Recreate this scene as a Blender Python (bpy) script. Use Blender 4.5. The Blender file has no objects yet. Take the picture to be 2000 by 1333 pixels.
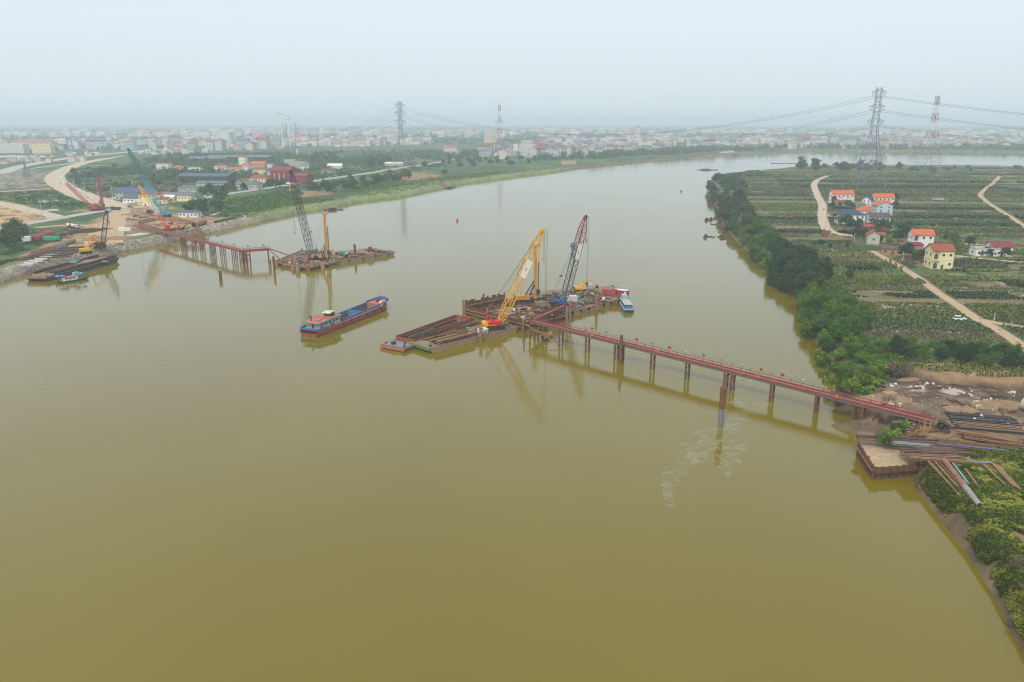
import bpy, math, random
import numpy as np
from mathutils import Vector, Matrix
R = math.radians
scene = bpy.context.scene
col = scene.collection
random.seed(7)
rng = np.random.default_rng(11)

# ------------------------------------------------------------------ camera
CAM_H, FPX = 75.0, 1507.0
PITCH = math.atan(428.5 / FPX)
cam_d = bpy.data.cameras.new('camera')
cam = bpy.data.objects.new('camera', cam_d); col.objects.link(cam)
cam.location = (0, 0, CAM_H); cam.rotation_euler = (math.pi / 2 - PITCH, 0, 0)
cam_d.sensor_width = 36; cam_d.lens = 36 * FPX / 2000
cam_d.clip_start = 1; cam_d.clip_end = 60000
scene.camera = cam

# ------------------------------------------------------------------ world, sun, exposure
SUN_EL, SUN_AZ = 48, 205          # degrees; azimuth clockwise from +Y (the view direction)
world = bpy.data.worlds.new('World'); scene.world = world; world.use_nodes = True
wn = world.node_tree.nodes; wl = world.node_tree.links; wn.clear()
sky = wn.new('ShaderNodeTexSky'); sky.sky_type = 'NISHITA'; sky.sun_disc = False
sky.sun_elevation = R(SUN_EL); sky.sun_rotation = R(SUN_AZ)
sky.altitude = 0; sky.air_density = 1.0; sky.dust_density = 6.0; sky.ozone_density = 1.6
wmix = wn.new('ShaderNodeMix'); wmix.data_type = 'RGBA'; wmix.inputs[0].default_value = 0.72
wmix.inputs[7].default_value = (7.75, 8.65, 9.3, 1)      # even hazy overcast veil over the clear sky
wbg = wn.new('ShaderNodeBackground'); wbg.inputs[1].default_value = 0.1
wout = wn.new('ShaderNodeOutputWorld')
wl.new(sky.outputs[0], wmix.inputs[6]); wl.new(wmix.outputs[2], wbg.inputs[0]); wl.new(wbg.outputs[0], wout.inputs[0])
sun_d = bpy.data.lights.new('sun', 'SUN'); sun_d.energy = 1.5; sun_d.angle = R(12); sun_d.color = (1, .95, .88)
sun = bpy.data.objects.new('sun', sun_d); col.objects.link(sun)
sun.rotation_euler = Vector((math.sin(R(SUN_AZ)) * math.cos(R(SUN_EL)), math.cos(R(SUN_AZ)) * math.cos(R(SUN_EL)), math.sin(R(SUN_EL)))).to_track_quat('Z', 'Y').to_euler()
scene.view_settings.view_transform = 'Standard'; scene.view_settings.look = 'None'
scene.view_settings.gamma = 1; scene.view_settings.exposure = 0.37
scene.view_settings.use_curve_mapping = False
cy = scene.cycles
cy.use_denoising = True; cy.filter_width = 1.15
try: cy.denoiser = 'OPENIMAGEDENOISE'
except Exception: pass
cy.max_bounces = 8; cy.diffuse_bounces = 2; cy.glossy_bounces = 3; cy.transmission_bounces = 2
cy.volume_bounces = 4; cy.transparent_max_bounces = 6; cy.caustics_reflective = False; cy.caustics_refractive = False

# ------------------------------------------------------------------ pixel helpers (a pixel of the 2000 px photograph -> a point on a level)
CP, SP = math.cos(PITCH), math.sin(PITCH)
ZL = 4.2                                   # level of the land above the river
def P(x, y, z=0.0):
    r = (x - 1000) / FPX; d = (y - 666.5) / FPX
    k = (CAM_H - z) / (SP + d * CP)
    return Vector((r * k, (CP - d * SP) * k, z))
def L(x, y): return P(x, y, ZL)
def AT(x, y, Y):                           # the point of a pixel's ray at forward distance Y
    r = (x - 1000) / FPX; d = (y - 666.5) / FPX
    k = Y / (CP - d * SP)
    return Vector((r * k, Y, CAM_H - (SP + d * CP) * k))
def MPP(v): return (v.y * CP + (CAM_H - v.z) * SP) / FPX     # metres per photo pixel at a point

# ------------------------------------------------------------------ materials
MATS = {}
def lin(c):
    return tuple((v / 255 / 12.92 if v / 255 <= .04045 else ((v / 255 + .055) / 1.055) ** 2.4) for v in c)
def mat(name, c, rough=.7, c2=None, scale=1.0, metal=0., amount=.5, bump=0., bscale=None, detail=5, coord='Object', stretch=(1, 1, 1)):
    """one procedural material: two colours mixed by noise, fine relief by the same noise"""
    if name in MATS: return MATS[name]
    m = bpy.data.materials.new(name); m.use_nodes = True; MATS[name] = m
    nt = m.node_tree; n = nt.nodes; l = nt.links
    b = n['Principled BSDF']; b.inputs['Roughness'].default_value = rough; b.inputs['Metallic'].default_value = metal
    b.inputs['Specular IOR Level'].default_value = .3
    if c2 is None: c2 = tuple(v * .72 for v in c)
    tc = n.new('ShaderNodeTexCoord'); mp = n.new('ShaderNodeMapping'); mp.inputs['Scale'].default_value = stretch
    l.new(tc.outputs[coord], mp.inputs[0])
    oi = n.new('ShaderNodeObjectInfo'); ad = n.new('ShaderNodeVectorMath'); ad.operation = 'ADD'
    ml = n.new('ShaderNodeMath'); ml.operation = 'MULTIPLY'; ml.inputs[1].default_value = 57.
    l.new(oi.outputs['Random'], ml.inputs[0]); l.new(mp.outputs[0], ad.inputs[0]); l.new(ml.outputs[0], ad.inputs[1])
    nz = n.new('ShaderNodeTexNoise'); nz.inputs['Scale'].default_value = scale; nz.inputs['Detail'].default_value = detail
    nz.inputs['Roughness'].default_value = .65
    l.new(ad.outputs[0], nz.inputs['Vector'])
    mr = n.new('ShaderNodeMapRange'); mr.inputs[1].default_value = .5 - .28; mr.inputs[2].default_value = .5 + .28
    mr.inputs[3].default_value = .5 - amount; mr.inputs[4].default_value = .5 + amount; mr.clamp = True
    l.new(nz.outputs[0], mr.inputs[0])
    mx = n.new('ShaderNodeMix'); mx.data_type = 'RGBA'
    mx.inputs[6].default_value = (*c, 1); mx.inputs[7].default_value = (*c2, 1)
    l.new(mr.outputs[0], mx.inputs[0]); l.new(mx.outputs[2], b.inputs['Base Color'])
    if bump:
        n2 = n.new('ShaderNodeTexNoise'); n2.inputs['Scale'].default_value = bscale or scale * 4; n2.inputs['Detail'].default_value = 4
        l.new(mp.outputs[0], n2.inputs['Vector'])
        bp = n.new('ShaderNodeBump'); bp.inputs['Strength'].default_value = .6; bp.inputs['Distance'].default_value = bump
        l.new(n2.outputs[0], bp.inputs['Height']); l.new(bp.outputs[0], b.inputs['Normal'])
    return m
def paint(name, c, worn=(.13, .09, .06), w=.28, rough=.5):
    """paint with dirt and rust breaking through"""
    return mat(name, c, rough, tuple(a * (1 - w) + b * w for a, b in zip(c, worn)), .9, amount=.55, detail=7)
def foliage(name, c, c2, trans=.25):
    if name in MATS: return MATS[name]
    m = mat(name, c, .65, c2, .35, amount=.6, detail=3)
    b = m.node_tree.nodes['Principled BSDF']; b.inputs['Specular IOR Level'].default_value = .15
    oi = m.node_tree.nodes.new('ShaderNodeObjectInfo'); hs = m.node_tree.nodes.new('ShaderNodeHueSaturation')
    mr = m.node_tree.nodes.new('ShaderNodeMapRange'); mr.inputs[3].default_value = .68; mr.inputs[4].default_value = 1.3
    mr2 = m.node_tree.nodes.new('ShaderNodeMapRange'); mr2.inputs[3].default_value = .475; mr2.inputs[4].default_value = .515
    ml = m.node_tree.nodes.new('ShaderNodeMath'); ml.operation = 'MULTIPLY'; ml.inputs[1].default_value = 7.31
    fr = m.node_tree.nodes.new('ShaderNodeMath'); fr.operation = 'FRACT'
    lk = m.node_tree.links; l0 = b.inputs['Base Color'].links[0].from_socket
    lk.new(oi.outputs['Random'], mr.inputs[0]); lk.new(mr.outputs[0], hs.inputs['Value'])
    lk.new(oi.outputs['Random'], ml.inputs[0]); lk.new(ml.outputs[0], fr.inputs[0]); lk.new(fr.outputs[0], mr2.inputs[0]); lk.new(mr2.outputs[0], hs.inputs['Hue'])
    lk.new(l0, hs.inputs['Color']); lk.new(hs.outputs[0], b.inputs['Base Color'])
    return m

# ------------------------------------------------------------------ mesh building
class MB:
    """collects simple solids into one mesh"""
    def __init__(s): s.v = []; s.f = []; s.mi = []; s.cur = 0
    def m(s, i): s.cur = i; return s
    def add(s, vs, fs):
        o = len(s.v); s.v += [tuple(p) for p in vs]; s.f += [tuple(i + o for i in f) for f in fs]; s.mi += [s.cur] * len(fs); return s
    def box(s, c, d, rz=0, M=None):
        x, y, z = d[0] / 2, d[1] / 2, d[2] / 2
        vs = [Vector(p) for p in ((-x, -y, -z), (x, -y, -z), (x, y, -z), (-x, y, -z), (-x, -y, z), (x, -y, z), (x, y, z), (-x, y, z))]
        if rz: q = Matrix.Rotation(rz, 3, 'Z'); vs = [q @ v for v in vs]
        if M is not None: vs = [M @ v for v in vs]
        c = Vector(c)
        return s.add([v + c for v in vs], [(0, 3, 2, 1), (4, 5, 6, 7), (0, 1, 5, 4), (1, 2, 6, 5), (2, 3, 7, 6), (3, 0, 4, 7)])
    def span(s, x0, x1, y0, y1, z0, z1):
        return s.box(((x0 + x1) / 2, (y0 + y1) / 2, (z0 + z1) / 2), (abs(x1 - x0), abs(y1 - y0), abs(z1 - z0)))
    def bar(s, a, b, w, h=None, up=(0, 0, 1)):
        a, b = Vector(a), Vector(b); h = h or w; d = b - a; ln = d.length
        if ln < 1e-6: return s
        d /= ln; up = Vector(up)
        if abs(d.dot(up)) > .99: up = Vector((1, 0, 0))
        sx = d.cross(up).normalized(); sz = sx.cross(d)
        vs = []
        for e in (a, b):
            for i, j in ((-1, -1), (1, -1), (1, 1), (-1, 1)): vs.append(e + sx * (i * w / 2) + sz * (j * h / 2))
        return s.add(vs, [(0, 1, 2, 3), (7, 6, 5, 4), (0, 4, 5, 1), (1, 5, 6, 2), (2, 6, 7, 3), (3, 7, 4, 0)])
    def cyl(s, a, b, r0, r1=None, n=8, caps=True):
        a, b = Vector(a), Vector(b); r1 = r0 if r1 is None else r1; d = (b - a).normalized()
        u = d.cross(Vector((0, 0, 1)) if abs(d.z) < .99 else Vector((1, 0, 0))).normalized(); w = d.cross(u)
        vs = []
        for e, r in ((a, r0), (b, r1)):
            for i in range(n):
                t = 2 * math.pi * i / n; vs.append(e + u * (r * math.cos(t)) + w * (r * math.sin(t)))
        fs = [(i, (i + 1) % n, n + (i + 1) % n, n + i) for i in range(n)]
        if caps: fs += [tuple(range(n))[::-1], tuple(range(n, 2 * n))]
        return s.add(vs, fs)
    def tube(s, a, b, r, t, n=12):                      # an open pipe with wall thickness
        a, b = Vector(a), Vector(b); d = (b - a).normalized()
        u = d.cross(Vector((0, 0, 1)) if abs(d.z) < .99 else Vector((1, 0, 0))).normalized(); w = d.cross(u)
        vs = []
        for e, q in ((a, r), (b, r), (b, r - t), (a, r - t)):
            for i in range(n):
                k = 2 * math.pi * i / n; vs.append(e + u * (q * math.cos(k)) + w * (q * math.sin(k)))
        fs = []
        for g in range(4):
            h = (g + 1) % 4
            fs += [(g * n + i, g * n + (i + 1) % n, h * n + (i + 1) % n, h * n + i) for i in range(n)]
        return s.add(vs, fs)
    def prism(s, pts, z0, z1):                          # outline in the ground plane, pulled up
        n = len(pts); vs = [(p[0], p[1], z0) for p in pts] + [(p[0], p[1], z1) for p in pts]
        return s.add(vs, [tuple(range(n))[::-1], tuple(range(n, 2 * n))] + [(i, (i + 1) % n, n + (i + 1) % n, n + i) for i in range(n)])
    def prof(s, pts, y0, y1):                           # outline in xz, pulled along y
        n = len(pts); vs = [(p[0], y0, p[1]) for p in pts] + [(p[0], y1, p[1]) for p in pts]
        return s.add(vs, [tuple(range(n)), tuple(range(n, 2 * n))[::-1]] + [(n + i, n + (i + 1) % n, (i + 1) % n, i) for i in range(n)])
    def loft(s, secs, closed=True, caps=True):
        n = len(secs[0]); vs = [p for q in secs for p in q]; fs = []
        for k in range(len(secs) - 1):
            for i in range(n if closed else n - 1):
                j = (i + 1) % n; fs.append((k * n + i, k * n + j, (k + 1) * n + j, (k + 1) * n + i))
        if caps: fs += [tuple(range(n))[::-1], tuple(range((len(secs) - 1) * n, len(secs) * n))]
        return s.add(vs, fs)
    def blob(s, c, r, n=7, k=5, jit=.15):
        c = Vector(c); r = Vector(r) if hasattr(r, '__len__') else Vector((r, r, r)); vs = [c + Vector((0, 0, -r.z))]
        for i in range(1, k):
            a = math.pi * i / k - math.pi / 2
            for j in range(n):
                t = 2 * math.pi * (j + .5 * (i % 2)) / n; q = 1 + random.uniform(-jit, jit)
                vs.append(c + Vector((r.x * math.cos(a) * math.cos(t) * q, r.y * math.cos(a) * math.sin(t) * q, r.z * math.sin(a) * q)))
        vs.append(c + Vector((0, 0, r.z))); fs = []
        for j in range(n):
            fs.append((0, 1 + (j + 1) % n, 1 + j)); fs.append((len(vs) - 1, len(vs) - 1 - n + j, len(vs) - 1 - n + (j + 1) % n))
        for i in range(k - 2):
            for j in range(n):
                a = 1 + i * n; fs.append((a + j, a + (j + 1) % n, a + n + (j + 1) % n, a + n + j))
        return s.add(vs, fs)
    def build(s, name, m, parent=None, smooth=False):
        me = bpy.data.meshes.new(name); me.from_pydata(s.v, [], s.f)
        ms = m if isinstance(m, (list, tuple)) else [m]
        for q in ms: me.materials.append(q)
        if len(ms) > 1: me.polygons.foreach_set('material_index', s.mi)
        if smooth: me.polygons.foreach_set('use_smooth', [True] * len(me.polygons))
        me.update()
        o = bpy.data.objects.new(name, me); col.objects.link(o)
        if parent is not None: o.parent = parent
        return o
def np_mesh(name, verts, faces, m, parent=None, smooth=False, colour=None):
    """numpy vertices (n,3) and equal-sided faces (k,3 or 4) as one mesh object"""
    me = bpy.data.meshes.new(name); verts = np.asarray(verts, np.float32); faces = np.asarray(faces, np.int32); k = faces.shape[1]
    me.vertices.add(len(verts)); me.vertices.foreach_set('co', verts.ravel())
    me.loops.add(faces.size); me.loops.foreach_set('vertex_index', faces.ravel())
    me.polygons.add(len(faces)); me.polygons.foreach_set('loop_start', np.arange(0, faces.size, k, dtype=np.int32))
    me.polygons.foreach_set('loop_total', np.full(len(faces), k, np.int32))
    if smooth: me.polygons.foreach_set('use_smooth', np.ones(len(faces), bool))
    me.materials.append(m)
    if colour is not None:
        a = me.color_attributes.new('cover', 'FLOAT_COLOR', 'POINT')
        a.data.foreach_set('color', np.concatenate([colour, np.ones((len(colour), 1))], 1).astype(np.float32).ravel())
    me.update(calc_edges=True)
    o = bpy.data.objects.new(name, me); col.objects.link(o)
    if parent is not None: o.parent = parent
    return o
def tag(o, label=None, cat=None, group=None, kind=None):
    if label: o['label'] = label
    if cat: o['category'] = cat
    if group: o['group'] = group
    if kind: o['kind'] = kind
    elif cat and 'kind' not in o: o['kind'] = 'thing'
    return o
def thing(name, label, cat, loc=(0, 0, 0), rz=0, group=None, scale=1):
    o = bpy.data.objects.new(name, None); col.objects.link(o); o.empty_display_size = .5
    o.location = loc; o.rotation_euler = (0, 0, rz); o.scale = (scale,) * 3
    return tag(o, label, cat, group)
def struct(o): o['kind'] = 'structure'; return o
def place(o, loc, rz=0, sc=1):
    o.location = loc; o.rotation_euler = (0, 0, rz); o.scale = (sc,) * 3 if not hasattr(sc, '__len__') else sc; return o
KIDS = {}
def copy_tree(o, loc, rz=0, sc=1, label=None, group=None, parent=None):
    c = o.copy(); col.objects.link(c); c.parent = parent
    if loc is not None: place(c, loc, rz, sc)
    if label: c['label'] = label
    if group: c['group'] = group
    if o.name not in KIDS: KIDS[o.name] = list(o.children)
    for ch in KIDS[o.name]: copy_tree(ch, None, parent=c)
    return c
def heading(a, b): d = Vector(b) - Vector(a); return math.atan2(d.y, d.x)
# ------------------------------------------------------------------ the setting: terrain, river, roads, haze
def px_poly(pts, z=0): return np.array([P(x, y, z)[:2] for x, y in pts])
left_shore = [(0, 553), (86, 524), (170, 505), (240, 492), (290, 482), (348, 469), (400, 457), (500, 435), (592, 415), (660, 404), (700, 395), (800, 382),
              (900, 360), (1012, 345), (1060, 339), (1096, 334.5), (1129, 329), (1141, 327), (1240, 318), (1330, 308), (1414, 303.6), (1439, 303),
              (1580, 297.5), (1700, 296), (1850, 296.5), (2000, 299), (2300, 306)]
right_shore = [(2075, 1440), (2000, 1285), (1975, 1240), (1930, 1150), (1880, 1070), (1840, 1022), (1800, 972), (1788, 955), (1782, 930), (1770, 900), (1740, 884), (1706, 878),
               (1688, 858), (1655, 845), (1612, 832), (1625, 826), (1668, 826), (1655, 812), (1632, 806), (1616, 790), (1622, 778), (1655, 765), (1650, 745),
               (1622, 715), (1600, 690), (1572, 640), (1557, 600), (1558, 580), (1530, 560), (1505, 540), (1490, 520), (1450, 485), (1425, 460), (1408, 437), (1404, 425),
               (1395, 400), (1382, 380), (1377, 365), (1385, 354), (1400, 347), (1450, 341), (1540, 333), (1600, 328), (1700, 326), (1850, 326), (2000, 329), (2300, 333)]
LP = px_poly(left_shore); RP = px_poly(right_shore)
LP = np.vstack([[-235, -600], [-247, 200], LP, [6000, 2100], [40000, 2600], [40000, 40000], [-40000, 40000], [-40000, -600]])
RP = np.vstack([[10, -600], [40, -20], RP, [6000, 1300], [6000, -600]])
def inside(pts, poly):
    x, y = pts[:, 0], pts[:, 1]; r = np.zeros(len(pts), bool); n = len(poly); j = n - 1
    for i in range(n):
        xi, yi, xj, yj = *poly[i], *poly[j]
        if yi != yj: r ^= ((yi > y) != (yj > y)) & (x < (xj - xi) * (y - yi) / (yj - yi) + xi)
        j = i
    return r
def seg_dist(pts, poly, closed=True):
    d = np.full(len(pts), 1e12); n = len(poly)
    for i in range(n if closed else n - 1):
        a = poly[i]; b = poly[(i + 1) % n]; ab = b - a; t = np.clip(((pts - a) @ ab) / max(ab @ ab, 1e-9), 0, 1)
        q = pts - a - t[:, None] * ab; d = np.minimum(d, (q * q).sum(1))
    return np.sqrt(d)
def signed(pts, poly): d = seg_dist(pts, poly); return np.where(inside(pts, poly), d, -d)
_hash = rng.random((64, 64))
def vnoise(p, s):                                     # smooth value noise on the ground plane
    q = p / s; i = np.floor(q).astype(int); f = q - i; f = f * f * (3 - 2 * f)
    g = lambda a, b: _hash[(i[:, 0] + a) % 64, (i[:, 1] + b) % 64]
    return (g(0, 0) * (1 - f[:, 0]) + g(1, 0) * f[:, 0]) * (1 - f[:, 1]) + (g(0, 1) * (1 - f[:, 0]) + g(1, 1) * f[:, 0]) * f[:, 1]
def fbm(p, s, o=4):
    r = 0; a = 1; t = 0
    for k in range(o): r = r + a * vnoise(p + k * 37.3, s / 2 ** k); t += a; a *= .55
    return r / t
def sm(a, b, x): t = np.clip((x - a) / (b - a), 0, 1); return t * t * (3 - 2 * t)
def L_poly(pts): return np.array([L(x, y)[:2] for x, y in pts])
site_r = L_poly([(1690, 770), (1720, 745), (1790, 718), (2000, 738), (2150, 760), (2300, 905), (2010, 905), (1860, 930), (1770, 925), (1690, 890), (1700, 850), (1670, 800)])
scrub_r = L_poly([(1760, 930), (1830, 920), (1900, 905), (2000, 903), (2200, 905), (2300, 1400), (2000, 1300), (1960, 1200), (1840, 1010)])
berm_r = L_poly([(1780, 722), (1850, 712), (2000, 735), (2060, 745), (2000, 762), (1880, 748), (1800, 745)])
mud_r = L_poly([(1612, 828), (1680, 810), (1740, 790), (1760, 830), (1720, 860), (1690, 870)])
pool_r = [L_poly([(1832, 764), (1860, 760), (1882, 770), (1868, 778), (1842, 772)]), L_poly([(1975, 832), (2010, 838), (2030, 858), (1990, 848)]), L_poly([(1770, 758), (1800, 755), (1812, 768), (1780, 770)])]
site_l = L_poly([(-60, 540), (0, 520), (60, 492), (150, 450), (180, 432), (215, 415), (260, 404), (330, 402), (370, 412), (400, 422), (500, 432), (500, 442), (380, 470), (240, 500), (60, 545), (-40, 570)])
sand_l = L_poly([(-120, 392), (0, 392), (60, 405), (110, 422), (130, 428), (40, 440), (-120, 465)])
grass_l = L_poly([(420, 432), (450, 418), (560, 404), (700, 380), (850, 355), (1000, 338), (1090, 327), (1100, 333), (1000, 350), (800, 386), (600, 420), (500, 440)])
yard_l = L_poly([(-200, 345), (20, 330), (115, 335), (105, 362), (60, 368), (-200, 375)])
brown_l = [L_poly([(560, 388), (575, 372), (640, 374), (650, 379), (590, 386)]), L_poly([(775, 350), (800, 338), (860, 342), (850, 350), (800, 352)])]
def ground(pts):
    """height and colour of the terrain at ground-plane points"""
    sl = signed(pts, LP); sr = signed(pts, RP)
    Y = pts[:, 1]
    n1 = fbm(pts, 40); n2 = fbm(pts + 91, 6, 3); n3 = fbm(pts + 17, 300)
    wob = (fbm(pts + 5, 9, 3) - .5) * 5
    zl = -3 + (ZL + 3) * sm(-5, 6, sl + wob * .25)
    nr = sm(190, 150, Y); zr = -3 + (ZL + 3) * sm(-5 + 2 * nr, 8 - 4 * nr, sr + wob * (.35 - .2 * nr))
    z = np.maximum(zl, zr)
    c = np.empty((len(pts), 3))
    grass = np.array([.085, .135, .035]); dgrass = np.array([.042, .078, .026]); soil = np.array([.24, .16, .09]); mud = np.array([.21, .145, .085]); tan = np.array([.42, .27, .14]); stone = np.array([.36, .31, .25])
    def mixc(base, colr, w): return base * (1 - w[:, None]) + np.asarray(colr) * w[:, None]
    c[:] = dgrass; c = mixc(c, grass, sm(.4, .7, n1)); c = mixc(c, soil * .7, sm(.62, .8, n3) * .5)
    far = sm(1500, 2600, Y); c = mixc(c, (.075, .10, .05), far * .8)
    # right bank fields: tilled soil under the crops
    isr = (sr > -6)
    fr = sm(2, 22, sr); fcol = mixc(np.tile(np.array([.19, .14, .075]), (len(pts), 1)), (.085, .12, .04), sm(.35, .65, fbm(pts * np.array([.35, 1.8]) + 60, 22, 3)))
    c = np.where(isr[:, None], mixc(c, (0, 0, 0), fr) + fcol * fr[:, None], c)
    shore = np.where(isr, sr, sl)
    c = mixc(c, mud * .7, sm(4, 1.2, shore + wob * .5))
    def zone(poly, soft=2.5):
        s = signed(pts, poly); return sm(-soft, soft, s + wob * soft / 3)
    # left bank: stone revetment, riverside grass, building site
    gz = zone(grass_l, 3); c = mixc(c, np.array([.12, .20, .028]), gz * sm(.25, .5, n2))
    c = mixc(c, stone * (.75 + .5 * .5), np.where(isr, 0, sm(-1, 1.5, sl) * sm(13, 8, sl + wob)) * np.where(Y < 600, 1, .3) * np.where(Y < 1300, 1, .3))
    sz = zone(site_l, 3); sandc = mixc(np.tile(tan, (len(pts), 1)), mud, sm(.4, .65, n2)); sandc = mixc(sandc, grass, sm(.52, .66, n1) * .85)
    keep = sz * sm(4, 10, sl); c = c * (1 - keep[:, None]) + sandc * keep[:, None]
    w = zone(sand_l, 4); c = mixc(c, tan * 1.1, w * sm(.2, .45, n2))
    w = zone(yard_l, 5); c = mixc(c, (.25, .21, .17), w * sm(.25, .6, n2))
    for q in brown_l: c = mixc(c, (.30, .16, .085), zone(q, 2))
    # right bank site: churned earth, a cut berm, mud spit, pools
    w = zone(site_r, 2); dirt = mixc(np.tile(np.array([.21, .13, .072]), (len(pts), 1)), (.10, .066, .042), sm(.42, .58, n2)); dirt = mixc(dirt, (.185, .14, .105), sm(.55, .7, n1) * .8); dirt = mixc(dirt, (.07, .046, .032), sm(.52, .68, fbm(pts * np.array([.5, 1.6]) + 12, 14, 4)) * .8)
    c = c * (1 - w[:, None]) + dirt * w[:, None]; z = z + w * sm(1, 8, sr) * ((n2 - .5) * 2.2 + (n1 - .5) * 1.4)
    w2 = zone(berm_r, 1.5); z = z + w2 * (1.6 + (n2 - .5) * .8); c = mixc(c, tan * .72, w2 * .8)
    w3 = zone(mud_r, 2); c = mixc(c, (.16, .115, .08), w3); z = np.where(w3 > .5, np.minimum(z, .35 + n2 * .8), z)
    for q in pool_r: w = zone(q, .7); c = mixc(c, (.34, .30, .26), w)
    w = zone(scrub_r, 2) * sm(2, 5, sr); c = mixc(c, (.14, .15, .05), w); c = mixc(c, (.27, .20, .10), w * sm(.56, .7, fbm(pts + 33, 11, 3))); z = z + w * (n2 - .45) * .9
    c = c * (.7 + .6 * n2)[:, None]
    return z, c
NA = 620
ang = np.tan(np.linspace(R(-47), R(47), NA)); rr = np.concatenate([[-60, 20, 60], np.geomspace(85, 440, 280)[:-1], np.geomspace(440, 24000, 330)]); NR = len(rr)
gx = (ang[None, :] * np.maximum(rr, 70)[:, None]); gy = np.repeat(rr[:, None], NA, 1)
gp = np.stack([gx.ravel(), gy.ravel()], 1)
gz, gc = ground(gp)
idx = np.arange(NA * NR).reshape(NR, NA)
fq = np.stack([idx[:-1, :-1], idx[:-1, 1:], idx[1:, 1:], idx[1:, :-1]], -1).reshape(-1, 4)
fq = fq[(gz[fq] > -2.4).any(1)]
used = np.unique(fq); remap = np.full(NA * NR, -1); remap[used] = np.arange(len(used))
m_ground = mat('ground_cover', (.2, .2, .2), .95, None, .25, bump=.25, bscale=1.2)
nt = m_ground.node_tree; at = nt.nodes.new('ShaderNodeVertexColor'); at.layer_name = 'cover'
gb = nt.nodes['Principled BSDF']; old = gb.inputs['Base Color'].links[0].from_node
old.inputs[6].default_value = (1.55, 1.5, 1.42, 1); old.inputs[7].default_value = (.48, .5, .5, 1)
mu = nt.nodes.new('ShaderNodeMix'); mu.data_type = 'RGBA'; mu.blend_type = 'MULTIPLY'; mu.inputs[0].default_value = 1
nt.links.new(at.outputs[0], mu.inputs[6]); nt.links.new(old.outputs[2], mu.inputs[7]); nt.links.new(mu.outputs[2], gb.inputs['Base Color'])
terrain = np_mesh('terrain', np.column_stack([gp[used], gz[used]]), remap[fq], m_ground, smooth=True, colour=gc[used])
struct(terrain); tag(terrain, 'flat river plain with grassy banks, tilled soil and bare earth', 'ground')

# river: silty water with small wind ripples
m_water = bpy.data.materials.new('silty_water'); m_water.use_nodes = True
nt = m_water.node_tree; n = nt.nodes; l = nt.links; b = n['Principled BSDF']
b.inputs['IOR'].default_value = 1.46; b.inputs['Roughness'].default_value = .06; b.inputs['Specular IOR Level'].default_value = .5
tc = n.new('ShaderNodeTexCoord')
def wnoise(scale, sx=1, sy=1, detail=3):
    mp = n.new('ShaderNodeMapping'); mp.inputs['Scale'].default_value = (sx, sy, 1); l.new(tc.outputs['Object'], mp.inputs[0])
    z = n.new('ShaderNodeTexNoise'); z.inputs['Scale'].default_value = scale; z.inputs['Detail'].default_value = detail
    l.new(mp.outputs[0], z.inputs['Vector']); return z
big = wnoise(.012, 1, .5, 4)
mx = n.new('ShaderNodeMix'); mx.data_type = 'RGBA'; mx.inputs[6].default_value = (.152, .114, .002, 1); mx.inputs[7].default_value = (.172, .131, .006, 1)
mr = n.new('ShaderNodeMapRange'); mr.inputs[1].default_value = .35; mr.inputs[2].default_value = .65; l.new(big.outputs[0], mr.inputs[0]); l.new(mr.outputs[0], mx.inputs[0])
l.new(mx.outputs[2], b.inputs['Base Color'])
r1 = wnoise(.55, 1, 1.6, 3); r2 = wnoise(2.6, 1, 1.3, 2)
calm = wnoise(.02, .6, 1.6, 3); cm = n.new('ShaderNodeMapRange'); cm.inputs[1].default_value = .4; cm.inputs[2].default_value = .65; cm.inputs[3].default_value = .25; cm.inputs[4].default_value = 1.; l.new(calm.outputs[0], cm.inputs[0])
sumr = n.new('ShaderNodeMath'); sumr.operation = 'MULTIPLY_ADD'; sumr.inputs[1].default_value = .25; l.new(r2.outputs[0], sumr.inputs[0]); l.new(r1.outputs[0], sumr.inputs[2])
mulr = n.new('ShaderNodeMath'); mulr.operation = 'MULTIPLY'; l.new(sumr.outputs[0], mulr.inputs[0]); l.new(cm.outputs[0], mulr.inputs[1])
bp = n.new('ShaderNodeBump'); bp.inputs['Strength'].default_value = 1; bp.inputs['Distance'].default_value = .034
l.new(mulr.outputs[0], bp.inputs['Height']); l.new(bp.outputs[0], b.inputs['Normal'])
river = MB().add([(-900, -500, 0), (7000, -500, 0), (7000, 3000, 0), (-900, 3000, 0)], [(0, 1, 2, 3)]).build('river', m_water)
struct(river); tag(river, 'wide silty olive river with faint wind ripples', 'river')

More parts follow.
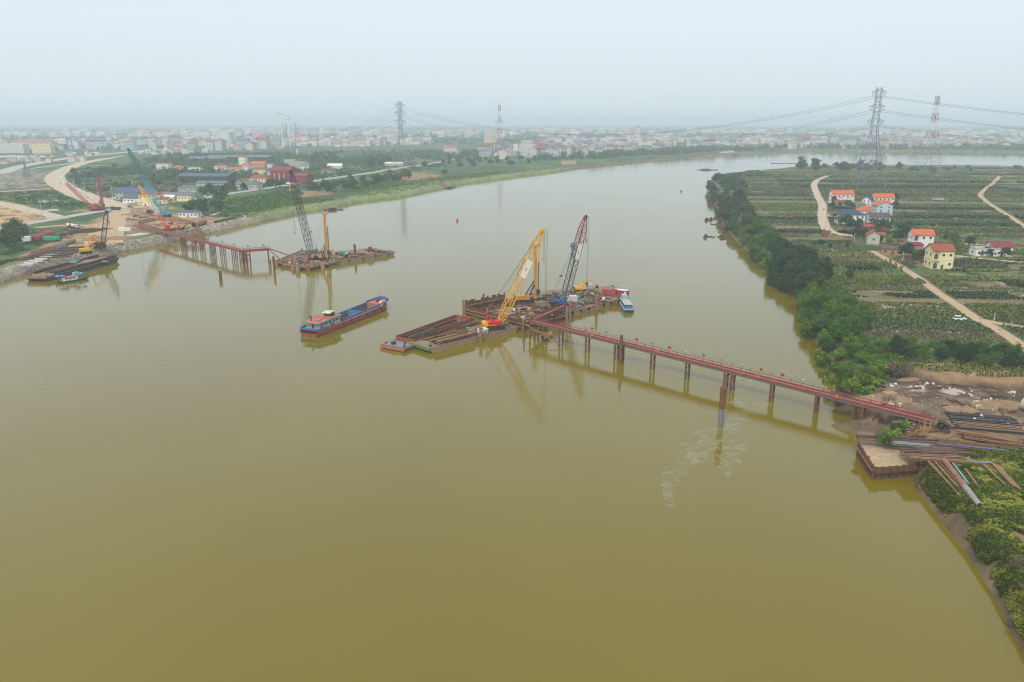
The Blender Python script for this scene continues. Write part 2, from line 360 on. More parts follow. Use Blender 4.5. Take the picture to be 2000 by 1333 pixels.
# roads follow the land as thin sheets
ROADS = []
def ribbon(name, pts, width, m, z, label, step=None, world=False):
    p = [Vector((q[0], q[1], 0)) if world else L(*q).to_2d().to_3d() for q in pts]
    dense = []
    for i in range(len(p) - 1):                        # Catmull-Rom through the traced points
        p0, p1, p2, p3 = p[max(i - 1, 0)], p[i], p[i + 1], p[min(i + 2, len(p) - 1)]
        k = max(2, int((p2 - p1).length / 12))
        for j in range(k):
            t = j / k; dense.append(.5 * ((2 * p1) + (p2 - p0) * t + (2 * p0 - 5 * p1 + 4 * p2 - p3) * t * t + (3 * p1 - p0 - 3 * p2 + p3) * t ** 3))
    dense.append(p[-1]); vs = []; w = width if hasattr(width, '__len__') else (width, width)
    for i, q in enumerate(dense):
        d = (dense[min(i + 1, len(dense) - 1)] - dense[max(i - 1, 0)]).normalized(); s = Vector((-d.y, d.x, 0))
        ww = (w[0] + (w[1] - w[0]) * i / (len(dense) - 1)) / 2 * random.uniform(.93, 1.07)
        for e in (-ww, ww): r = q + s * e; vs.append((r.x, r.y, z))
    for i in range(len(dense)):
        for e in (0, 1): x, y, zz = vs[2 * i + e]; vs.append((x, y, zz - .5))
    n2 = 2 * len(dense); fs = []
    for i in range(len(dense) - 1):
        a = 2 * i; fs.append((a, a + 1, a + 3, a + 2)); fs.append((a, a + 2, n2 + a + 2, n2 + a)); fs.append((a + 1, n2 + a + 1, n2 + a + 3, a + 3))
    ROADS.append((np.array([q[:2] for q in dense]), max(w)))
    o = MB().add(vs, fs).build(name, m); struct(o); return tag(o, label, 'road')
m_conc = mat('pale_concrete_road', (.47, .45, .41), .9, (.36, .33, .28), .15, bump=.02)
m_dirt = mat('pale_dirt_road', (.52, .36, .22), .95, (.40, .27, .16), .12, amount=.6, bump=.05)
m_dirt2 = mat('cream_dirt_road', (.56, .45, .32), .95, (.44, .34, .23), .1, amount=.6, bump=.05)
ribbon('paved_road', [(-60, 458), (46, 439), (180, 416), (252, 405), (312, 398), (384, 390), (440, 380), (572, 361), (640, 350), (712, 340), (792, 327), (820, 324), (890, 312)], (11, 10), m_conc, ZL + .25, 'pale paved road running along the left bank past the houses')
ribbon('dirt_road', [(262, 407), (205, 396), (160, 382), (125, 366), (108, 352), (112, 340), (135, 328), (170, 317), (215, 309)], (24, 22), m_dirt2, ZL + .12, 'broad pale dirt road curving behind the left building site')
ribbon('dirt_track', [(-80, 392), (0, 398), (60, 412), (120, 427)], (16, 12), m_dirt2, ZL + .1, 'sandy track meeting the paved road at the left edge')
ribbon('site_ramp', [(240, 409), (222, 432), (208, 455), (202, 478)], (14, 22), m_dirt, ZL + .16, 'orange dirt ramp going down from the paved road to the left bank')
ribbon('site_track', [(212, 438), (170, 441), (120, 441), (70, 446)], (8, 7), m_dirt, ZL + .13, 'dirt track behind the concrete mixer truck')
ribbon('highway', [(-100, 355), (0, 338), (48, 324), (144, 308), (216, 301), (288, 294), (350, 290)], (24, 26), m_conc, ZL + .3, 'pale new highway embankment far behind the left site')
ribbon('far_side_road', [(60, 330), (150, 318), (215, 309), (240, 305)], 9, m_dirt2, ZL + .2, 'second pale road beside the new highway')
ribbon('far_bank_track', [(160, 323), (200, 324), (250, 323), (300, 322)], 6, m_conc, ZL + .1, 'thin pale lane across the green fields on the left')
ribbon('left_path', [(-60, 376), (0, 375), (60, 371), (100, 369)], 9, m_dirt2, ZL + .1, 'thin sandy lane left of the bend of the dirt road')
ribbon('village_lane', [(1618, 344), (1598, 352), (1590, 362), (1598, 385), (1606, 400), (1606, 425), (1617, 450), (1640, 458), (1665, 462)], (6, 7), m_dirt2, ZL + .1, 'pale lane passing left of the right bank houses')
ribbon('field_road', [(1705, 491), (1728, 505), (1760, 522), (1800, 548), (1830, 571), (1870, 597), (1905, 622), (1950, 645), (2010, 685), (2080, 730)], (3.8, 4.4), m_dirt, ZL + .09, 'orange dirt road running through the right bank fields')
ribbon('field_road_branch', [(1912, 624), (1950, 632), (2000, 640), (2060, 648)], 3.5, m_dirt, ZL + .075, 'dirt road branch leaving the field road near the white car')
ribbon('field_track', [(1952, 345), (1940, 358), (1916, 378), (1922, 390), (1950, 410), (1975, 425), (2010, 450)], 4, m_dirt, ZL + .1, 'winding orange track far right between green fields')
ribbon('house_lane', [(1865, 500), (1920, 506), (1975, 512), (2030, 515)], 5, m_dirt2, ZL + .08, 'pale lane in front of the flat white house')
ribbon('house_lane_upper', [(1860, 474), (1900, 478), (1970, 484), (2030, 488)], 4, m_dirt2, ZL + .08, 'pale lane behind the flat white house')

def haze_box(density):
    m = bpy.data.materials.new('haze'); m.use_nodes = True; nt = m.node_tree; nt.nodes.clear()
    v = nt.nodes.new('ShaderNodeVolumePrincipled'); v.inputs['Density'].default_value = density
    v.inputs['Color'].default_value = (.8, .92, 1, 1); v.inputs['Anisotropy'].default_value = 0
    o = nt.nodes.new('ShaderNodeOutputMaterial'); nt.links.new(v.outputs[0], o.inputs['Volume'])
    h = MB().span(-30000, 45000, -700, 24500, -4.5, 145).build('haze', m)
    return tag(h, 'pale blue haze filling the air over the river plain', 'haze', kind='stuff')
# ------------------------------------------------------------------ shared materials
rust = mat('rusty_steel', (.23, .11, .058), .85, (.075, .04, .028), 1.3, amount=.6, detail=7)
rust2 = mat('tan_rusty_steel', (.36, .20, .098), .85, (.15, .08, .045), 1.1, amount=.6, detail=7)
steel = mat('dark_steel', (.09, .085, .085), .55, (.05, .04, .035), 1.5, metal=.3)
gsteel = mat('grey_steel', (.30, .31, .32), .5, (.17, .16, .15), 1.2, metal=.3)
galv = mat('galvanised_lattice', (.27, .27, .31), .55, (.19, .19, .22), .5, metal=.2)
black = mat('black_rubber', (.02, .02, .022), .8, (.035, .033, .03), 2.)
cable = mat('steel_cable', (.11, .12, .14), .6)
yellow = paint('crane_yellow', (.8, .40, .008)); red = paint('crane_red', (.55, .02, .018), w=.15); orange = paint('machine_orange', (.62, .16, .02))
blue = paint('machine_blue', (.02, .13, .42), w=.2); teal = paint('machine_turquoise', (.03, .33, .42), w=.2); ochre = paint('drill_rig_yellow', (.55, .27, .03), w=.4)
white = paint('white_paint', (.78, .78, .75), (.4, .34, .27), .3); maroon = paint('rail_red', (.30, .028, .042), w=.25); dred = paint('container_red', (.38, .06, .055), w=.3)
green = paint('paint_green', (.10, .26, .05), w=.35); lgreen = paint('trim_green', (.02, .42, .22), w=.2); bteal = paint('crane_dark_teal', (.015, .12, .2), w=.2)
glass = mat('window_glass', (.03, .04, .05), .12, (.06, .07, .085), .6)
timber = mat('bare_timber', (.42, .27, .13), .85, (.28, .17, .08), 1.2, stretch=(1, 1, 1)); conc = mat('site_concrete', (.52, .48, .42), .9, (.4, .36, .3), .7)
blued = paint('ship_blue', (.025, .19, .45), w=.3); hullred = paint('hull_red_oxide', (.30, .065, .05), w=.35); deckred = paint('deck_red', (.5, .13, .09), w=.25)
tan_hull = mat('worn_tan_hull', (.42, .29, .165), .8, (.22, .14, .08), .6, amount=.6, detail=7)
earth = mat('heaped_earth', (.34, .22, .12), .95, (.19, .125, .075), .5, amount=.65, bump=.3, bscale=1.5)
skin_m = mat('skin', (.42, .25, .17), .6)

def lattice(mb, a, b, w0, w1, n, t=.16, td=.09, wm=None, tip0=0, tip1=0, up=(0, 0, 1), s0=0, s1=1):
    """lattice column from a to b; square section w0 -> wm -> w1 with tapered ends; s0..s1 cuts out one section of it"""
    a, b = Vector(a), Vector(b); d = (b - a); ln = d.length; d /= ln
    upv = Vector(up)
    if abs(d.dot(upv)) > .99: upv = Vector((1, 0, 0))
    u = d.cross(upv).normalized(); v = u.cross(d); wm = wm or max(w0, w1)
    def wid(s):
        if s < tip0: return w0 + (wm - w0) * s / tip0
        if s > 1 - tip1: return w1 + (wm - w1) * (1 - s) / tip1
        return wm if (tip0 or tip1) else w0 + (w1 - w0) * s
    rings = []
    for i in range(n + 1):
        s = s0 + (s1 - s0) * i / n; w = wid(s) / 2; c = a + d * (ln * s)
        rings.append([c + u * (x * w) + v * (y * w) for x, y in ((-1, -1), (1, -1), (1, 1), (-1, 1))])
    for i in range(n):
        for k in range(4):
            mb.bar(rings[i][k], rings[i + 1][k], t)
            j = (k + 1) % 4
            mb.bar(rings[i][k], rings[i + 1][j], td) if i % 2 == 0 else mb.bar(rings[i][j], rings[i + 1][k], td)
            mb.bar(rings[i][k], rings[i][j], td)
    return rings
def rope(name, pts, r, m, parent=None):
    mb = MB()
    for i in range(len(pts) - 1): mb.cyl(pts[i], pts[i + 1], r, n=4, caps=False)
    return mb.build(name, m, parent)
def track(parent, x, y, ln, w, h):
    mb = MB(); r = h / 2
    prof = [(-ln / 2 + r + r * math.cos(t), r + r * math.sin(t)) for t in np.linspace(math.pi / 2, 3 * math.pi / 2, 6)] + [(ln / 2 - r + r * math.cos(t), r + r * math.sin(t)) for t in np.linspace(-math.pi / 2, math.pi / 2, 6)]
    mb.prof([(p[0] + x, p[1]) for p in prof], y - w / 2, y + w / 2)
    o = mb.build('track', black, parent)
    k = MB()
    for i in range(7): k.cyl((x - ln / 2 + r + i * (ln - 2 * r) / 6, y - w / 2 - .04, r), (x - ln / 2 + r + i * (ln - 2 * r) / 6, y + w / 2 + .04, r), r * .5, n=8)
    q = k.build('roller', steel, o); q['kind'] = 'stuff'
    return o

def crawler_crane(name, label, base, tip_px, dy, body, counter, booms, gantry=None, foot=(1.6, 1.9), sc=1.0, banner=None, hook=.35, hook2=None, bw=1.9, group=None, cabm=None, raised=True):
    """lattice boom crawler crane; the boom points from its foot to a pixel of the tip, dy metres farther than the base"""
    base = Vector(base); tip = AT(*tip_px, base.y + dy); d = tip - base; rz = math.atan2(d.y, d.x)
    t = thing(name, label, 'crane', base, rz, group)
    hd = Vector((d.x, d.y)).length; tipl = Vector((hd, 0, d.z)); f = Vector((foot[0] * sc, 0, foot[1] * sc))
    for s in (-1, 1): track(t, 0, s * 2.1 * sc, 6.4 * sc, .9 * sc, 1.05 * sc)
    MB().span(-1.3 * sc, 1.3 * sc, -1.64 * sc, 1.64 * sc, .35 * sc, .95 * sc).cyl((0, 0, .95 * sc), (0, 0, 1.35 * sc), 1.1 * sc, n=14).build('carbody', steel, t)
    h = MB().span(-3.2 * sc, 1.9 * sc, -1.5 * sc, .35 * sc, 1.35 * sc, 3.0 * sc).span(-3.2 * sc, .2 * sc, .36 * sc, 1.5 * sc, 1.35 * sc, 2.95 * sc).build('house', body, t)
    MB().span(-3.0 * sc, -.2 * sc, -1.53 * sc, -1.5 * sc, 1.5 * sc, 1.75 * sc).build('stripe', counter, h)
    c = MB().prof([(.3 * sc, 1.36 * sc), (2.3 * sc, 1.36 * sc), (2.45 * sc, 2.2 * sc), (2.1 * sc, 3.15 * sc), (.3 * sc, 3.15 * sc)], .45 * sc, 1.5 * sc).build('cab', cabm or body, t)
    MB().prof([(2.32 * sc, 1.9 * sc), (2.47 * sc, 2.2 * sc), (2.16 * sc, 3.0 * sc), (2.1 * sc, 3.0 * sc)], .55 * sc, 1.4 * sc).build('windscreen', glass, c)
    MB().span(.6 * sc, 2.0 * sc, 1.48 * sc, 1.53 * sc, 2.15 * sc, 2.95 * sc).build('window', glass, c)
    cw = MB().prof([(-4.7 * sc, 1.5 * sc), (-3.22 * sc, 1.3 * sc), (-3.22 * sc, 3.0 * sc), (-4.5 * sc, 3.0 * sc), (-4.9 * sc, 2.5 * sc)], -1.7 * sc, 1.7 * sc).build('counterweight', counter, t)
    g = MB(); gt = Vector((-3.6 * sc, 0, 6.2 * sc)) if raised else Vector((-3.4 * sc, 0, 4.2 * sc))
    for s in (-.7, .7):
        g.bar((-.6 * sc, s * sc, 3 * sc), gt + Vector((0, s * sc, 0)), .32 * sc); g.bar((-3.5 * sc, s * sc, 3 * sc), gt + Vector((0, s * sc, 0)), .2 * sc)
    g.bar(gt + Vector((0, -.9 * sc, 0)), gt + Vector((0, .9 * sc, 0)), .42 * sc)
    g.build('gantry', gantry or body, t)
    # boom, cut into sections of their own colours
    n = len(booms); ln = (tipl - f).length; e0 = 0
    for i, (frac, m) in enumerate(booms):
        e1 = e0 + frac; mb = MB(); nb = max(3, int(ln * frac / (bw * 1.05)))
        lattice(mb, f, tipl, bw * .45, bw * .35, nb, t=.23 * sc, td=.14 * sc, wm=bw, tip0=.13, tip1=.17, up=(0, 1, 0), s0=e0, s1=e1)
        mb.build('boom_section', m, t); e0 = e1
    du = (tipl - f).normalized(); nn = Vector((-du.z, 0, du.x))
    hm = booms[-1][1]
    MB().prof([(tipl + du * a + nn * b).xz[:] for a, b in ((-1.4, -.35), (-.2, -.6), (.6, -.5), (.7, .1), (.1, .5), (-1.4, .35))], -.35, .35).cyl(tipl + Vector((.2, -.45, -.1)), tipl + Vector((.2, .45, -.1)), .5 * sc, n=12).build('boom_head', hm, t)
    if banner:
        s0, s1 = banner; w = bw * .5 + .08
        bo = MB()
        for y in (-w, w): bo.prof([(f + (tipl - f) * s0 + nn * (-bw * .48)).xz[:], (f + (tipl - f) * s1 + nn * (-bw * .48)).xz[:], (f + (tipl - f) * s1 + nn * (bw * .48)).xz[:], (f + (tipl - f) * s0 + nn * (bw * .48)).xz[:]], y - .02, y + .02)
        bo = bo.build('banner', white, t); lm = MB(); mid = f + (tipl - f) * ((s0 + s1) / 2)
        for y in (-w - .05, w + .05):
            for k, (o, a) in enumerate(((-.55, .3), (-.1, .22), (.25, .35))):
                q = mid + du * o; lm.prof([(q + du * x + nn * z).xz[:] for x, z in ((-a / 2, -.2), (a / 2, -.2), (a / 2, .2), (-a / 2, .2))], y - .01, y + .01)
        lm.build('lettering', mat('banner_print', (.05, .22, .12), .6), bo)
    for s in (-.45, .45): rope('pendant', [gt + Vector((0, s, 0)), gt + (tipl - gt) * .45 + Vector((0, s, -.1)), tipl + Vector((-.3, s * .6, .2))], .06, cable, t)
    mp = gt + (tipl - gt) * .22; MB().box(mp, (.7 * sc, 1.1, .5 * sc)).build('bridle_block', steel, t)
    rope('boom_hoist_rope', [Vector((-1.4 * sc, 0, 3 * sc)), f + (tipl - f) * .55 + nn * (bw * .65), tipl + nn * .5], .04, cable, t)
    for k, q in enumerate([hook, hook2]):
        if q is None: continue
        x = tipl.x + .5 + k * 1.1; z1 = tipl.z * (1 - q)
        hk = MB().box((x, 0, z1), (.75 * sc, .5 * sc, 1.1 * sc)).cyl((x, 0, z1 - .55 * sc), (x, 0, z1 - 1.3 * sc), .16 * sc, n=6).cyl((x - .25 * sc, 0, z1 - 1.35 * sc), (x + .3 * sc, 0, z1 - 1.5 * sc), .13 * sc, n=6).build('hook_block', yellow if k == 0 else steel, t)
        for s in (-.22, .22): rope('hoist_rope', [Vector((x + s, 0, tipl.z)), Vector((x + s, 0, z1))], .055, cable, t)
    return t

def drill_rig(name, label, base, rz, mast_h, m, body_m=None, sc=1., kelly=True, group=None):
    t = thing(name, label, 'drill rig', base, rz, group)
    for s in (-1, 1): track(t, 0, s * 1.7 * sc, 5.2 * sc, .8 * sc, .95 * sc)
    MB().span(-1.2 * sc, 1.2 * sc, -1.3 * sc, 1.3 * sc, .3 * sc, 1.0 * sc).cyl((0, 0, 1. * sc), (0, 0, 1.3 * sc), 1.1 * sc, n=14).build('carbody', steel, t)
    bm = body_m or m
    MB().span(-4.2 * sc, .9 * sc, -1.45 * sc, .3 * sc, 1.3 * sc, 2.7 * sc).span(-4.2 * sc, -1.2 * sc, .31 * sc, 1.45 * sc, 1.3 * sc, 2.6 * sc).build('house', bm, t)
    MB().span(-4.9 * sc, -4.21 * sc, -1.5 * sc, 1.5 * sc, 1.3 * sc, 2.8 * sc).build('counterweight', steel, t)
    c = MB().prof([(-.9 * sc, 1.31 * sc), (1.1 * sc, 1.31 * sc), (1.25 * sc, 2.1 * sc), (.9 * sc, 3.0 * sc), (-.9 * sc, 3.0 * sc)], .4 * sc, 1.45 * sc).build('cab', bm, t)
    MB().span(-.6 * sc, .8 * sc, 1.44 * sc, 1.48 * sc, 2. * sc, 2.85 * sc).build('window', glass, c)
    x = 3.1 * sc
    ms = MB().span(x - .45 * sc, x + .45 * sc, -.4 * sc, .4 * sc, 1.2 * sc, mast_h).span(x - .6 * sc, x - .46 * sc, -.2, .2, 2 * sc, mast_h - .5).build('mast', m, t)
    MB().span(x - .9 * sc, x + 1.3 * sc, -.5 * sc, .5 * sc, mast_h, mast_h + .45 * sc).cyl((x + 1.1 * sc, -.4, mast_h + .5), (x + 1.1 * sc, .4, mast_h + .5), .55 * sc, n=10).cyl((x - .7 * sc, -.35, mast_h + .5), (x - .7 * sc, .35, mast_h + .5), .45 * sc, n=10).build('mast_head', m, t)
    for s in (-.55, .55):
        MB().bar((.8 * sc, s * sc, 2.2 * sc), (x - .5 * sc, s * sc, 6.5 * sc), .3 * sc).bar((-.6 * sc, s * sc, 2.7 * sc), (x - .5 * sc, s * sc, 8 * sc), .2 * sc).build('backstay', steel, t)
    if kelly:
        MB().cyl((x + 1.05 * sc, 0, .6), (x + 1.05 * sc, 0, mast_h * .72), .3 * sc, n=10).build('kelly_bar', rust2, t)
        MB().cyl((x + 1.05 * sc, 0, 3 * sc), (x + 1.05 * sc, 0, 4.6 * sc), .75 * sc, n=12).span(x + .3 * sc, x + .8 * sc, -.6 * sc, .6 * sc, 2.8 * sc, 4.8 * sc).build('rotary_drive', steel, t)
        MB().cyl((x + 1.05 * sc, 0, .05), (x + 1.05 * sc, 0, 1.7 * sc), .65 * sc, n=12).build('drill_bucket', steel, t)
    rope('hoist_rope', [Vector((x + 1.1 * sc, 0, mast_h)), Vector((x + 1.05 * sc, 0, mast_h * .7))], .05, cable, t)
    rope('winch_rope', [Vector((-2.5 * sc, 0, 2.7 * sc)), Vector((x - .7 * sc, 0, mast_h + .4))], .04, cable, t)
    return t

def excavator(name, label, base, rz, m, sc=1., pose=(4.2, 4.4, 7.2, .8), group=None):
    t = thing(name, label, 'excavator', base, rz, group, sc)
    for s in (-1, 1): track(t, 0, s * 1.15, 4.0, .6, .8)
    MB().span(-.8, .8, -.84, .84, .25, .85).cyl((0, 0, .85), (0, 0, 1.05), .8, n=12).build('carbody', steel, t)
    MB().prof([(-2.3, 1.1), (1.2, 1.05), (1.2, 1.9), (-1.2, 2.05), (-2.2, 1.95)], -1.3, .3).prof([(-2.3, 1.1), (-.5, 1.05), (-.5, 2.0), (-2.2, 1.95)], .31, 1.3).build('house', m, t)
    MB().prof([(-2.9, 1.2), (-2.31, 1.05), (-2.31, 1.95), (-2.7, 1.9)], -1.3, 1.3).build('counterweight', steel, t)
    c = MB().prof([(-.4, 1.06), (1.3, 1.06), (1.4, 1.9), (1.0, 2.8), (-.4, 2.8)], .35, 1.3).build('cab', m, t)
    MB().span(-.2, 1.0, 1.29, 1.33, 1.8, 2.65).build('window', glass, c)
    kx, kz, tx, tz = pose
    MB().prof([(.9, 1.3), (1.1, 1.0), (kx * .55, kz * .95), (kx, kz - .35), (kx + .3, kz), (kx * .5, kz + .45)], -.45, -.05).build('boom', m, t)
    MB().prof([(kx - .7, kz + .35), (kx - .1, kz + .3), (tx + .1, tz + 1.2), (tx - .3, tz + 1.1), (kx - .1, kz - .3)], -.4, -.1).build('arm', m, t)
    MB().bar((1.1, -.25, 2.0), (kx * .6, -.25, kz * .8), .18).build('cylinder', gsteel, t)
    MB().prof([(tx - .4, tz + 1.3), (tx + .35, tz + 1.2), (tx + .5, tz + .3), (tx - .1, tz - .1), (tx - .8, tz + .2), (tx - .5, tz + .7)], -.75, .25).build('bucket', steel, t)
    return t

def wheel(parent, x, y, r, w):
    o = MB().cyl((x, y - w / 2, r), (x, y + w / 2, r), r, n=14).build('wheel', black, parent)
    MB().cyl((x, y - w / 2 - .02, r), (x, y + w / 2 + .02, r), r * .5, n=10).build('rim', gsteel, o); return o
def truck(name, label, base, rz, cabm, kind='dump', bedm=None, group=None):
    t = thing(name, label, 'truck', base, rz, group)
    for x in (3.1, 1.6, -1.6, -2.9):
        for s in (-1, 1): wheel(t, x, s * 1.02, .52, .4)
    MB().span(-4, 4, -.5, .5, .75, 1.05).build('chassis', steel, t)
    c = MB().prof([(2.2, 1.06), (4.2, 1.06), (4.25, 2.0), (4.0, 3.0), (2.2, 3.05)], -1.22, 1.22).build('cab', cabm, t)
    MB().prof([(4.2, 2.0), (4.29, 2.0), (4.06, 2.9), (3.98, 2.9)], -1.05, 1.05).build('windscreen', glass, c)
    for s in (-1, 1):
        MB().span(2.7, 3.8, s * 1.23 - .02, s * 1.23 + .02, 2.0, 2.75).build('window', glass, c)
        MB().box((4.26, s * .95, 1.35), (.06, .35, .22)).build('headlight', white, t)
    if kind == 'dump':
        b = MB().prof([(-4.3, 1.3), (-3.8, 1.06), (1.95, 1.06), (2.05, 2.6), (-4.3, 2.5)], -1.24, -1.14).prof([(-4.3, 1.3), (-3.8, 1.06), (1.95, 1.06), (2.05, 2.6), (-4.3, 2.5)], 1.14, 1.24)
        b.span(1.92, 2.05, -1.13, 1.13, 1.06, 2.9).span(-4.25, -4.15, -1.13, 1.13, 1.3, 2.5).span(-4.2, 1.9, -1.13, 1.13, 1.06, 2.0); b.build('dump_body', bedm or cabm, t)
        MB().span(-4.1, 1.85, -1.1, 1.1, 2.0, 2.35).build('load', bedm if bedm else earth, t)
    elif kind == 'mixer':
        a0, a1 = Vector((-4.2, 0, 2.9)), Vector((1.7, 0, 2.05)); d = a1 - a0; secs = []
        for s, r in ((0, .55), (.12, .85), (.4, 1.25), (.62, 1.28), (.85, .95), (1, .6)):
            c0 = a0 + d * s; secs.append([(c0.x, r * math.cos(k), c0.z + r * math.sin(k)) for k in np.linspace(0, 2 * math.pi, 15)[:-1]])
        dr = MB().loft(secs).build('drum', bedm, t, smooth=True)
        secs = [[(q[0], q[1] * 1.015, (q[2] - (a0 + d * s).z) * 1.015 + (a0 + d * s).z) for q in sec] for sec, s in zip(secs[2:4], (.4, .62))]
        MB().loft(secs, caps=False).build('drum_band', red, dr)
        MB().bar((-4.1, 0, 1.1), (-4.3, 0, 3.5), .5, .3).bar((-4.3, 0, 2.6), (-4.9, 0, 1.5), .5, .1).build('chute', white, t)
        MB().span(-3.6, -3.3, -.8, .8, 1.05, 2.0).span(1.5, 1.9, -.8, .8, 1.05, 2.0).build('drum_cradle', steel, t)
    else:
        MB().span(-4.2, 2.0, -1.2, 1.2, 1.06, 3.0).build('cargo_box', bedm or white, t)
    return t
def car(name, label, base, rz, m, group=None):
    t = thing(name, label, 'car', base, rz, group)
    for x in (1.4, -1.35):
        for s in (-1, 1): wheel(t, x, s * .8, .36, .25)
    b = MB(); secs = []
    for x, hw, z0, z1 in ((-2.3, .8, .55, .95), (-2.15, .9, .35, 1.05), (-.8, .93, .32, 1.08), (1.0, .93, .32, 1.05), (2.0, .88, .35, .95), (2.3, .75, .5, .8)):
        secs.append([(x, -hw, z0), (x, hw, z0), (x, hw, z1 - .1), (x, hw - .1, z1), (x, -hw + .1, z1), (x, -hw, z1 - .1)])
    b.loft(secs); b.build('body', m, t)
    MB().loft([[(-2.1, -.8, 1.0), (1.15, -.8, 1.0), (1.15, .8, 1.0), (-2.1, .8, 1.0)], [(-1.95, -.68, 1.68), (.35, -.68, 1.68), (.35, .68, 1.68), (-1.95, .68, 1.68)]]).build('greenhouse', glass, t)
    MB().loft([[(-2., -.7, 1.66), (.4, -.7, 1.66), (.4, .7, 1.66), (-2., .7, 1.66)], [(-1.85, -.6, 1.75), (.25, -.6, 1.75), (.25, .6, 1.75), (-1.85, .6, 1.75)]]).build('roof', m, t)
    for s in (-1, 1):
        MB().box((2.2, s * .62, .72), (.14, .3, .14)).build('headlight', gsteel, t); MB().box((-2.22, s * .66, .85), (.14, .2, .2)).build('tail_light', red, t)
    return t

# ------------------------------------------------------------------ people
def person_mesh(pose):
    k = {'stand': dict(hip=(0, 0, .92), kn=((.05, .1, .5), (-.02, -.1, .5)), ft=((.02, .11, .05), (.0, -.11, .05)), el=((-.03, .27, 1.12), (-.02, -.27, 1.12)), ha=((.08, .27, .87), (.1, -.26, .88))),
         'walk': dict(hip=(0, 0, .9), kn=((.2, .1, .52), (-.05, -.1, .48)), ft=((.28, .1, .06), (-.33, -.1, .1)), el=((-.14, .26, 1.13), (.1, -.26, 1.13)), ha=((-.02, .26, .9), (.28, -.24, .95))),
         'work': dict(hip=(-.1, 0, .82), kn=((.15, .13, .48), (.1, -.13, .45)), ft=((.05, .15, .05), (-.05, -.15, .05)), el=((.32, .26, .95), (.32, -.26, .95)), ha=((.45, .16, .72), (.45, -.16, .72)))}[pose]
    h = Vector(k['hip']); lean = .28 if pose == 'work' else .02
    ch = h + Vector((lean, 0, .45)); nk = ch + Vector((lean * .3, 0, .16)); hd = nk + Vector((lean * .3 + .02, 0, .15))
    vs = [h, (h + ch) / 2, ch, nk, hd, hd + Vector((0, 0, .1))]; rad = [(.16, .13), (.17, .12), (.19, .125), (.06, .06), (.1, .095), (.07, .07)]; es = [(0, 1), (1, 2), (2, 3), (3, 4), (4, 5)]
    for i, s in ((0, 1), (1, -1)):
        o = len(vs); vs += [h + Vector((0, s * .1, -.08)), Vector(k['kn'][i]), Vector(k['ft'][i]), Vector(k['ft'][i]) + Vector((.16, 0, -.01))]
        rad += [(.1, .1), (.07, .07), (.05, .05), (.045, .04)]; es += [(0, o), (o, o + 1), (o + 1, o + 2), (o + 2, o + 3)]
        o = len(vs); vs += [ch + Vector((0, s * .19, .05)), Vector(k['el'][i]) + Vector((0, 0, .1)), Vector(k['ha'][i]) + Vector((0, 0, .08)), Vector(k['ha'][i]) + Vector((.02, 0, 0))]
        rad += [(.065, .065), (.05, .05), (.035, .035), (.04, .025)]; es += [(2, o), (o, o + 1), (o + 1, o + 2), (o + 2, o + 3)]
    me = bpy.data.meshes.new('person'); me.from_pydata([tuple(v) for v in vs], es, []); o = bpy.data.objects.new('person', me); col.objects.link(o)
    sk = o.modifiers.new('skin', 'SKIN'); 
    for i, r in enumerate(rad): me.skin_vertices[0].data[i].radius = r
    me.skin_vertices[0].data[0].use_root = True
    o.modifiers.new('sub', 'SUBSURF').levels = 1
    ev = o.evaluated_get(bpy.context.evaluated_depsgraph_get()); out = bpy.data.meshes.new_from_object(ev)
    bpy.data.objects.remove(o); bpy.data.meshes.remove(me); return out, hd
PEOPLE = {}
trousers = mat('dark_trousers', (.03, .035, .06), .8); boots = mat('boots', (.025, .02, .018), .7)
def person(label, loc, rz, pose, shirt, helmet, group='workers on the building sites'):
    if pose not in PEOPLE: PEOPLE[pose] = person_mesh(pose)
    src, hd = PEOPLE[pose]; me = src.copy(); me.materials.clear()
    for m in (shirt, trousers, skin_m, boots): me.materials.append(m)
    hz = hd.z
    for p in me.polygons:
        c = p.center
        p.material_index = 2 if (c.z > hz - .1 and abs(c.y) < .12) or (c.z < 1.0 and abs(c.y) > .2) else 0 if c.z > (.8 if pose != 'work' else .72) else 3 if c.z < .13 else 1
        p.use_smooth = True
    o = bpy.data.objects.new('person', me); col.objects.link(o); place(o, loc, rz); tag(o, label, 'person', group)
    if helmet:
        MB().blob((hd.x, hd.y, hd.z + .07), (.15, .13, .11), n=9, k=5, jit=0).cyl((hd.x + .03, hd.y, hd.z + .03), (hd.x + .03, hd.y, hd.z + .05), .17, n=10).build('helmet', helmet, o)
    return o

# ------------------------------------------------------------------ plants
bark = mat('bark', (.13, .095, .065), .9, (.08, .06, .045), 2.)
def leaf_cloud(centres, radii, per, size, seed, flat=.75, droop=0.):
    """many small leaf faces filling clumps; returns verts, faces"""
    g = np.random.default_rng(seed); n = len(centres) * per
    c = np.repeat(np.asarray(centres, float), per, 0); r = np.repeat(np.asarray(radii, float), per)
    d = g.normal(size=(n, 3)); d /= np.linalg.norm(d, axis=1)[:, None]
    q = c + d * (r * g.uniform(.45, 1.05, n))[:, None] * np.array([1, 1, flat])
    nr = d + g.normal(size=(n, 3)) * .55 + np.array([0, 0, .35]); nr /= np.linalg.norm(nr, axis=1)[:, None]
    t = np.cross(nr, g.normal(size=(n, 3))); t /= np.linalg.norm(t, axis=1)[:, None]; b = np.cross(nr, t)
    s = size * g.uniform(.6, 1.3, n)[:, None]; ar = g.uniform(.45, .8, n)[:, None]
    v = np.stack([q - t * s * .5, q + b * s * .5 * ar, q + t * s * .5, q - b * s * .5 * ar], 1).reshape(-1, 3)
    return v, np.arange(4 * n).reshape(-1, 4)
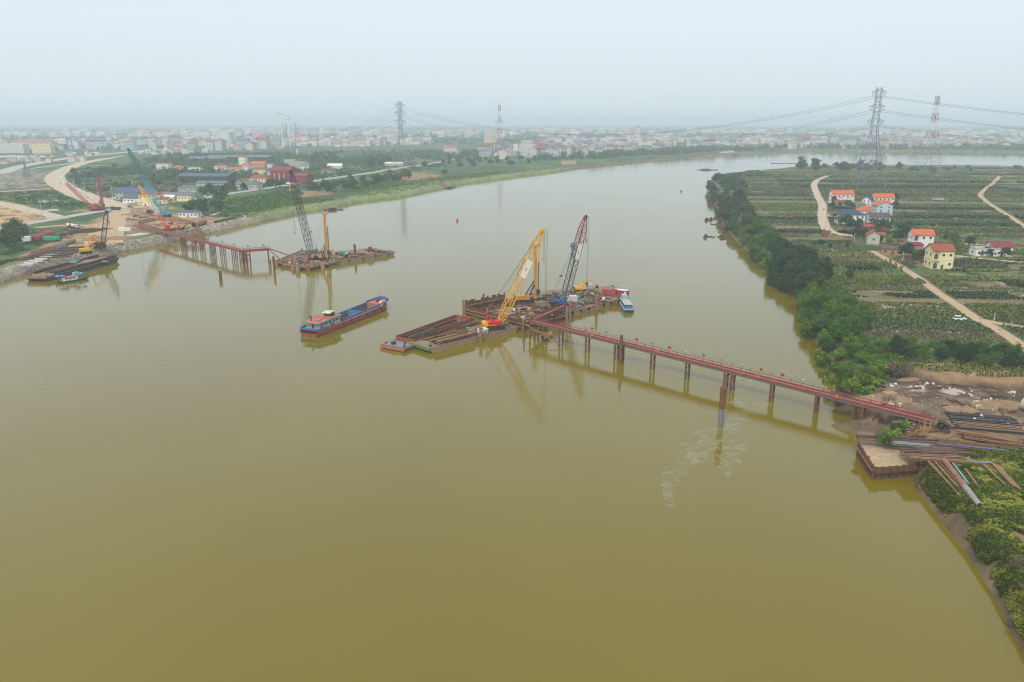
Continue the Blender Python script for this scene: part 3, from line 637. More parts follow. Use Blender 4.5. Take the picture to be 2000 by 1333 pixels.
def limb_mesh(h, crown_r, crown_z, seed, stems=1, r0=.22, name='trunk'):
    g = random.Random(seed); mb = MB()
    for s in range(stems):
        a = g.uniform(0, 6.28); off = Vector((math.cos(a), math.sin(a), 0)) * (0 if stems == 1 else .5)
        p = off; tp = Vector((g.uniform(-.3, .3), g.uniform(-.3, .3), crown_z * .75)) + off * 2.5
        mid = (p + tp) / 2 + Vector((g.uniform(-.2, .2), g.uniform(-.2, .2), 0))
        mb.cyl(p, mid, r0, r0 * .8, 7, False).cyl(mid, tp, r0 * .8, r0 * .55, 7, False)
        for k in range(6):
            a = k * 1.05 + g.uniform(-.3, .3) + s; e = tp + Vector((math.cos(a) * crown_r * .75, math.sin(a) * crown_r * .75, (h - crown_z) * g.uniform(.1, .8)))
            st = mid + (tp - mid) * g.uniform(.5, 1); m2 = (st + e) / 2 + Vector((0, 0, .35))
            mb.cyl(st, m2, r0 * .4, r0 * .25, 5, False).cyl(m2, e, r0 * .25, .03, 5, False)
    return mb
def tree_proto(name, h, r, m, seed, clumps=26, per=46, size=.55, base=.3, flat=.8, label='tree', cat='tree', stems=1, shape=1.):
    g = np.random.default_rng(seed); cz = h * (base + 1) / 2; hz = h * (1 - base) / 2
    cs, rs = [], []
    for i in range(clumps):
        d = g.normal(size=3); d /= np.linalg.norm(d); k = g.uniform(.35, .92)
        p = np.array([d[0] * r * k, d[1] * r * k, cz + d[2] * hz * k * .95]); f = 1 - shape * .25 * max(0, (p[2] - cz) / hz)
        p[:2] *= f; cs.append(p); rs.append(g.uniform(.24, .4) * r)
    v, f = leaf_cloud(cs, rs, per, size, seed + 1, flat)
    t = thing(name, label, cat)
    limb_mesh(h, r, max(h * base, .6), seed, stems, .05 * h ** .5 * 1.6).build('trunk', bark, t)
    np_mesh('crown', v, f, m, t)
    return t
# ------------------------------------------------------------------ trees and crops
f_bright = foliage('leaf_bright', (.15, .25, .025), (.06, .125, .016)); f_mid = foliage('leaf_mid', (.10, .175, .026), (.045, .092, .018)); f_dark = foliage('leaf_dark', (.04, .085, .028), (.02, .048, .018))
f_far = foliage('leaf_far', (.062, .115, .038), (.028, .062, .025)); f_dry = foliage('twigs_dry', (.2, .15, .09), (.11, .085, .055)); f_yel = foliage('leaf_yellow', (.27, .26, .03), (.15, .17, .025))
protos = {}
def proto(key, *a, **k):
    protos[key] = tree_proto(*a, **k); protos[key].hide_render = False; return protos[key]
proto('bank1', 'bank_tree', 9.5, 4.6, f_mid, 1, 34, 60, .62, .18, label='x', stems=2); proto('bank2', 'bank_tree', 8, 4.2, f_bright, 2, 30, 60, .62, .12, label='x', stems=3)
proto('dark1', 'shade_tree', 12, 5.6, f_dark, 3, 44, 64, .68, .16, label='x', stems=2); proto('dark2', 'shade_tree', 10, 5, f_dark, 4, 36, 60, .68, .15, label='x')
proto('shrub1', 'riverside_shrub', 3.6, 2.6, f_bright, 5, 20, 44, .5, .05, label='x', cat='shrub', stems=3); proto('shrub2', 'riverside_shrub', 3, 2.4, f_mid, 6, 18, 44, .5, .05, label='x', cat='shrub', stems=3)
proto('dry1', 'leafless_shrub', 4, 2.8, f_dry, 7, 22, 34, .34, .05, label='x', cat='shrub', stems=5)
proto('vill1', 'village_tree', 8, 3.6, f_dark, 8, 26, 40, .8, .22, label='x'); proto('vill2', 'village_tree', 6.5, 3.2, f_mid, 9, 24, 40, .8, .22, label='x')
proto('far1', 'plain_tree', 9, 5, f_far, 10, 18, 24, 1.6, .12, label='x'); proto('far2', 'plain_tree', 7.5, 5.6, f_far, 12, 18, 24, 1.6, .1, label='x'); proto('far3', 'plain_tree', 11, 4.6, f_dark, 13, 18, 24, 1.6, .14, label='x')
proto('palm1', 'round_topped_tree', 13, 4.2, f_far, 14, 12, 26, 1.2, .55, label='x')
USEDP = set()
def tree(key, p, label, group, sc=1., cat='tree', rz=None):
    sc = (sc * random.uniform(.85, 1.15),) * 2 + (sc * random.uniform(.85, 1.15),)
    rz = random.uniform(0, 6.28) if rz is None else rz
    if key in USEDP: o = copy_tree(protos[key], p, rz, sc, label, group)
    else: USEDP.add(key); o = place(protos[key], p, rz, sc); o['label'] = label; o['group'] = group
    o['category'] = cat; return o
def zground(p): return float(ground(np.array([[p[0], p[1]]]))[0][0])
def poisson(poly, dist, tries=6000, seed=0, cap=400):
    g = np.random.default_rng(seed); lo, hi = poly.min(0), poly.max(0); pts = g.uniform(lo, hi, (tries, 2)); pts = pts[inside(pts, poly)]; out = []
    for p in pts:
        dd = dist * (1 + .0 * p[1])
        if all((p[0] - q[0]) ** 2 + (p[1] - q[1]) ** 2 > dd * dd for q in out): out.append(p)
        if len(out) >= cap: break
    out = np.array(out); z = ground(out)[0]; return [Vector((a, b, c)) for (a, b), c in zip(out, z)]
# riverside thicket on the right bank, from near to far
zones = [
 ('trees beside the bridge end', [(1640, 745), (1612, 700), (1600, 672), (1650, 660), (1720, 680), (1735, 700), (1720, 725), (1690, 755), (1660, 768)], 4.2, ('bank1', 'bank2', 'bank2'), .62, 'bushy green tree in the thicket above the bridge end', 1),
 ('trees of the middle thicket', [(1575, 625), (1562, 600), (1570, 575), (1600, 560), (1640, 575), (1690, 640), (1680, 668), (1610, 672), (1590, 655)], 4.6, ('bank1', 'bank2', 'bank1'), .78, 'leafy bank tree in the thicket between shade trees and bridge', 2),
 ('dark shade trees at the bend', [(1522, 545), (1510, 530), (1520, 505), (1560, 505), (1610, 535), (1605, 560), (1570, 572), (1545, 566)], 6.0, ('dark1', 'dark2'), .92, 'big dark shade tree leaning over the water on the right bank', 3),
 ('trees along the right shore', [(1500, 522), (1462, 478), (1440, 455), (1455, 440), (1500, 455), (1545, 500), (1520, 520)], 7.0, ('bank1', 'bank2', 'dark2'), .8, 'mixed green tree on the right shore below the fields', 4),
 ('trees near the fishing boats', [(1428, 450), (1412, 425), (1402, 405), (1425, 395), (1462, 410), (1475, 440), (1445, 452)], 8.0, ('far1', 'far2', 'vill1'), .8, 'hazy green tree on the shore behind the fishing boats', 5),
 ('trees on the far point', [(1400, 398), (1388, 378), (1383, 362), (1398, 352), (1440, 350), (1455, 372), (1450, 400), (1425, 398)], 15., ('far1', 'far2', 'far3'), .9, 'hazy tree on the point where the right bank turns away', 6),
]
for gname, poly, dist, keys, sc, lab, sd in zones:
    for i, p in enumerate(poisson(L_poly(poly), dist, 2500, sd, 90)):
        tree(keys[i % len(keys)], p - Vector((0, 0, .2)), lab, gname, sc * (1.15 if sd > 4 else 1))
for i, p in enumerate(poisson(L_poly([(1645, 765), (1690, 772), (1740, 735), (1760, 712), (1735, 700), (1690, 745)]), 2.6, 900, 21, 40)): tree('shrub1' if i % 3 else 'shrub2', p - Vector((0, 0, .1)), 'low bright green shrub on the slope beside the bridge end', 'shrubs beside the bridge end', .8, 'shrub')
for i, p in enumerate(poisson(L_poly([(1612, 722), (1640, 738), (1655, 765), (1640, 772), (1618, 745)]), 3.2, 500, 22, 14)): tree('dry1', p - Vector((0, 0, 1.2)), 'grey leafless bush hanging over the muddy shore', 'leafless bushes above the mud', .95, 'shrub')
for i, p in enumerate(poisson(L_poly([(1735, 690), (1780, 680), (1850, 690), (1850, 712), (1740, 706)]), 4.5, 900, 23, 40)): tree('dark2' if i % 3 else 'bank1', p, 'dark hedge tree behind the churned earth of the right site', 'hedge behind the right site', .5)
for i, p in enumerate(poisson(L_poly([(1858, 700), (1880, 692), (1960, 700), (2060, 710), (2060, 735), (1960, 728), (1870, 720)]), 4.5, 900, 24, 50)): tree('dark2' if i % 3 else 'bank1', p, 'dark hedge tree at the right edge above the cut bank', 'hedge at the right edge', .52)
for i, (x, y, k, s, lab) in enumerate([(1725, 862, 'shrub1', .8, 'bright shrub between mud and sheet pile wharf'), (1740, 852, 'shrub1', .85, 'bright shrub above the mud, below the trestle foot'), (1752, 842, 'shrub2', .75, 'green shrub tucked under the trestle foot'), (1765, 832, 'shrub1', .6, 'small bright shrub beside the trestle ramp'), (1733, 866, 'shrub2', .6, 'small shrub at the edge of the rust brown beams')]): tree(k, L(x, y) - Vector((0, 0, .4)), lab, 'shrubs at the trestle foot', s, 'shrub')
tree('dry1', L(1752, 738), 'spindly half bare sapling with yellow green leaves above the slope', 'bare saplings', 1.3)
# trees among the right bank houses
vt = [(1628, 402, 'vill1', 1.1), (1640, 408, 'vill2', 1.), (1625, 412, 'vill1', 1.), (1655, 404, 'vill2', 1.), (1662, 410, 'vill1', .9), (1640, 440, 'vill2', 1.2), (1652, 446, 'vill1', 1.2), (1634, 436, 'vill1', .9), (1662, 452, 'vill1', 1.), (1676, 456, 'vill1', 1.2), (1672, 468, 'dark2', .85),
      (1686, 470, 'vill1', 1.1), (1690, 448, 'vill2', .8), (1704, 446, 'vill1', 1.), (1716, 450, 'vill1', 1.1), (1727, 446, 'vill2', 1.), (1722, 438, 'far3', .7), (1735, 455, 'vill1', .9), (1745, 398, 'vill1', 1.3), (1748, 408, 'vill1', .9), (1720, 476, 'vill2', .9), (1735, 478, 'vill2', .8), (1760, 468, 'vill1', 1.4), (1770, 462, 'dark2', .9), (1752, 474, 'vill1', 1.),
      (1762, 505, 'vill1', 1.0), (1772, 508, 'vill1', 1.2), (1785, 510, 'vill2', 1.), (1797, 508, 'vill1', .8), (1848, 470, 'vill2', 1.1), (1860, 478, 'vill2', 1.2), (1866, 492, 'bank2', .9), (1858, 500, 'bank2', .8), (1893, 486, 'vill1', 1.), (1925, 500, 'vill1', .6), (1933, 502, 'vill1', .6), (1917, 501, 'vill2', .55), (1962, 504, 'vill1', .7), (1972, 505, 'vill1', .6),
      (1660, 546, 'vill2', .7), (1618, 545, 'vill2', .6), (1640, 480, 'vill2', .6), (1620, 486, 'vill2', .5), (1655, 484, 'vill2', .6), (1605, 484, 'vill1', .6), (1590, 482, 'vill2', .6), (1600, 478, 'vill2', .5)]
for i, (x, y, k, s) in enumerate(vt):
    near = 'the blue hip roofed house' if y < 460 and x < 1700 else 'the twin gabled house' if x < 1740 and y < 465 else 'the small beige house' if x < 1730 else 'the orange roofed white house' if y < 480 and x < 1800 else 'the cream house' if x < 1870 else 'the flat roofed white house'
    tree(k, L(x, y), 'garden tree growing close to ' + near if x > 1622 and y < 512 else 'lone bushy tree at the edge of the right bank fields', 'garden trees of the right bank', s)
# shelter belt on the far side of the right bank
for i in range(46):
    x = random.choice([random.uniform(1545, 1610), random.uniform(1630, 1760), random.uniform(1650, 2010), random.uniform(1780, 1900)]); y = random.uniform(329.5, 337)
    tree(random.choice(['far1', 'far2', 'far3', 'palm1'] if x < 1780 else ['far2', 'far2', 'far1']), L(x, y), 'hazy tree on the far rim of the right bank', 'trees on the far rim of the right bank', random.uniform(1.1, 1.7) if x < 1760 else random.uniform(.55, .9))
# left bank: riverside woods, gardens, groves
def belt(poly, dist, keys, sc, lab, gname, seed, cap=80):
    for i, p in enumerate(poisson(L_poly(poly), dist, 1800, seed, cap)): tree(keys[i % len(keys)], p, lab, gname, sc)
belt([(360, 412), (380, 400), (430, 394), (440, 408), (400, 420), (372, 420)], 11, ('far1', 'vill1', 'far2'), .8, 'dense tree behind the stacked pipes on the left bank', 'trees behind the stacked pipes', 31, 30)
belt([(420, 388), (440, 384), (446, 392), (428, 396)], 11, ('far3', 'far1'), .8, 'dark tree beside the paved road and the green truck', 'trees beside the green truck', 32, 6)
belt([(585, 370), (640, 366), (700, 355), (770, 345), (800, 340), (800, 352), (700, 372), (640, 378), (600, 374)], 14, ('far1', 'far2', 'far3'), .95, 'tree in the wood between paved road and riverside grass', 'trees of the left bank wood', 33, 48)
belt([(395, 372), (470, 362), (560, 350), (570, 358), (470, 374), (400, 386)], 15, ('far1', 'far3'), .75, 'garden tree among the left bank houses', 'trees among the left bank houses', 34, 28)
belt([(290, 352), (360, 340), (430, 338), (430, 352), (360, 362), (300, 366)], 18, ('far1', 'far2', 'far3'), .8, 'tree around the long dark shed on the left', 'trees around the long sheds', 35, 20)
belt([(600, 322), (615, 305), (660, 300), (662, 318), (630, 324)], 16, ('far3', 'far1'), 1.1, 'tree of the dark grove behind the houses', 'trees of the dark grove', 36, 24)
belt([(715, 325), (760, 318), (762, 324), (720, 330)], 18, ('palm1', 'palm1', 'far3'), 1., 'tall tree beside the fish pond', 'tall trees beside the pond', 37, 14)
belt([(840, 318), (900, 305), (1000, 308), (1080, 312), (1085, 322), (1000, 326), (880, 330)], 24, ('far1', 'far2', 'far3'), 1.1, 'hazy tree on the left bank near the striped pylon', 'trees near the striped pylon', 38, 24)
belt([(0, 470), (30, 448), (46, 452), (46, 470), (20, 486), (-30, 500), (-40, 480)], 7.5, ('vill1', 'bank1', 'far1'), .95, 'leafy tree at the left edge beside the site huts', 'trees beside the site huts', 39, 18)
belt([(120, 345), (150, 333), (230, 325), (300, 330), (290, 338), (180, 345)], 24, ('far2', 'far1'), .8, 'tree at the rim of the green fields inside the road bend', 'trees inside the road bend', 40, 14)
belt([(290, 312), (350, 305), (420, 306), (480, 312), (420, 320), (300, 322)], 22, ('far3', 'far1'), 1.1, 'dark hazy tree behind the left bank houses', 'dark trees behind the left houses', 41, 20)
tree('far3', L(828, 330), 'round dark tree standing beside the paved road', 'lone trees of the left bank', 1.2); tree('far1', L(868, 342), 'round bush tree on the terraced left bank', 'lone trees of the left bank', 1.)
# far woods that read as one mass
def wood(name, poly, n, size, m, label, seed, hgt=9., rad=6., per=16, thr=.5, patch=170):
    g = np.random.default_rng(seed); q = L_poly(poly) if not isinstance(poly, np.ndarray) else poly
    lo, hi = q.min(0), q.max(0); pts = g.uniform(lo, hi, (n * 8, 2)); pts = pts[inside(pts, q) & (signed(pts, LP) > 14)]
    for r, w in ROADS: pts = pts[seg_dist(pts, r, False) > w * .5 + 4]
    pts = pts[fbm(pts, patch, 3) > thr][:n]; k = g.uniform(.6, 1.25, len(pts))
    cs = np.column_stack([pts, ZL + hgt * .42 * k]); rs = rad * k
    v, f = leaf_cloud(cs, rs, per, size, seed, hgt / rad * .55)
    return tag(np_mesh(name, v, f, m), label, 'woodland', kind='stuff')
wood('woodland', [(240, 330), (300, 310), (560, 300), (900, 296), (1000, 300), (880, 312), (640, 332), (420, 362), (300, 352)], 1500, 3.0, f_far, 'patchy woods and hedges between the left bank houses', 51, 9, 6, 24, .42, 90)
wood('village_gardens', [(380, 378), (420, 360), (560, 345), (640, 340), (700, 338), (690, 345), (570, 358), (430, 380)], 240, 2.2, f_mid, 'gardens and bushes around the left bank houses', 56, 5, 4, 26, .3, 60)
wood('distant_woodland', [(-300, 300), (0, 300), (300, 292), (900, 283), (1400, 280), (2300, 285), (2300, 262), (1400, 256), (0, 262), (-400, 270)], 5200, 7.0, f_far, 'distant woods and gardens merging into the haze', 52, 13, 12, 18, .4, 260)
wood('far_bank_woodland', [(1040, 316), (1140, 313), (1300, 304), (1420, 296), (1600, 294), (2000, 295), (2200, 297), (2200, 288), (1600, 286), (1300, 293), (1050, 308)], 1300, 4.5, f_far, 'line of woods along the far bank before the town', 53, 12, 9, 22, .36, 160)
wood('horizon_woodland', np.array([[-9000., 6000], [9000, 6000], [14000, 11000], [-14000, 11000]]), 2600, 26, f_far, 'tree lines fading into the haze near the horizon', 54, 16, 34)
wood('riverside_scrub', [(400, 424), (440, 408), (560, 392), (700, 366), (860, 346), (1000, 334), (1000, 342), (860, 352), (720, 374), (600, 402), (480, 426)], 700, 1.3, f_mid, 'low scrub on the grassy left bank', 55, 2.2, 2.6, 22, .45, 40)
wood('field_bushes', [(110, 375), (130, 345), (230, 330), (300, 330), (300, 372), (240, 380)], 260, 2., f_far, 'low bushes across the green fields inside the road bend', 57, 2.6, 4, 20, .5, 50)
wood('meadow_bushes', [(-60, 392), (0, 378), (90, 372), (180, 398), (150, 412), (60, 402)], 200, 1.8, f_mid, 'low bushes in the green meadow left of the red crane', 58, 1.6, 4, 18, .45, 40)
wood('bank_thicket', [(400, 420), (440, 396), (570, 370), (600, 384), (520, 406), (430, 426)], 420, 1.5, f_mid, 'mixed scrub between paved road and left shore', 60, 3.2, 3, 24, .38, 40)
wood('plain_scrub', [(110, 372), (150, 330), (300, 318), (480, 318), (640, 318), (840, 318), (880, 325), (700, 352), (560, 372), (420, 396), (330, 392), (250, 398)], 1100, 2., f_far, 'low scrub and garden greenery across the left plain', 62, 2.4, 4.5, 18, .46, 55)
wood('site_weeds', [(-40, 520), (0, 500), (60, 470), (180, 450), (200, 440), (130, 462), (60, 500), (0, 528)], 420, .9, f_mid, 'weeds on the left site between the stacks', 59, 1., 1.6, 22, .42, 18)
# ------------------------------------------------------------------ vessels
def hull_secs(prof):   # (x, half beam, deck z, keel z, half beam at keel)
    return [[(x, -b, d), (x, -b * .98, .35), (x, -k, kz), (x, k, kz), (x, b * .98, .35), (x, b, d)] for x, b, d, kz, k in prof]
def cargo_ship():
    a, b = P(603, 657), P(750, 599); Ls = (b - a).length; t = thing('cargo_ship', 'red hulled river cargo ship with blue trim and two empty holds under way', 'ship', a, heading(a, b)); B = 4.5
    pr = [(0, 3.6, 2.3, -.1, 2.6), (.03 * Ls, 4.1, 2.25, -.6, 3.2), (.12 * Ls, B, 2.1, -.8, 4.2), (.33 * Ls, B, 2.1, -.8, 4.4), (.6 * Ls, B, 2.15, -.8, 4.4), (.82 * Ls, B, 2.4, -.8, 4.2), (.9 * Ls, 3.9, 2.9, -.7, 2.8), (.96 * Ls, 2.7, 3.35, -.3, 1.3), (Ls, 1.0, 3.7, .6, .3)]
    S = hull_secs(pr); hb = MB().loft(S, closed=False, caps=False)
    hb.add(S[0], [(0, 1, 2, 3, 4, 5)]).add(S[-1], [(5, 4, 3, 2, 1, 0)]); hl = hb.build('hull', hullred, t)
    for zz in (1.0, 1.55): 
        w = MB()
        for s in (-1, 1):
            for i in range(1, len(pr) - 2):
                x0, b0, d0 = pr[i][:3]; x1, b1, d1 = pr[i + 1][:3]; w.bar((x0, s * (b0 + .02), zz * d0 / 2.1), (x1, s * (b1 + .02), zz * d1 / 2.1), .1, .14)
        w.build('rubbing_strake', mat('strake_pink', (.45, .17, .13), .7), hl)
    h0, h1, hw = .335 * Ls, .845 * Ls, 3.3
    d = MB()
    def strip(x0, x1, y0a, y0b, y1a, y1b, z0, z1): d.add([(x0, y0a, z0), (x1, y1a, z1), (x1, y1b, z1), (x0, y0b, z0)], [(0, 1, 2, 3)])
    strip(0, .03 * Ls, -3.55, 3.55, -4.05, 4.05, 2.22, 2.2); strip(.03 * Ls, .12 * Ls, -4.05, 4.05, -4.45, 4.45, 2.2, 2.05); strip(.12 * Ls, h0, -4.45, 4.45, -4.45, 4.45, 2.05, 2.05)
    for s in (-1, 1): strip(h0, .82 * Ls, s * 4.45, s * hw, s * 4.45, s * hw, 2.05, 2.3)
    for s in (-1, 1): strip(.82 * Ls, h1, s * 4.45, s * hw, s * 4.2, s * hw, 2.3, 2.5)
    strip(h1, .9 * Ls, -4.2, 4.2, -3.85, 3.85, 2.5, 2.8); strip(.9 * Ls, .96 * Ls, -3.85, 3.85, -2.65, 2.65, 2.8, 3.2); strip(.96 * Ls, Ls, -2.65, 2.65, -.95, .95, 3.2, 3.5)
    d.build('deck', deckred, t)
    hold = MB(); mid = .58 * Ls
    for x0, x1 in ((h0, mid - .25), (mid + .25, h1)):
        v = [(x0, -hw, 2.1), (x1, -hw, 2.1), (x1, hw, 2.1), (x0, hw, 2.1)]; w = [(x0, -hw, -.4), (x1, -hw, -.4), (x1, hw, -.4), (x0, hw, -.4)]
        hold.add(v + w, [(4, 5, 6, 7), (0, 1, 5, 4), (1, 2, 6, 5), (2, 3, 7, 6), (3, 0, 4, 7)])
    hold.build('hold', mat('hold_rust', (.36, .24, .13), .85, (.17, .1, .06), .5, amount=.65), t)
    for s in (-1, 1):
        c = MB().bar((h0, s * (hw + .1), 2.5), (h1, s * (hw + .1), 2.8), .22, .9)
        for i in range(9): x = h0 + (h1 - h0) * (i + .5) / 9; c.box((x, s * (hw + .38), 2.6), (.3, .35, .6))
        c.build('coaming', blued, t)
    MB().prof([(mid - .3, 2.0), (mid + .3, 2.0), (mid + .3, 3.0), (mid - .3, 3.0)], -hw + .02, hw - .02).build('cross_beam', blued, t)
    for x in (h0 - .12, h1 + .12): MB().box((x, 0, 2.55), (.22, 2 * hw + .4, .9)).build('hatch_end', blued if x < 20 else deckred, t)
    bw = MB(); sw = MB()
    for s in (-1, 1):
        q = [(.86 * Ls, 4.15, 2.7), (.9 * Ls, 3.95, 2.9), (.96 * Ls, 2.75, 3.35), (Ls, 1.05, 3.7)]
        for u, v in zip(q, q[1:]): bw.bar((u[0], s * u[1], u[2] + .35), (v[0], s * v[1], v[2] + .35), .2, .8)
        q = [(0, 3.6, 2.3), (.03 * Ls, 4.1, 2.25), (.12 * Ls, 4.5, 2.1)]
        for u, v in zip(q, q[1:]): sw.bar((u[0], s * u[1], u[2] + .3), (v[0], s * v[1], v[2] + .3), .16, .65)
    bw.bar((Ls, -1.05, 4.05), (Ls, 1.05, 4.05), .2, .8); sw.bar((0, -3.6, 2.6), (0, 3.6, 2.6), .16, .65); bw.build('bow_bulwark', blued, t); sw.build('stern_bulwark', blued, t)
    wall = mat('deckhouse_wall', (.42, .5, .55), .6, (.33, .36, .38), .6); x0, x1 = .055 * Ls, .30 * Ls
    hs = MB().span(x0, x1, -3.1, 3.1, 2.06, 4.5).build('deckhouse', wall, t)
    for i in range(5):
        for s in (-1, 1): MB().box((x0 + 1.6 + i * 2.3, s * 3.1, 3.6), (1.1, .08, .8)).build('window', glass, hs)
    MB().box((x0, 0, 3.15), (.08, .9, 1.9)).build('door', mat('door_dark', (.06, .07, .08), .5), hs); MB().box((x0 + 1.2, -3.12, 3.1), (1.5, .08, 1.9)).build('door', deckred, hs)
    rf = MB().prof([(x0 - 1.6, 4.5), (x1 + .6, 4.75), (x1 + .6, 4.95), (x0 - 1.6, 4.7)], -3.7, 3.7).build('roof', deckred, t)
    tr = MB()
    for s in (-1, 1): tr.bar((x0 - 1.65, s * 3.75, 4.62), (x1 + .65, s * 3.75, 4.86), .1, .34)
    tr.bar((x0 - 1.66, -3.8, 4.6), (x0 - 1.66, 3.8, 4.6), .1, .34); tr.build('roof_trim', lgreen, rf)
    MB().box((x0 + 2.4, -.8, 4.95), (2.4, 1.6, .35)).build('roof_hatch', deckred, rf)
    MB().box(((x0 + x1) / 2 - .3, 0, 4.98), (.25, 7.2, .3)).build('roof_step', deckred, rf)
    cx = x1 - 2.2; cn = MB().prof([(cx - 2.4, 6.05), (cx, 6.4), (cx + 2.2, 6.1), (cx + 2.2, 6.2), (cx, 6.5), (cx - 2.4, 6.15)], -1.8, 1.8)
    cn.build('canopy', mat('canopy_cream_green', (.58, .66, .45), .6), t)
    MB().span(cx - 1.6, cx + 1.5, -1.3, 1.3, 4.9, 6.0).build('wheelhouse', mat('wheelhouse_dark', (.05, .09, .08), .3), t)
    MB().cyl((x0 + 1.2, 1.5, 4.6), (x0 + 1.2, 1.5, 6.4), .22, n=8).bar((x0 + 1.2, 1.5, 6.4), (x0 + .3, 1.5, 6.5), .4).build('exhaust_pipe', steel, t)
    for i in range(7): MB().tube((-.35, -3 + i, 1.75), (-.05, -3 + i, 1.75), .48, .2).build('tyre', black, t)
    for i in range(6): MB().tube((.3 * Ls + i * 5.2, -4.8, 1.8), (.3 * Ls + i * 5.2, -4.52, 1.8), .4, .17).build('tyre', black, t)
    MB().tube((Ls - .3, -1.9, 3.2), (Ls - .1, -1.3, 3.2), .7, .25).build('tyre', black, t)
    MB().cyl((.93 * Ls, -.9, 3.5), (.93 * Ls, .9, 3.5), .5, n=10).span(.925 * Ls - .7, .925 * Ls + .7, -1.1, 1.1, 3.0, 3.4).build('windlass', steel, t)
    MB().box((.9 * Ls, -2.0, 3.3), (1.6, 1.1, .7)).build('deck_box', white, t); MB().cyl((.955 * Ls, 0, 3.3), (.955 * Ls, 0, 5.6), .1, n=6).build('jack_staff', red, t)
    MB().blob((.19 * Ls, -3.9, 2.7), (.5, .5, .7), jit=.3).build('potted_plant', f_mid, t)
cargo_ship()
def deck_barge(name, label, a, b, w, h, hm, dm, side=1, rail=None, rake=.06, tyres=0, endm=None):
    """flat barge; near waterline runs from a to b, width w to the left of that line"""
    ln = (b - a).length; t = thing(name, label, 'barge', a, heading(a, b)); k = rake * ln
    sec = [[(x, y, z) for y, z in ((0, h), (0, zb), (w, zb), (w, h))] for x, zb in ((0, h - .7), (k, -.7), (ln - k, -.7), (ln, h - .7))]
    MB().loft(sec).build('hull', hm, t)
    MB().box((ln / 2, w / 2, h + .03), (ln - .3, w - .3, .06)).build('deck', dm, t)
    MB().bar((0, 0, h - .12), (ln, 0, h - .12), .16, .3).bar((0, w, h - .12), (ln, w, h - .12), .16, .3).build('rubbing_strake', gsteel if rail is None else hm, t)
    if endm: MB().box((-.03, w / 2, h - .5), (.12, w + .1, 1.05)).build('end_plate', endm, t)
    if rail is not None:
        for s in (.35, w - .35):
            r = MB(); n = int(ln * .82 / 1.1)
            for i in range(n): r.box((ln * .12 + i * 1.1, s, h + .55), (.22, .22, 1.1))
            r.bar((ln * .12, s, h + 1.05), (ln * .94, s, h + 1.05), .14); q = r.build('side_rail', rail, t)
    for i in range(tyres): MB().tube((ln * (i + .5) / tyres, -.35, h - .7), (ln * (i + .5) / tyres, -.06, h - .7), .6, .22).build('tyre', black, t)
    for x in (.03, .97):
        for y in (.12, .88): MB().cyl((ln * x, w * y, h + .06), (ln * x, w * y, h + .65), .22, n=8).cyl((ln * x + .5, w * y, h + .06), (ln * x + .5, w * y, h + .65), .22, n=8).build('bollard', steel, t)
    return t, ln
def beam_mesh(kind, ln, name='steel_beam', m=None):
    mb = MB()
    if kind == 'H': mb.box((0, 0, .04), (ln, .42, .05)).box((0, 0, .22), (ln, .05, .31)).box((0, 0, .4), (ln, .42, .05))
    elif kind == 'sheet': mb.prism([(-.42, 0), (-.2, .0), (-.12, .2), (.12, .2), (.2, 0), (.42, 0), (.42, .07), (.24, .07), (.16, .27), (-.16, .27), (-.24, .07), (-.42, .07)], 0, ln)
    elif kind == 'pipe': mb.tube((-ln / 2, 0, .45), (ln / 2, 0, .45), .45, .05, 12)
    elif kind == 'plank': mb.box((0, 0, .06), (ln, .3, .12))
    return mb
BEAMS = {}
def beam(kind, ln, m, loc, rz, label, group, name=None, cat=None, parent=None, tilt=0):
    key = (kind, round(ln, 1), m.name); nm = name or {'H': 'steel_beam', 'sheet': 'sheet_pile', 'pipe': 'steel_pipe', 'plank': 'timber_plank'}[kind]
    if key not in BEAMS: o = beam_mesh(kind, ln).build(nm, m); BEAMS[key] = o.data
    else: o = bpy.data.objects.new(nm, BEAMS[key]); col.objects.link(o)
    o.parent = parent; o.location = loc; o.rotation_euler = (0, tilt, rz)
    if parent is None: tag(o, label, cat or {'H': 'beam', 'sheet': 'sheet pile', 'pipe': 'pipe', 'plank': 'plank'}[kind], group)
    return o
# centre left: the two material barges
a, b = P(839, 691.5), P(1012, 647.5)
fb, fl = deck_barge('flat_barge', 'tan flat barge with green bow carrying the yellow boomed crane', a, b, 11.5, 1.9, tan_hull, mat('barge_deck', (.30, .22, .14), .9, (.17, .12, .08), .4), rail=steel, rake=.05, endm=green)
FB = Matrix.Translation(a) @ Matrix.Rotation(heading(a, b), 4, 'Z'); fh = heading(a, b)
def onb(M, x, y, z): return M @ Vector((x, y, z))
for i in range(17):
    x = random.uniform(.22, .45) * fl; y = 1.3 + (i % 9) * 1.0; beam('H' if i % 3 else 'pipe', random.choice([10., 12.]), rust if i % 2 else rust2, onb(FB, x, y, 1.98 + (i // 9) * .5), fh + random.uniform(-.03, .03), 'rusty steel section stacked on the flat barge before the yellow crane', 'steel stacked on the flat barge')
beam('pipe', 17., rust2, onb(FB, .3 * fl, 1.2, 2.6), fh, 'long rusty pipe along the near rail of the flat barge', 'pipes on the flat barge')
for i in range(4): beam('plank', 8., timber, onb(FB, .72 * fl + i, 9.5 - i * .5, 1.98), fh + .1 * i, 'loose timber plank at the back of the flat barge', 'planks on the flat barge')
a2, b2 = P(790, 689), P(932, 633.5)
rb, rl = deck_barge('open_barge', 'rusty red open barge with orange bow filled with steel lengths', a2, b2, 10.5, 1.3, hullred, mat('barge_floor', (.24, .16, .1), .9, (.13, .09, .06), .5), rake=.04, endm=paint('faded_orange', (.42, .15, .09), w=.3))
RB = Matrix.Translation(a2) @ Matrix.Rotation(heading(a2, b2), 4, 'Z'); rh = heading(a2, b2)
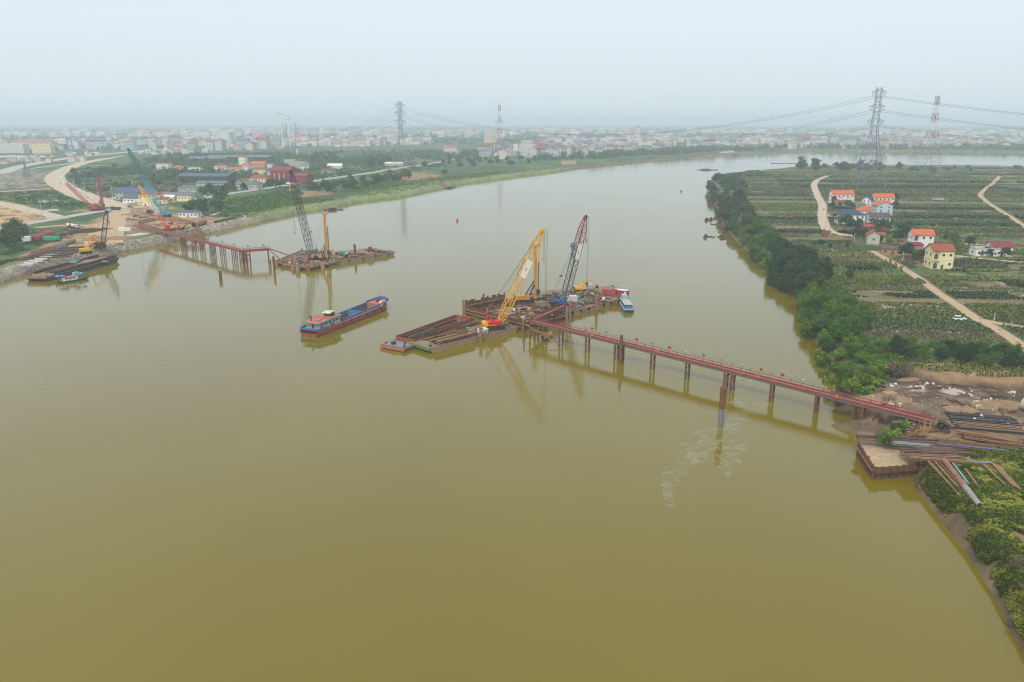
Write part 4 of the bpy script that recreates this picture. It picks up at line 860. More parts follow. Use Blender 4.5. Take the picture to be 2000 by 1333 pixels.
for y in (.9, 9.4):
    MB().bar((.16 * rl, y, 2.1), (.97 * rl, y, 2.1), .18, 1.5).build('side_wall', hullred, rb)
MB().bar((.97 * rl, .9, 2.1), (.97 * rl, 9.4, 2.1), .18, 1.5).build('end_wall', hullred, rb); MB().bar((.16 * rl, .9, 2.0), (.16 * rl, 9.4, 2.0), .18, 1.3).build('end_wall', hullred, rb)
MB().box((.07 * rl, 5.3, 1.42), (.12 * rl, 8.6, .12)).build('fore_deck', gsteel, rb)
MB().box((.05 * rl, 6.5, 1.9), (1.4, 1.2, .9)).cyl((.09 * rl, 3, 1.5), (.09 * rl, 3, 2.4), .3).build('winch', steel, rb)
for i in range(22): beam('H' if i % 4 else 'sheet', 14., (rust, steel, rust2)[i % 3], onb(RB, (.38 if i % 2 else .72) * rl - (7 if i % 4 == 0 else 0), 1.8 + (i % 11) * .68, 1.45 + (i // 11) * .5), rh + random.uniform(-.02, .02), 'rusty steel length lying in the open barge', 'steel in the open barge', tilt=0 if i % 4 else math.pi / 2)
MB_ = MB().span(-1.6, 1.6, -1.1, 1.1, 0, 1.7).build('equipment_box', white); place(MB_, onb(FB, .62 * fl, 1.9, 1.98), fh); tag(MB_, 'white power pack box on the flat barge beside the red crane house', 'box')
MB().span(-1.3, -.2, -.9, .9, 1.72, 1.95).build('box_lid', orange, MB_)
gp_ = MB().span(-1.1, 1.1, -.7, .7, .15, 1.3).cyl((-.6, 0, 1.3), (-.6, 0, 1.7), .12).build('generator', green); place(gp_, onb(FB, .93 * fl, 3.5, 1.98), fh + .3); tag(gp_, 'green generator at the stern of the flat barge', 'generator')
crawler_crane('crawler_crane', 'red and yellow crawler crane with long yellow lattice boom on the flat barge', onb(FB, .80 * fl, 3.4, 2.0), (1060, 450), 6, red, yellow, [(.5, yellow), (.5, yellow)], foot=(1.6, 1.9), banner=(.5, .68), hook=.30, hook2=.82, sc=1.0, bw=2.7)
# ------------------------------------------------------------------ centre cofferdam of sheet piles
A, C, D = P(909, 614), P(1026, 646), P(1104, 626); Bc = A + (D - C)
cof = thing('cofferdam', 'rectangular sheet pile cofferdam in mid river beside the cranes', 'cofferdam', A, 0)
def sheet_wall(parent, p, q, z0, z1, jit, m=rust, w=.84):
    p, q = p - Vector(parent.location), q - Vector(parent.location); n = int((q - p).length / w); an = heading(p, q)
    for i in range(n):
        o = beam('sheet', z1 - z0, m, p + (q - p) * ((i + .5) / n) + Vector((0, 0, z0 + random.uniform(-jit, jit))), an + (math.pi if i % 2 else 0), None, None, parent=parent)
sheet_wall(cof, A, C, -3, 3.6, .25); sheet_wall(cof, C, D, -3, 3.2, .15); sheet_wall(cof, A, Bc, -3, 5.2, .6); sheet_wall(cof, Bc, D, -3, 3.0, .2)
for p, q, z in ((A, C, 2.2), (C, D, 2.0), (A, Bc, 3.4), (A, C, .9)):
    s = (q - p).normalized().cross(Vector((0, 0, 1))) * .45
    MB().bar(p - A + s + Vector((0, 0, z)), q - A + s + Vector((0, 0, z)), .4, .45).bar(p - A - s + Vector((0, 0, z)), q - A - s + Vector((0, 0, z)), .4, .45).build('wale', rust2, cof)
for i in range(5):
    f = .12 + i * .17; MB().bar((C - A) * f + Vector((0, 0, 2.0)), (C - A) * f + (D - C) * .98 + Vector((0, 0, 2.0)), .5).build('strut', rust2 if i % 2 else rust, cof)
MB().bar((C - A) * .05 + (D - C) * .5 + Vector((0, 0, 2.3)), (C - A) * .95 + (D - C) * .5 + Vector((0, 0, 2.3)), .5).build('strut', rust, cof)
u1, u2 = (C - A).normalized(), (D - C).normalized()
for i in range(5):
    for j in range(4):
        q = u1 * (13 + i * 4.6) + u2 * (3.2 + j * 5.2); MB().box((q.x, q.y, 2.36), (4.1, 3.6, .1), heading(A, C) + random.uniform(-.05, .05)).build('work_floor', (rust, timber, rust2)[(i + j) % 3], cof)
for f, e, h in ((.0, -.05, 6), (.42, -.03, 5.2), (.62, -.03, 5), (1.0, -.04, 4.4)):
    MB().cyl((C - A) * f + u2 * (-1.0) + Vector((0, 0, -3)), (C - A) * f + u2 * (-1.0) + Vector((0, 0, h)), .45, n=10).build('guide_pile', rust2, cof)
MB().cyl((D - C) * .45 + Vector((0, 0, -3)), (D - C) * .45 + Vector((0, 0, 7)), .42, n=10).build('guide_pile', rust, cof)
# work platform between cofferdam and deck barge
N1, N2 = P(1110, 620), P(1214, 592.5); ub = (N2 - N1).normalized(); nb = Vector((-ub.y, ub.x, 0)); W = 9
dbg, dl = deck_barge('deck_barge', 'long tan deck barge carrying containers and earth in mid river', N1, N2, W, 2.0, tan_hull, mat('barge_dirt_deck', (.33, .22, .125), .95, (.16, .108, .066), .35, amount=.65, bump=.1), rake=.03, tyres=7)
DB = Matrix.Translation(N1) @ Matrix.Rotation(heading(N1, N2), 4, 'Z'); dh = heading(N1, N2)
plat = thing('work_platform', 'steel work platform on piles carrying drill rig and blue crane', 'platform', Bc, 0)
RE = P(1229, 578.5); rhd = R(25); ru = Vector((math.cos(rhd), math.sin(rhd), 0)); rn = Vector((-ru.y, ru.x, 0)); RS = RE - ru * 44
rbg, rl2 = deck_barge('rear_barge', 'rear tan barge carrying the red containers beside the tug', RS, RE, 14, 2.1, tan_hull, mat('barge_dirt_deck', (.40, .28, .16)), rake=.03)
RBM = Matrix.Translation(RS) @ Matrix.Rotation(rhd, 4, 'Z')
corner = [Bc + u1 * .7, D + u2 * .2, N1 + nb * 8.3 - ub * .3, N2 + nb * 8.3 - ub * 5, RS + ru * 30 + rn * .6, RS + ru * 8 + rn * 8, Bc + u2 * 9 - u1 * 1]
# outline kept convex by angle round its centre
cc = sum((Vector(c) for c in corner), Vector()) / len(corner); corner.sort(key=lambda c: math.atan2(c.y - cc.y, c.x - cc.x))
MB().prism([(c.x - Bc.x, c.y - Bc.y) for c in corner], 2.0, 2.45).build('deck', mat('muddy_plate', (.2, .135, .083), .9, (.085, .06, .042), .4, amount=.65, bump=.08), plat)
for c in corner:
    for k in (.95,): q = cc + (c - cc) * k - Bc; MB().cyl((q.x, q.y, -3), (q.x, q.y, 2.0), .4, n=8).build('pile', rust, plat)
pc = [cc + (c - cc) * .55 - Bc for c in corner]
for q in pc: MB().cyl((q.x, q.y, -3), (q.x, q.y, 2.0), .4, n=8).build('pile', rust, plat)
rig_p = P(1029, 591, 2.45); drill_rig('drill_rig', 'yellow bored pile drill rig with tall mast behind the yellow boom', Vector((rig_p.x, rig_p.y, 2.46)), .12, 23.5, ochre, sc=1.15)
cr_p = P(1095, 599, 2.45); crawler_crane('crawler_crane', 'blue crawler crane with dark red tipped lattice boom on the work platform', Vector((cr_p.x, cr_p.y, 2.46)), (1144, 423), 7, blue, steel, [(.30, mat('boom_grey', (.12, .12, .13), .6, (.07, .06, .06))), (.34, mat('boom_dark_teal', (.05, .11, .10), .6, (.05, .05, .05))), (.36, maroon)], gantry=bteal, banner=(.5, .68), hook=.27, hook2=.78, sc=1.0, bw=2.5, cabm=blue)
excavator('excavator', 'yellow excavator with raised arm on the deck barge', P(1133, 570, 2.17), .12, yellow, 1.15, (4.2, 4.6, 6.6, 1.2))
def container(label, loc, rz, m, size=(6.1, 2.44, 2.6), roofm=None, windows=False):
    t = thing('container', label, 'container', loc, rz, 'containers'); lx, ly, lz = size
    bx = MB().span(-lx / 2, lx / 2, -ly / 2, ly / 2, .1, lz).build('box', m, t)
    c = MB()
    for i in range(int(lx / .5)):
        for s in (-1, 1): c.box((-lx / 2 + .3 + i * .5, s * (ly / 2 + .02), lz / 2 + .05), (.24, .07, lz - .4))
    c.build('corrugation', m, bx)['kind'] = 'stuff'
    MB().box((0, 0, lz + .04), (lx + .1, ly + .1, .08)).build('roof', roofm or m, t)
    for s in (-.6, .6): MB().box((lx / 2 + .03, s, lz / 2 + .05), (.06, 1.1, lz - .35)).build('door', m, t)
    if windows:
        for x in (-1.8, .6): MB().box((x, -ly / 2 - .07, 1.6), (1., .05, .8)).build('window', glass, t)
        MB().box((2.2, -ly / 2 - .07, 1.15), (.85, .05, 1.9)).build('door', white, t)
    return t
container('rust red shipping container on the deck barge beside the site office', P(1191, 577, 2.17), -.45, dred)
container('bright red site office container with white roof beside the tug', P(1213, 578, 2.17), -.45, paint('office_red', (.5, .02, .06), w=.1), roofm=white, windows=True)
container('small white equipment container beside the blue crane', P(1117, 589, 2.46), .2, white, (4.0, 2.2, 2.3))
container('dirty white cabin behind the yellow excavator arm', P(1150, 565, 2.17), rhd, mat('dirty_white', (.6, .55, .48), .8, (.42, .36, .3), .8), (4.2, 2.0, 2.2))
# earth heaps on the deck barge
def heap(label, loc, r, m=earth, parent=None, cat='earth heap', group=None, name='earth_heap'):
    g = random.Random(hash((round(loc[0], 1), round(loc[1], 1)))); mb = MB(); n = 14; rings = []
    for k, (q, z) in enumerate(((1, 0), (.8, .3), (.55, .62), (.28, .88), (.02, 1))):
        rings.append([(r[0] * q * math.cos(i * 6.283 / n) * g.uniform(.85, 1.12), r[1] * q * math.sin(i * 6.283 / n) * g.uniform(.85, 1.12), r[2] * z * g.uniform(.85, 1.1) - (.1 if k == 0 else 0)) for i in range(n)])
    mb.loft(rings); o = mb.build(name, m, parent); o.location = loc
    if parent is None: tag(o, label, cat, group)
    return o
heap('long low heap of brown spoil along the far side of the deck barge', onb(RBM, 16, 12.3, 2.15), (11, 1.5, .9)); heap('spoil heap before the red containers on the deck barge', P(1172, 575, 2.12), (3.4, 2.2, .9)); heap('spoil heap beside the white equipment container', P(1135, 588, 2.4), (3, 1.8, .7)); heap('dark spoil heap under the drill rig mast', P(1052, 590, 2.45), (3, 2, .9))
# tug at the right end
def tug(label, a, b, hm, deckm, cabm, B=2.1, extra=None):
    ln = (b - a).length; t = thing('tug_boat', label, 'boat', a, heading(a, b))
    pr = [(0, B * .85, 1.1, -.2, B * .6), (.1 * ln, B, 1.0, -.5, B * .8), (.55 * ln, B, 1.0, -.5, B * .85), (.82 * ln, B * .75, 1.3, -.4, B * .4), (ln, B * .2, 1.7, .3, .1)]
    S = hull_secs(pr); MB().loft(S, closed=False, caps=False).add(S[0], [(0, 1, 2, 3, 4, 5)]).add(S[-1], [(5, 4, 3, 2, 1, 0)]).build('hull', hm, t)
    dk = MB()
    for u, v in zip(pr, pr[1:]): dk.add([(u[0], -u[1] * .96, u[2] - .12), (v[0], -v[1] * .96, v[2] - .12), (v[0], v[1] * .96, v[2] - .12), (u[0], u[1] * .96, u[2] - .12)], [(0, 1, 2, 3)])
    dk.build('deck', deckm, t)
    h = MB().span(.12 * ln, .6 * ln, -B * .7, B * .7, .9, 2.6).build('cabin', cabm, t)
    for s in (-1, 1):
        for i in range(3): MB().box((.2 * ln + i * .13 * ln, s * B * .7, 1.95), (.09 * ln, .06, .6)).build('window', glass, h)
    MB().span(.1 * ln, .64 * ln, -B * .8, B * .8, 2.62, 2.75).build('roof', white if extra is None else extra, t)
    w = MB().span(.5 * ln, .68 * ln, -B * .5, B * .5, 2.76, 4.3).build('wheelhouse', mat('wheelhouse_blue', (.25, .5, .55), .6), t)
    MB().box((.68 * ln, 0, 3.7), (.06, B * .8, .8)).build('window', glass, w)
    for i in range(5): MB().tube((-.3, -B * .7 + i * B * .35, .6), (-.02, -B * .7 + i * B * .35, .6), .4, .16).build('tyre', black, t)
    return t
tug('blue tug boat with pale deck moored at the end of the deck barge', P(1229, 611), P(1212, 585), blued, mat('tug_deck', (.5, .45, .38), .8, (.33, .28, .22), .8), blued, 2.1, mat('tug_roof', (.55, .48, .4), .8, (.36, .3, .24), .8))
# ------------------------------------------------------------------ foot bridges
def solve(p, q, px):
    lo, hi = 0., 1.
    def sx(t):
        v = p + (q - p) * t; dz = CAM_H - v.z; return 1000 + FPX * v.x / (v.y * CP + dz * SP)
    inc = sx(1) > sx(0)
    for _ in range(40):
        m = (lo + hi) / 2
        if (sx(m) < px) == inc: lo = m
        else: hi = m
    return lo
def trestle(label, p, q, w, bents, railm, girm, pilem, pr_=.33):
    ln = (q - p).length; an = heading(p, q); t = thing('foot_bridge', label, 'foot bridge', (p.x, p.y, 0), an)
    hz = Vector((q.x - p.x, q.y - p.y)).length; zf = lambda x: p.z + (q.z - p.z) * x / hz
    for s in (-1, 1): MB().bar((0, s * w * .38, zf(0) - .45), (hz, s * w * .38, zf(hz) - .45), .3, .6).build('girder', girm, t)
    n = int(hz / 3); pw = hz / n
    p0 = MB().box((0, 0, 0), (pw - .08, w, .1)).build('deck_panel', mat('deck_board', (.32, .22, .145), .85, (.19, .12, .08), .8), t); pm = p0.data
    for i in range(n):
        if i == 0: o = p0
        else: o = bpy.data.objects.new('deck_panel', pm); col.objects.link(o); o.parent = t
        o.location = ((i + .5) * pw, 0, zf((i + .5) * pw) - .07)
    for s in (-1, 1):
        for k, hh in enumerate((.18, 1.1)): MB().bar((0, s * w * .5, zf(0) + hh), (hz, s * w * .5, zf(hz) + hh), .16 if k else .14, .14 if k else .3).build('rail', railm, t)
        r = MB()
        for i in range(n + 1): r.box((i * pw, s * w * .5, zf(i * pw) + .5), (.09, .09, 1.15))
        r.build('rail_posts', railm, t)['kind'] = 'stuff'
    cb = MB()
    for i in range(0, n, 2): cb.box((i * pw, w * .5 + .1, zf(i * pw) + .9), (.05, .05, 1.9))
    rope('hand_line', [Vector((i * hz / 20, w * .5 + .1, zf(i * hz / 20) + 1.75)) for i in range(21)], .03, cable, t); cb.build('line_posts', steel, t)['kind'] = 'stuff'
    for px, kind in bents:
        x = solve(p, q, px) * hz; zt = zf(x) - .75; zb = -3
        sets = {'one': [0], 'two': [-.4, .4], 'four': [-1.1, 1.1], 'six': [-1.6, 0, 1.6]}[kind]
        bt = MB().bar((x, -w * .7, zt + .12), (x, w * .7, zt + .12), .4, .35).build('bent_cap', girm, t)
        for dx in (sets if kind != 'two' else [0]):
            for s in (-1, 1): MB().cyl((x + dx, s * w * .45, zb), (x + dx, s * w * .45, zt), pr_, n=10).build('pile', pilem, t)
        br = MB()
        for k in range(2): br.bar((x + sets[0], -w * .45, zt - 1 - 1.8 * k), (x + sets[-1], w * .45, zt - 2.4 - 1.8 * k), .14)
        if kind in ('four', 'six'):
            for s in (-1, 1):
                for k in range(3): br.bar((x + sets[0], s * w * .45, zt - .6 - 1.5 * k), (x + sets[-1], s * w * .45, zt - (.6 if k % 2 else 1.8) - 1.5 * k), .13)
        br.build('brace', pilem, t)
    return t, an, hz, zf
flag_m = {'red': mat('flag_red', (.55, .02, .02), .7), 'white': mat('flag_white', (.8, .8, .8), .7), 'green': mat('flag_green', (.03, .35, .15), .7), 'yellow': mat('flag_yellow', (.75, .6, .05), .7), 'blue': mat('flag_blue', (.1, .25, .5), .7)}
def flag(label, loc, m, h=2.6, rz=.3, s=.8, group='flags along the foot bridges'):
    t = thing('flag', label, 'flag', loc, rz, group); MB().cyl((0, 0, 0), (0, 0, h), .035, n=5).build('pole', steel, t)
    MB().loft([[(.03 + s * k / 4, .12 * math.sin(k * 1.9) - .015, h - s * .75 - .06 * k), (.03 + s * k / 4, .12 * math.sin(k * 1.9) + .015, h - s * .75 - .06 * k), (.03 + s * k / 4, .12 * math.sin(k * 1.9) + .015, h - .06 * k), (.03 + s * k / 4, .12 * math.sin(k * 1.9) - .015, h - .06 * k)] for k in range(5)]).build('cloth', m, t)
S0, E0 = P(1038, 626.5, 6.2), P(1822, 823, 5.6)
tb, an, hz, zf = trestle('long red railed foot bridge on steel piles from right bank to cofferdam', S0, E0, 2.0, [(1060, 'four'), (1096, 'two'), (1148, 'two'), (1210, 'four'), (1276, 'two'), (1344, 'two'), (1426, 'four'), (1510, 'two'), (1598, 'two'), (1680, 'four')], maroon, mat('girder_blue_grey', (.12, .12, .15), .7, (.17, .1, .07), .6), rust)
br = MB().bar((-1.5, -2.2, 5.2), (16, -2.2, 1.0), .35).bar((1.0, -2.0, 1.0), (1.0, -2.0, 5.0), .3).bar((1, -2.2, 3.6), (14, -2.2, 3.4), .3).bar((5, -2.2, 1.2), (12, -2.2, 5.2), .25)
br.build('bracing_frame', rust2, tb)
for x in (-1.5, 1.5, 3.6): MB().cyl((x, -2.2, -3), (x, -2.2, 5.4), .3, n=8).build('pile', rust, tb)
cols = ['green', 'red', 'white', 'red', 'green', 'white', 'red', 'blue', 'red', 'white', 'red', 'green', 'white', 'red', 'red', 'white', 'green', 'red', 'white']
ordw = ['first', 'second', 'third', 'fourth', 'fifth', 'sixth', 'seventh', 'eighth', 'ninth', 'tenth', 'eleventh', 'twelfth', 'thirteenth', 'fourteenth', 'fifteenth', 'sixteenth', 'seventeenth', 'eighteenth', 'nineteenth']
nq = Vector((-math.sin(an), math.cos(an), 0))
for i, c in enumerate(cols):
    x = hz * (.06 + i * .046); o = Vector((S0.x, S0.y, 0)) + Vector((math.cos(an), math.sin(an), 0)) * x + nq * 1.15 + Vector((0, 0, zf(x)))
    flag('small %s flag on the far rail of the long foot bridge, %s from the cofferdam' % (c, ordw[i]), o, flag_m[c], 2.4, random.uniform(-.5, .8), .95 if c == 'red' else .6)
def ring(label, loc, rz):
    mb = MB(); n = 14; secs = []
    for i in range(n + 1):
        a_ = 6.2832 * i / n; c0 = Vector((math.cos(a_) * .42, 0, math.sin(a_) * .42 + .5)); r_ = Vector((math.cos(a_), 0, math.sin(a_)))
        secs.append([c0 + r_ * (.13 * math.cos(k)) + Vector((0, .13 * math.sin(k), 0)) for k in np.linspace(0, 6.283, 7)[:-1]])
    mb.loft(secs, caps=False); o = mb.build('life_ring', orange); place(o, loc, rz); tag(o, label, 'life ring', 'life rings on the foot bridge')
for px, nm in ((1160, 'nearest the cofferdam'), (1288, 'second from the cofferdam'), (1484, 'third from the cofferdam'), (1637, 'nearest the right bank')):
    x = solve(S0, E0, px) * hz; ring('orange life ring on the near rail of the long foot bridge, ' + nm, Vector((S0.x, S0.y, 0)) + Vector((math.cos(an), math.sin(an), 0)) * x - nq * 1.15 + Vector((0, 0, zf(x) + .1)), an)
g0, g1 = P(1040, 625, 6.0), P(1104, 597, 4.6)
trestle('short red railed gangway from the bridge head up to the blue crane', g0 + (g1 - g0) * .03, g1, 1.8, [(1088, 'two')], maroon, rust, rust)
# single piles standing in the river
def lone_pile(label, px, py, top, r, m, m2=None, name='steel_pile'):
    b0 = P(px, py); h = (py - top) * MPP(b0) * 1.04; t = thing(name, label, 'pile', b0, 0, 'single piles in the river')
    sp = h * .45 if m2 else -3
    MB().cyl((0, 0, sp), (0, 0, h), r, n=12).build('upper_shaft', m, t)
    if m2: MB().cyl((0, 0, -3), (0, 0, sp), r * .985, n=12).build('lower_shaft', m2, t)
pb = mat('pile_patchy_blue', (.10, .17, .24), .8, (.26, .17, .1), 2.2, amount=.7)
lone_pile('lone rusty pile with blue patched foot standing before the long foot bridge', 1407, 832, 755, .75, rust, pb)
lone_pile('lone short rusty pile in the river before the left foot bridge', 431, 545, 530, .75, rust)
lone_pile('tall brown guide pile at the near side of the deck barge', 1165, 612, 578, .5, rust2); lone_pile('tall rusty pile rising beside the long foot bridge', 1212, 710, 655, .48, rust)
lone_pile('brown guide pile at the near rail of the flat barge', 939, 668, 640, .55, rust2); lone_pile('brown guide pile between open barge and flat barge', 899, 642, 618, .5, rust2)
lone_pile('blue grey pile at the corner of the work platform', 1107, 640, 600, .45, pb); lone_pile('brown pile beside the corner of the work platform', 1113, 624, 588, .45, rust2)
# clutter on the central platform
def scatter_clutter(region, n, z, lab, gname, seed):
    g = random.Random(seed)
    for i in range(n):
        p = region(g); k = g.random()
        if k < .45: beam('H', g.choice([3., 4., 6.]), g.choice([rust, rust2, steel]), Vector((p.x, p.y, z + g.uniform(0, .3))), g.uniform(0, 3.14), 'short steel offcut lying ' + lab, 'offcuts ' + gname, name='steel_offcut', cat='offcut')
        elif k < .65: beam('plank', g.choice([3., 4.]), timber, Vector((p.x, p.y, z + g.uniform(0, .3))), g.uniform(0, 3.14), 'loose timber plank lying ' + lab, 'planks ' + gname)
        elif k < .8: beam('pipe', g.choice([3., 5.]), g.choice([rust, rust2, gsteel]), Vector((p.x, p.y, z)), g.uniform(0, 3.14), 'steel pipe length lying ' + lab, 'pipes ' + gname)
        else:
            o = MB().span(-.6, .6, -.45, .45, 0, .8).span(-.65, .65, -.5, .5, .8, .9).build('tool_crate', g.choice([timber, white, blue, red, lgreen, orange])); place(o, Vector((p.x, p.y, z)), g.uniform(0, 3)); tag(o, 'small painted tool crate standing ' + lab, 'crate', 'crates ' + gname)
def tri_region(pts, shrink=.85):
    c = sum(pts, Vector()) / len(pts); q = [c + (p - c) * shrink for p in pts]
    def f(g):
        i = g.randrange(len(q)); a, b = q[i], q[(i + 1) % len(q)]; r, s = g.random(), g.random()
        if r + s > 1: r, s = 1 - r, 1 - s
        return c + (a - c) * r + (b - c) * s
    return f
scatter_clutter(tri_region(corner, .9), 90, 2.46, 'on the central work platform', 'on the central platform', 5)
scatter_clutter(lambda g: onb(DB, dl * g.uniform(.1, .85), g.uniform(.8, 7.4), 0), 44, 2.08, 'on the deck barge near the containers', 'on the deck barge', 6)
scatter_clutter(lambda g: onb(RBM, g.uniform(10, 34), g.uniform(1, 10), 0), 40, 2.17, 'on the rear barge behind the crane', 'on the rear barge', 9)
scatter_clutter(lambda g: A + u1 * g.uniform(14, 34) + u2 * g.uniform(2, 20), 60, 2.42, 'across the struts of the cofferdam', 'on the cofferdam', 7)
scatter_clutter(lambda g: onb(FB, fl * g.uniform(.45, .66), g.uniform(2.5, 9.5), 0), 14, 1.98, 'on the flat barge behind the white box', 'on the flat barge', 8)
for i in range(5):
    o = MB().tube((0, 0, -3), (0, 0, 2.4), 1.1, .08, 14).build('casing_tube', rust2); place(o, A + u1 * (20 + 3.5 * (i % 3)) + u2 * (6 + 5 * (i // 3))); tag(o, 'open rusty casing tube standing inside the central cofferdam', 'casing', 'casings in the central cofferdam')
sh_ = [mat('shirt_%s' % k, c, .8) for k, c in (('blue', (.03, .08, .25)), ('orange', (.6, .17, .02)), ('red', (.45, .03, .03)), ('grey', (.3, .3, .32)))]
hel = {'red': red, 'yellow': yellow, 'white': white}
person('worker in blue walking on the deck barge before the containers', onb(DB, dl * .58, 5.5, 2.07), .5, 'walk', sh_[0], white); person('worker in blue standing beside the spoil heap on the deck barge', onb(DB, dl * .69, 5.0, 2.07), 2.2, 'stand', sh_[0], yellow)
person('worker in orange at the head of the long foot bridge', S0 + Vector((.9, .5, .0)) - Vector((0, 0, .02)), 1., 'stand', sh_[1], red)

# pale foam and silt swirls drifting on the water round the lone pile
m_foam = bpy.data.materials.new('drifting_foam'); m_foam.use_nodes = True; nt = m_foam.node_tree; b = nt.nodes['Principled BSDF']; b.inputs['Base Color'].default_value = (.5, .46, .34, 1); b.inputs['Roughness'].default_value = .5
tc_ = nt.nodes.new('ShaderNodeTexCoord'); nz_ = nt.nodes.new('ShaderNodeTexNoise'); nz_.inputs['Scale'].default_value = .16; nz_.inputs['Detail'].default_value = 6; nz_.inputs['Roughness'].default_value = .6; nz_.inputs['Distortion'].default_value = 3.
mr_ = nt.nodes.new('ShaderNodeMapRange'); mr_.inputs[1].default_value = .44; mr_.inputs[2].default_value = .66; mr_.inputs[4].default_value = .36; nt.links.new(tc_.outputs['Object'], nz_.inputs['Vector']); nt.links.new(nz_.outputs[0], mr_.inputs[0]); nt.links.new(mr_.outputs[0], b.inputs['Alpha'])
def foam(pts, ws, label):
    vs = []; q = [P(*p) for p in pts]; d2 = []
    for i in range(len(q) - 1):
        for k in range(6): d2.append((q[i].lerp(q[i + 1], k / 6), ws[i] + (ws[i + 1] - ws[i]) * k / 6))
    fs = []
    for i, (p, w) in enumerate(d2):
        d = (d2[min(i + 1, len(d2) - 1)][0] - d2[max(i - 1, 0)][0]).normalized(); n_ = Vector((-d.y, d.x, 0)); a_, b_ = p + n_ * w * random.uniform(.25, .7), p - n_ * w * random.uniform(.25, .7); vs += [(a_.x, a_.y, .006), (b_.x, b_.y, .006)]
        if i: fs.append((2 * i - 2, 2 * i - 1, 2 * i + 1, 2 * i))
    tag(MB().add(vs, fs).build('foam', m_foam), label, 'foam', kind='stuff')
foam([(1440, 715), (1478, 760), (1462, 800), (1420, 826), (1395, 850), (1362, 880), (1335, 905), (1312, 935), (1303, 965), (1315, 1000)], [9, 11, 8, 7, 9, 8, 5, 4, 2.5, 1.5], 'pale foam streak drifting past the lone pile')
foam([(1425, 840), (1436, 870), (1420, 905), (1410, 935)], [4, 6, 5, 2], 'thin foam swirl right of the pile reflection')
foam([(602, 659), (588, 662), (574, 667), (560, 672)], [2.2, 2, 1.4, .8], 'thin pale wake behind the stern of the cargo ship')
foam([(636, 651), (626, 655), (614, 659)], [.8, 1.2, .6], 'small white ripple along the side of the cargo ship')
# ------------------------------------------------------------------ left river: foot bridge, casings, work barge
railr = paint('bridge_rust_red', (.30, .045, .04), w=.35); pile_r = mat('pile_red_brown', (.22, .06, .04), .8, (.12, .05, .035), 1.)
q0, q1, q2 = P(262, 440, 6.4), P(474, 490, 7.2), P(527, 486.5, 7.2)
trestle('red foot bridge on braced piles reaching out from the left bank', q0, q1, 2.2, [(357, 'six'), (377, 'four'), (394, 'four'), (414, 'six'), (434, 'four'), (457, 'four'), (473, 'six')], railr, railr, pile_r, .22)
trestle('short level span at the river end of the left foot bridge', q1 + Vector((.5, .5, 0)), q2, 2.2, [(481, 'six'), (523, 'two')], railr, railr, pile_r, .26)
for i, (x, c) in enumerate(((380, 'red'), (402, 'white'), (432, 'green'), (455, 'blue'), (482, 'red'), (512, 'red'), (516, 'white'))):
    e0, e1 = (q0, q1) if x < 474 else (q1, q2); k = solve(e0, e1, x); pp = e0 + (e1 - e0) * k
    flag('small %s flag on the left foot bridge, %s from the bank' % (c, ordw[i]), pp + Vector((.0, 1.2, 0)), flag_m[c], 2.6, .4, .9)
na, nbp = P(640, 521), P(771, 498)
lb, ll = deck_barge('work_barge', 'long work barge with drill rig and dark crane off the left bank', na, nbp, 17, 1.9, tan_hull, mat('work_barge_deck', (.28, .2, .13), .95, (.16, .11, .075), .3, amount=.65, bump=.1), rail=steel, rake=.04, tyres=5)
LB = Matrix.Translation(na) @ Matrix.Rotation(heading(na, nbp), 4, 'Z'); lh = heading(na, nbp)
lp = thing('casing_platform', 'low steel platform around the standing casings off the left bank', 'platform', P(600, 505), 0)
e1_, e2_ = P(538, 516), P(640, 522); dv = (e2_ - e1_)
lpq = [P(534, 517), P(600, 530), P(660, 518), P(650, 497), P(590, 494)]; lo = Vector(lp.location)
MB().prism([(v.x - lo.x, v.y - lo.y) for v in lpq], .9, 1.2).build('deck', mat('wet_deck', (.2, .14, .09), .9, (.11, .08, .055), .4), lp)
for v in lpq:
    MB().cyl((v.x - lo.x, v.y - lo.y, -3), (v.x - lo.x, v.y - lo.y, 2.6), .4, n=8).build('pile', rust, lp)
for v, w in zip(lpq, lpq[1:] + lpq[:1]):
    MB().bar((v.x - lo.x, v.y - lo.y, 1.5), (w.x - lo.x, w.y - lo.y, 1.5), .4).build('beam', rust2, lp)
for i, (x, y0, y1, k) in enumerate([(225, 490, 565, 0), (295, 510, 560, 0), (365, 485, 575, 0), (430, 455, 580, 0), (462, 570, 665, 0), (510, 475, 570, 0), (578, 480, 590, 0), (605, 570, 660, 0), (670, 512, 635, 0), (738, 530, 610, 0), (820, 540, 628, 0), (152, 520, 580, 0), (540, 560, 630, 0), (395, 585, 650, 0), (700, 480, 540, 0), (775, 470, 530, 0)]):
    px, pt, pbm = 520 + x / 7.407, 440 + y0 / 7.407, 440 + y1 / 7.407; b0 = P(px, pbm, 0); h = max((pbm - pt) * MPP(b0) * 1.0, 1.6)
    o = MB().tube((0, 0, -3), (0, 0, h), 1.15, .09, 16).cyl((0, 0, h * .5), (0, 0, h * .5 + .2), 1.2, n=16).build('casing_tube', mat('casing_tan', (.42, .25, .135), .85, (.24, .13, .07), .8, amount=.6)); place(o, b0); tag(o, 'rusty round casing tube standing in the water off the left bank', 'casing', 'casings off the left bank')
lone_pile('tall rust red pile at the corner of the casing platform', 536, 529, 502, .62, rust); lone_pile('small dark pile behind the bridge end', 529, 520, 508, .35, rust); lone_pile('thick rust red pile standing on the work barge', 694, 505, 479, .7, rust)
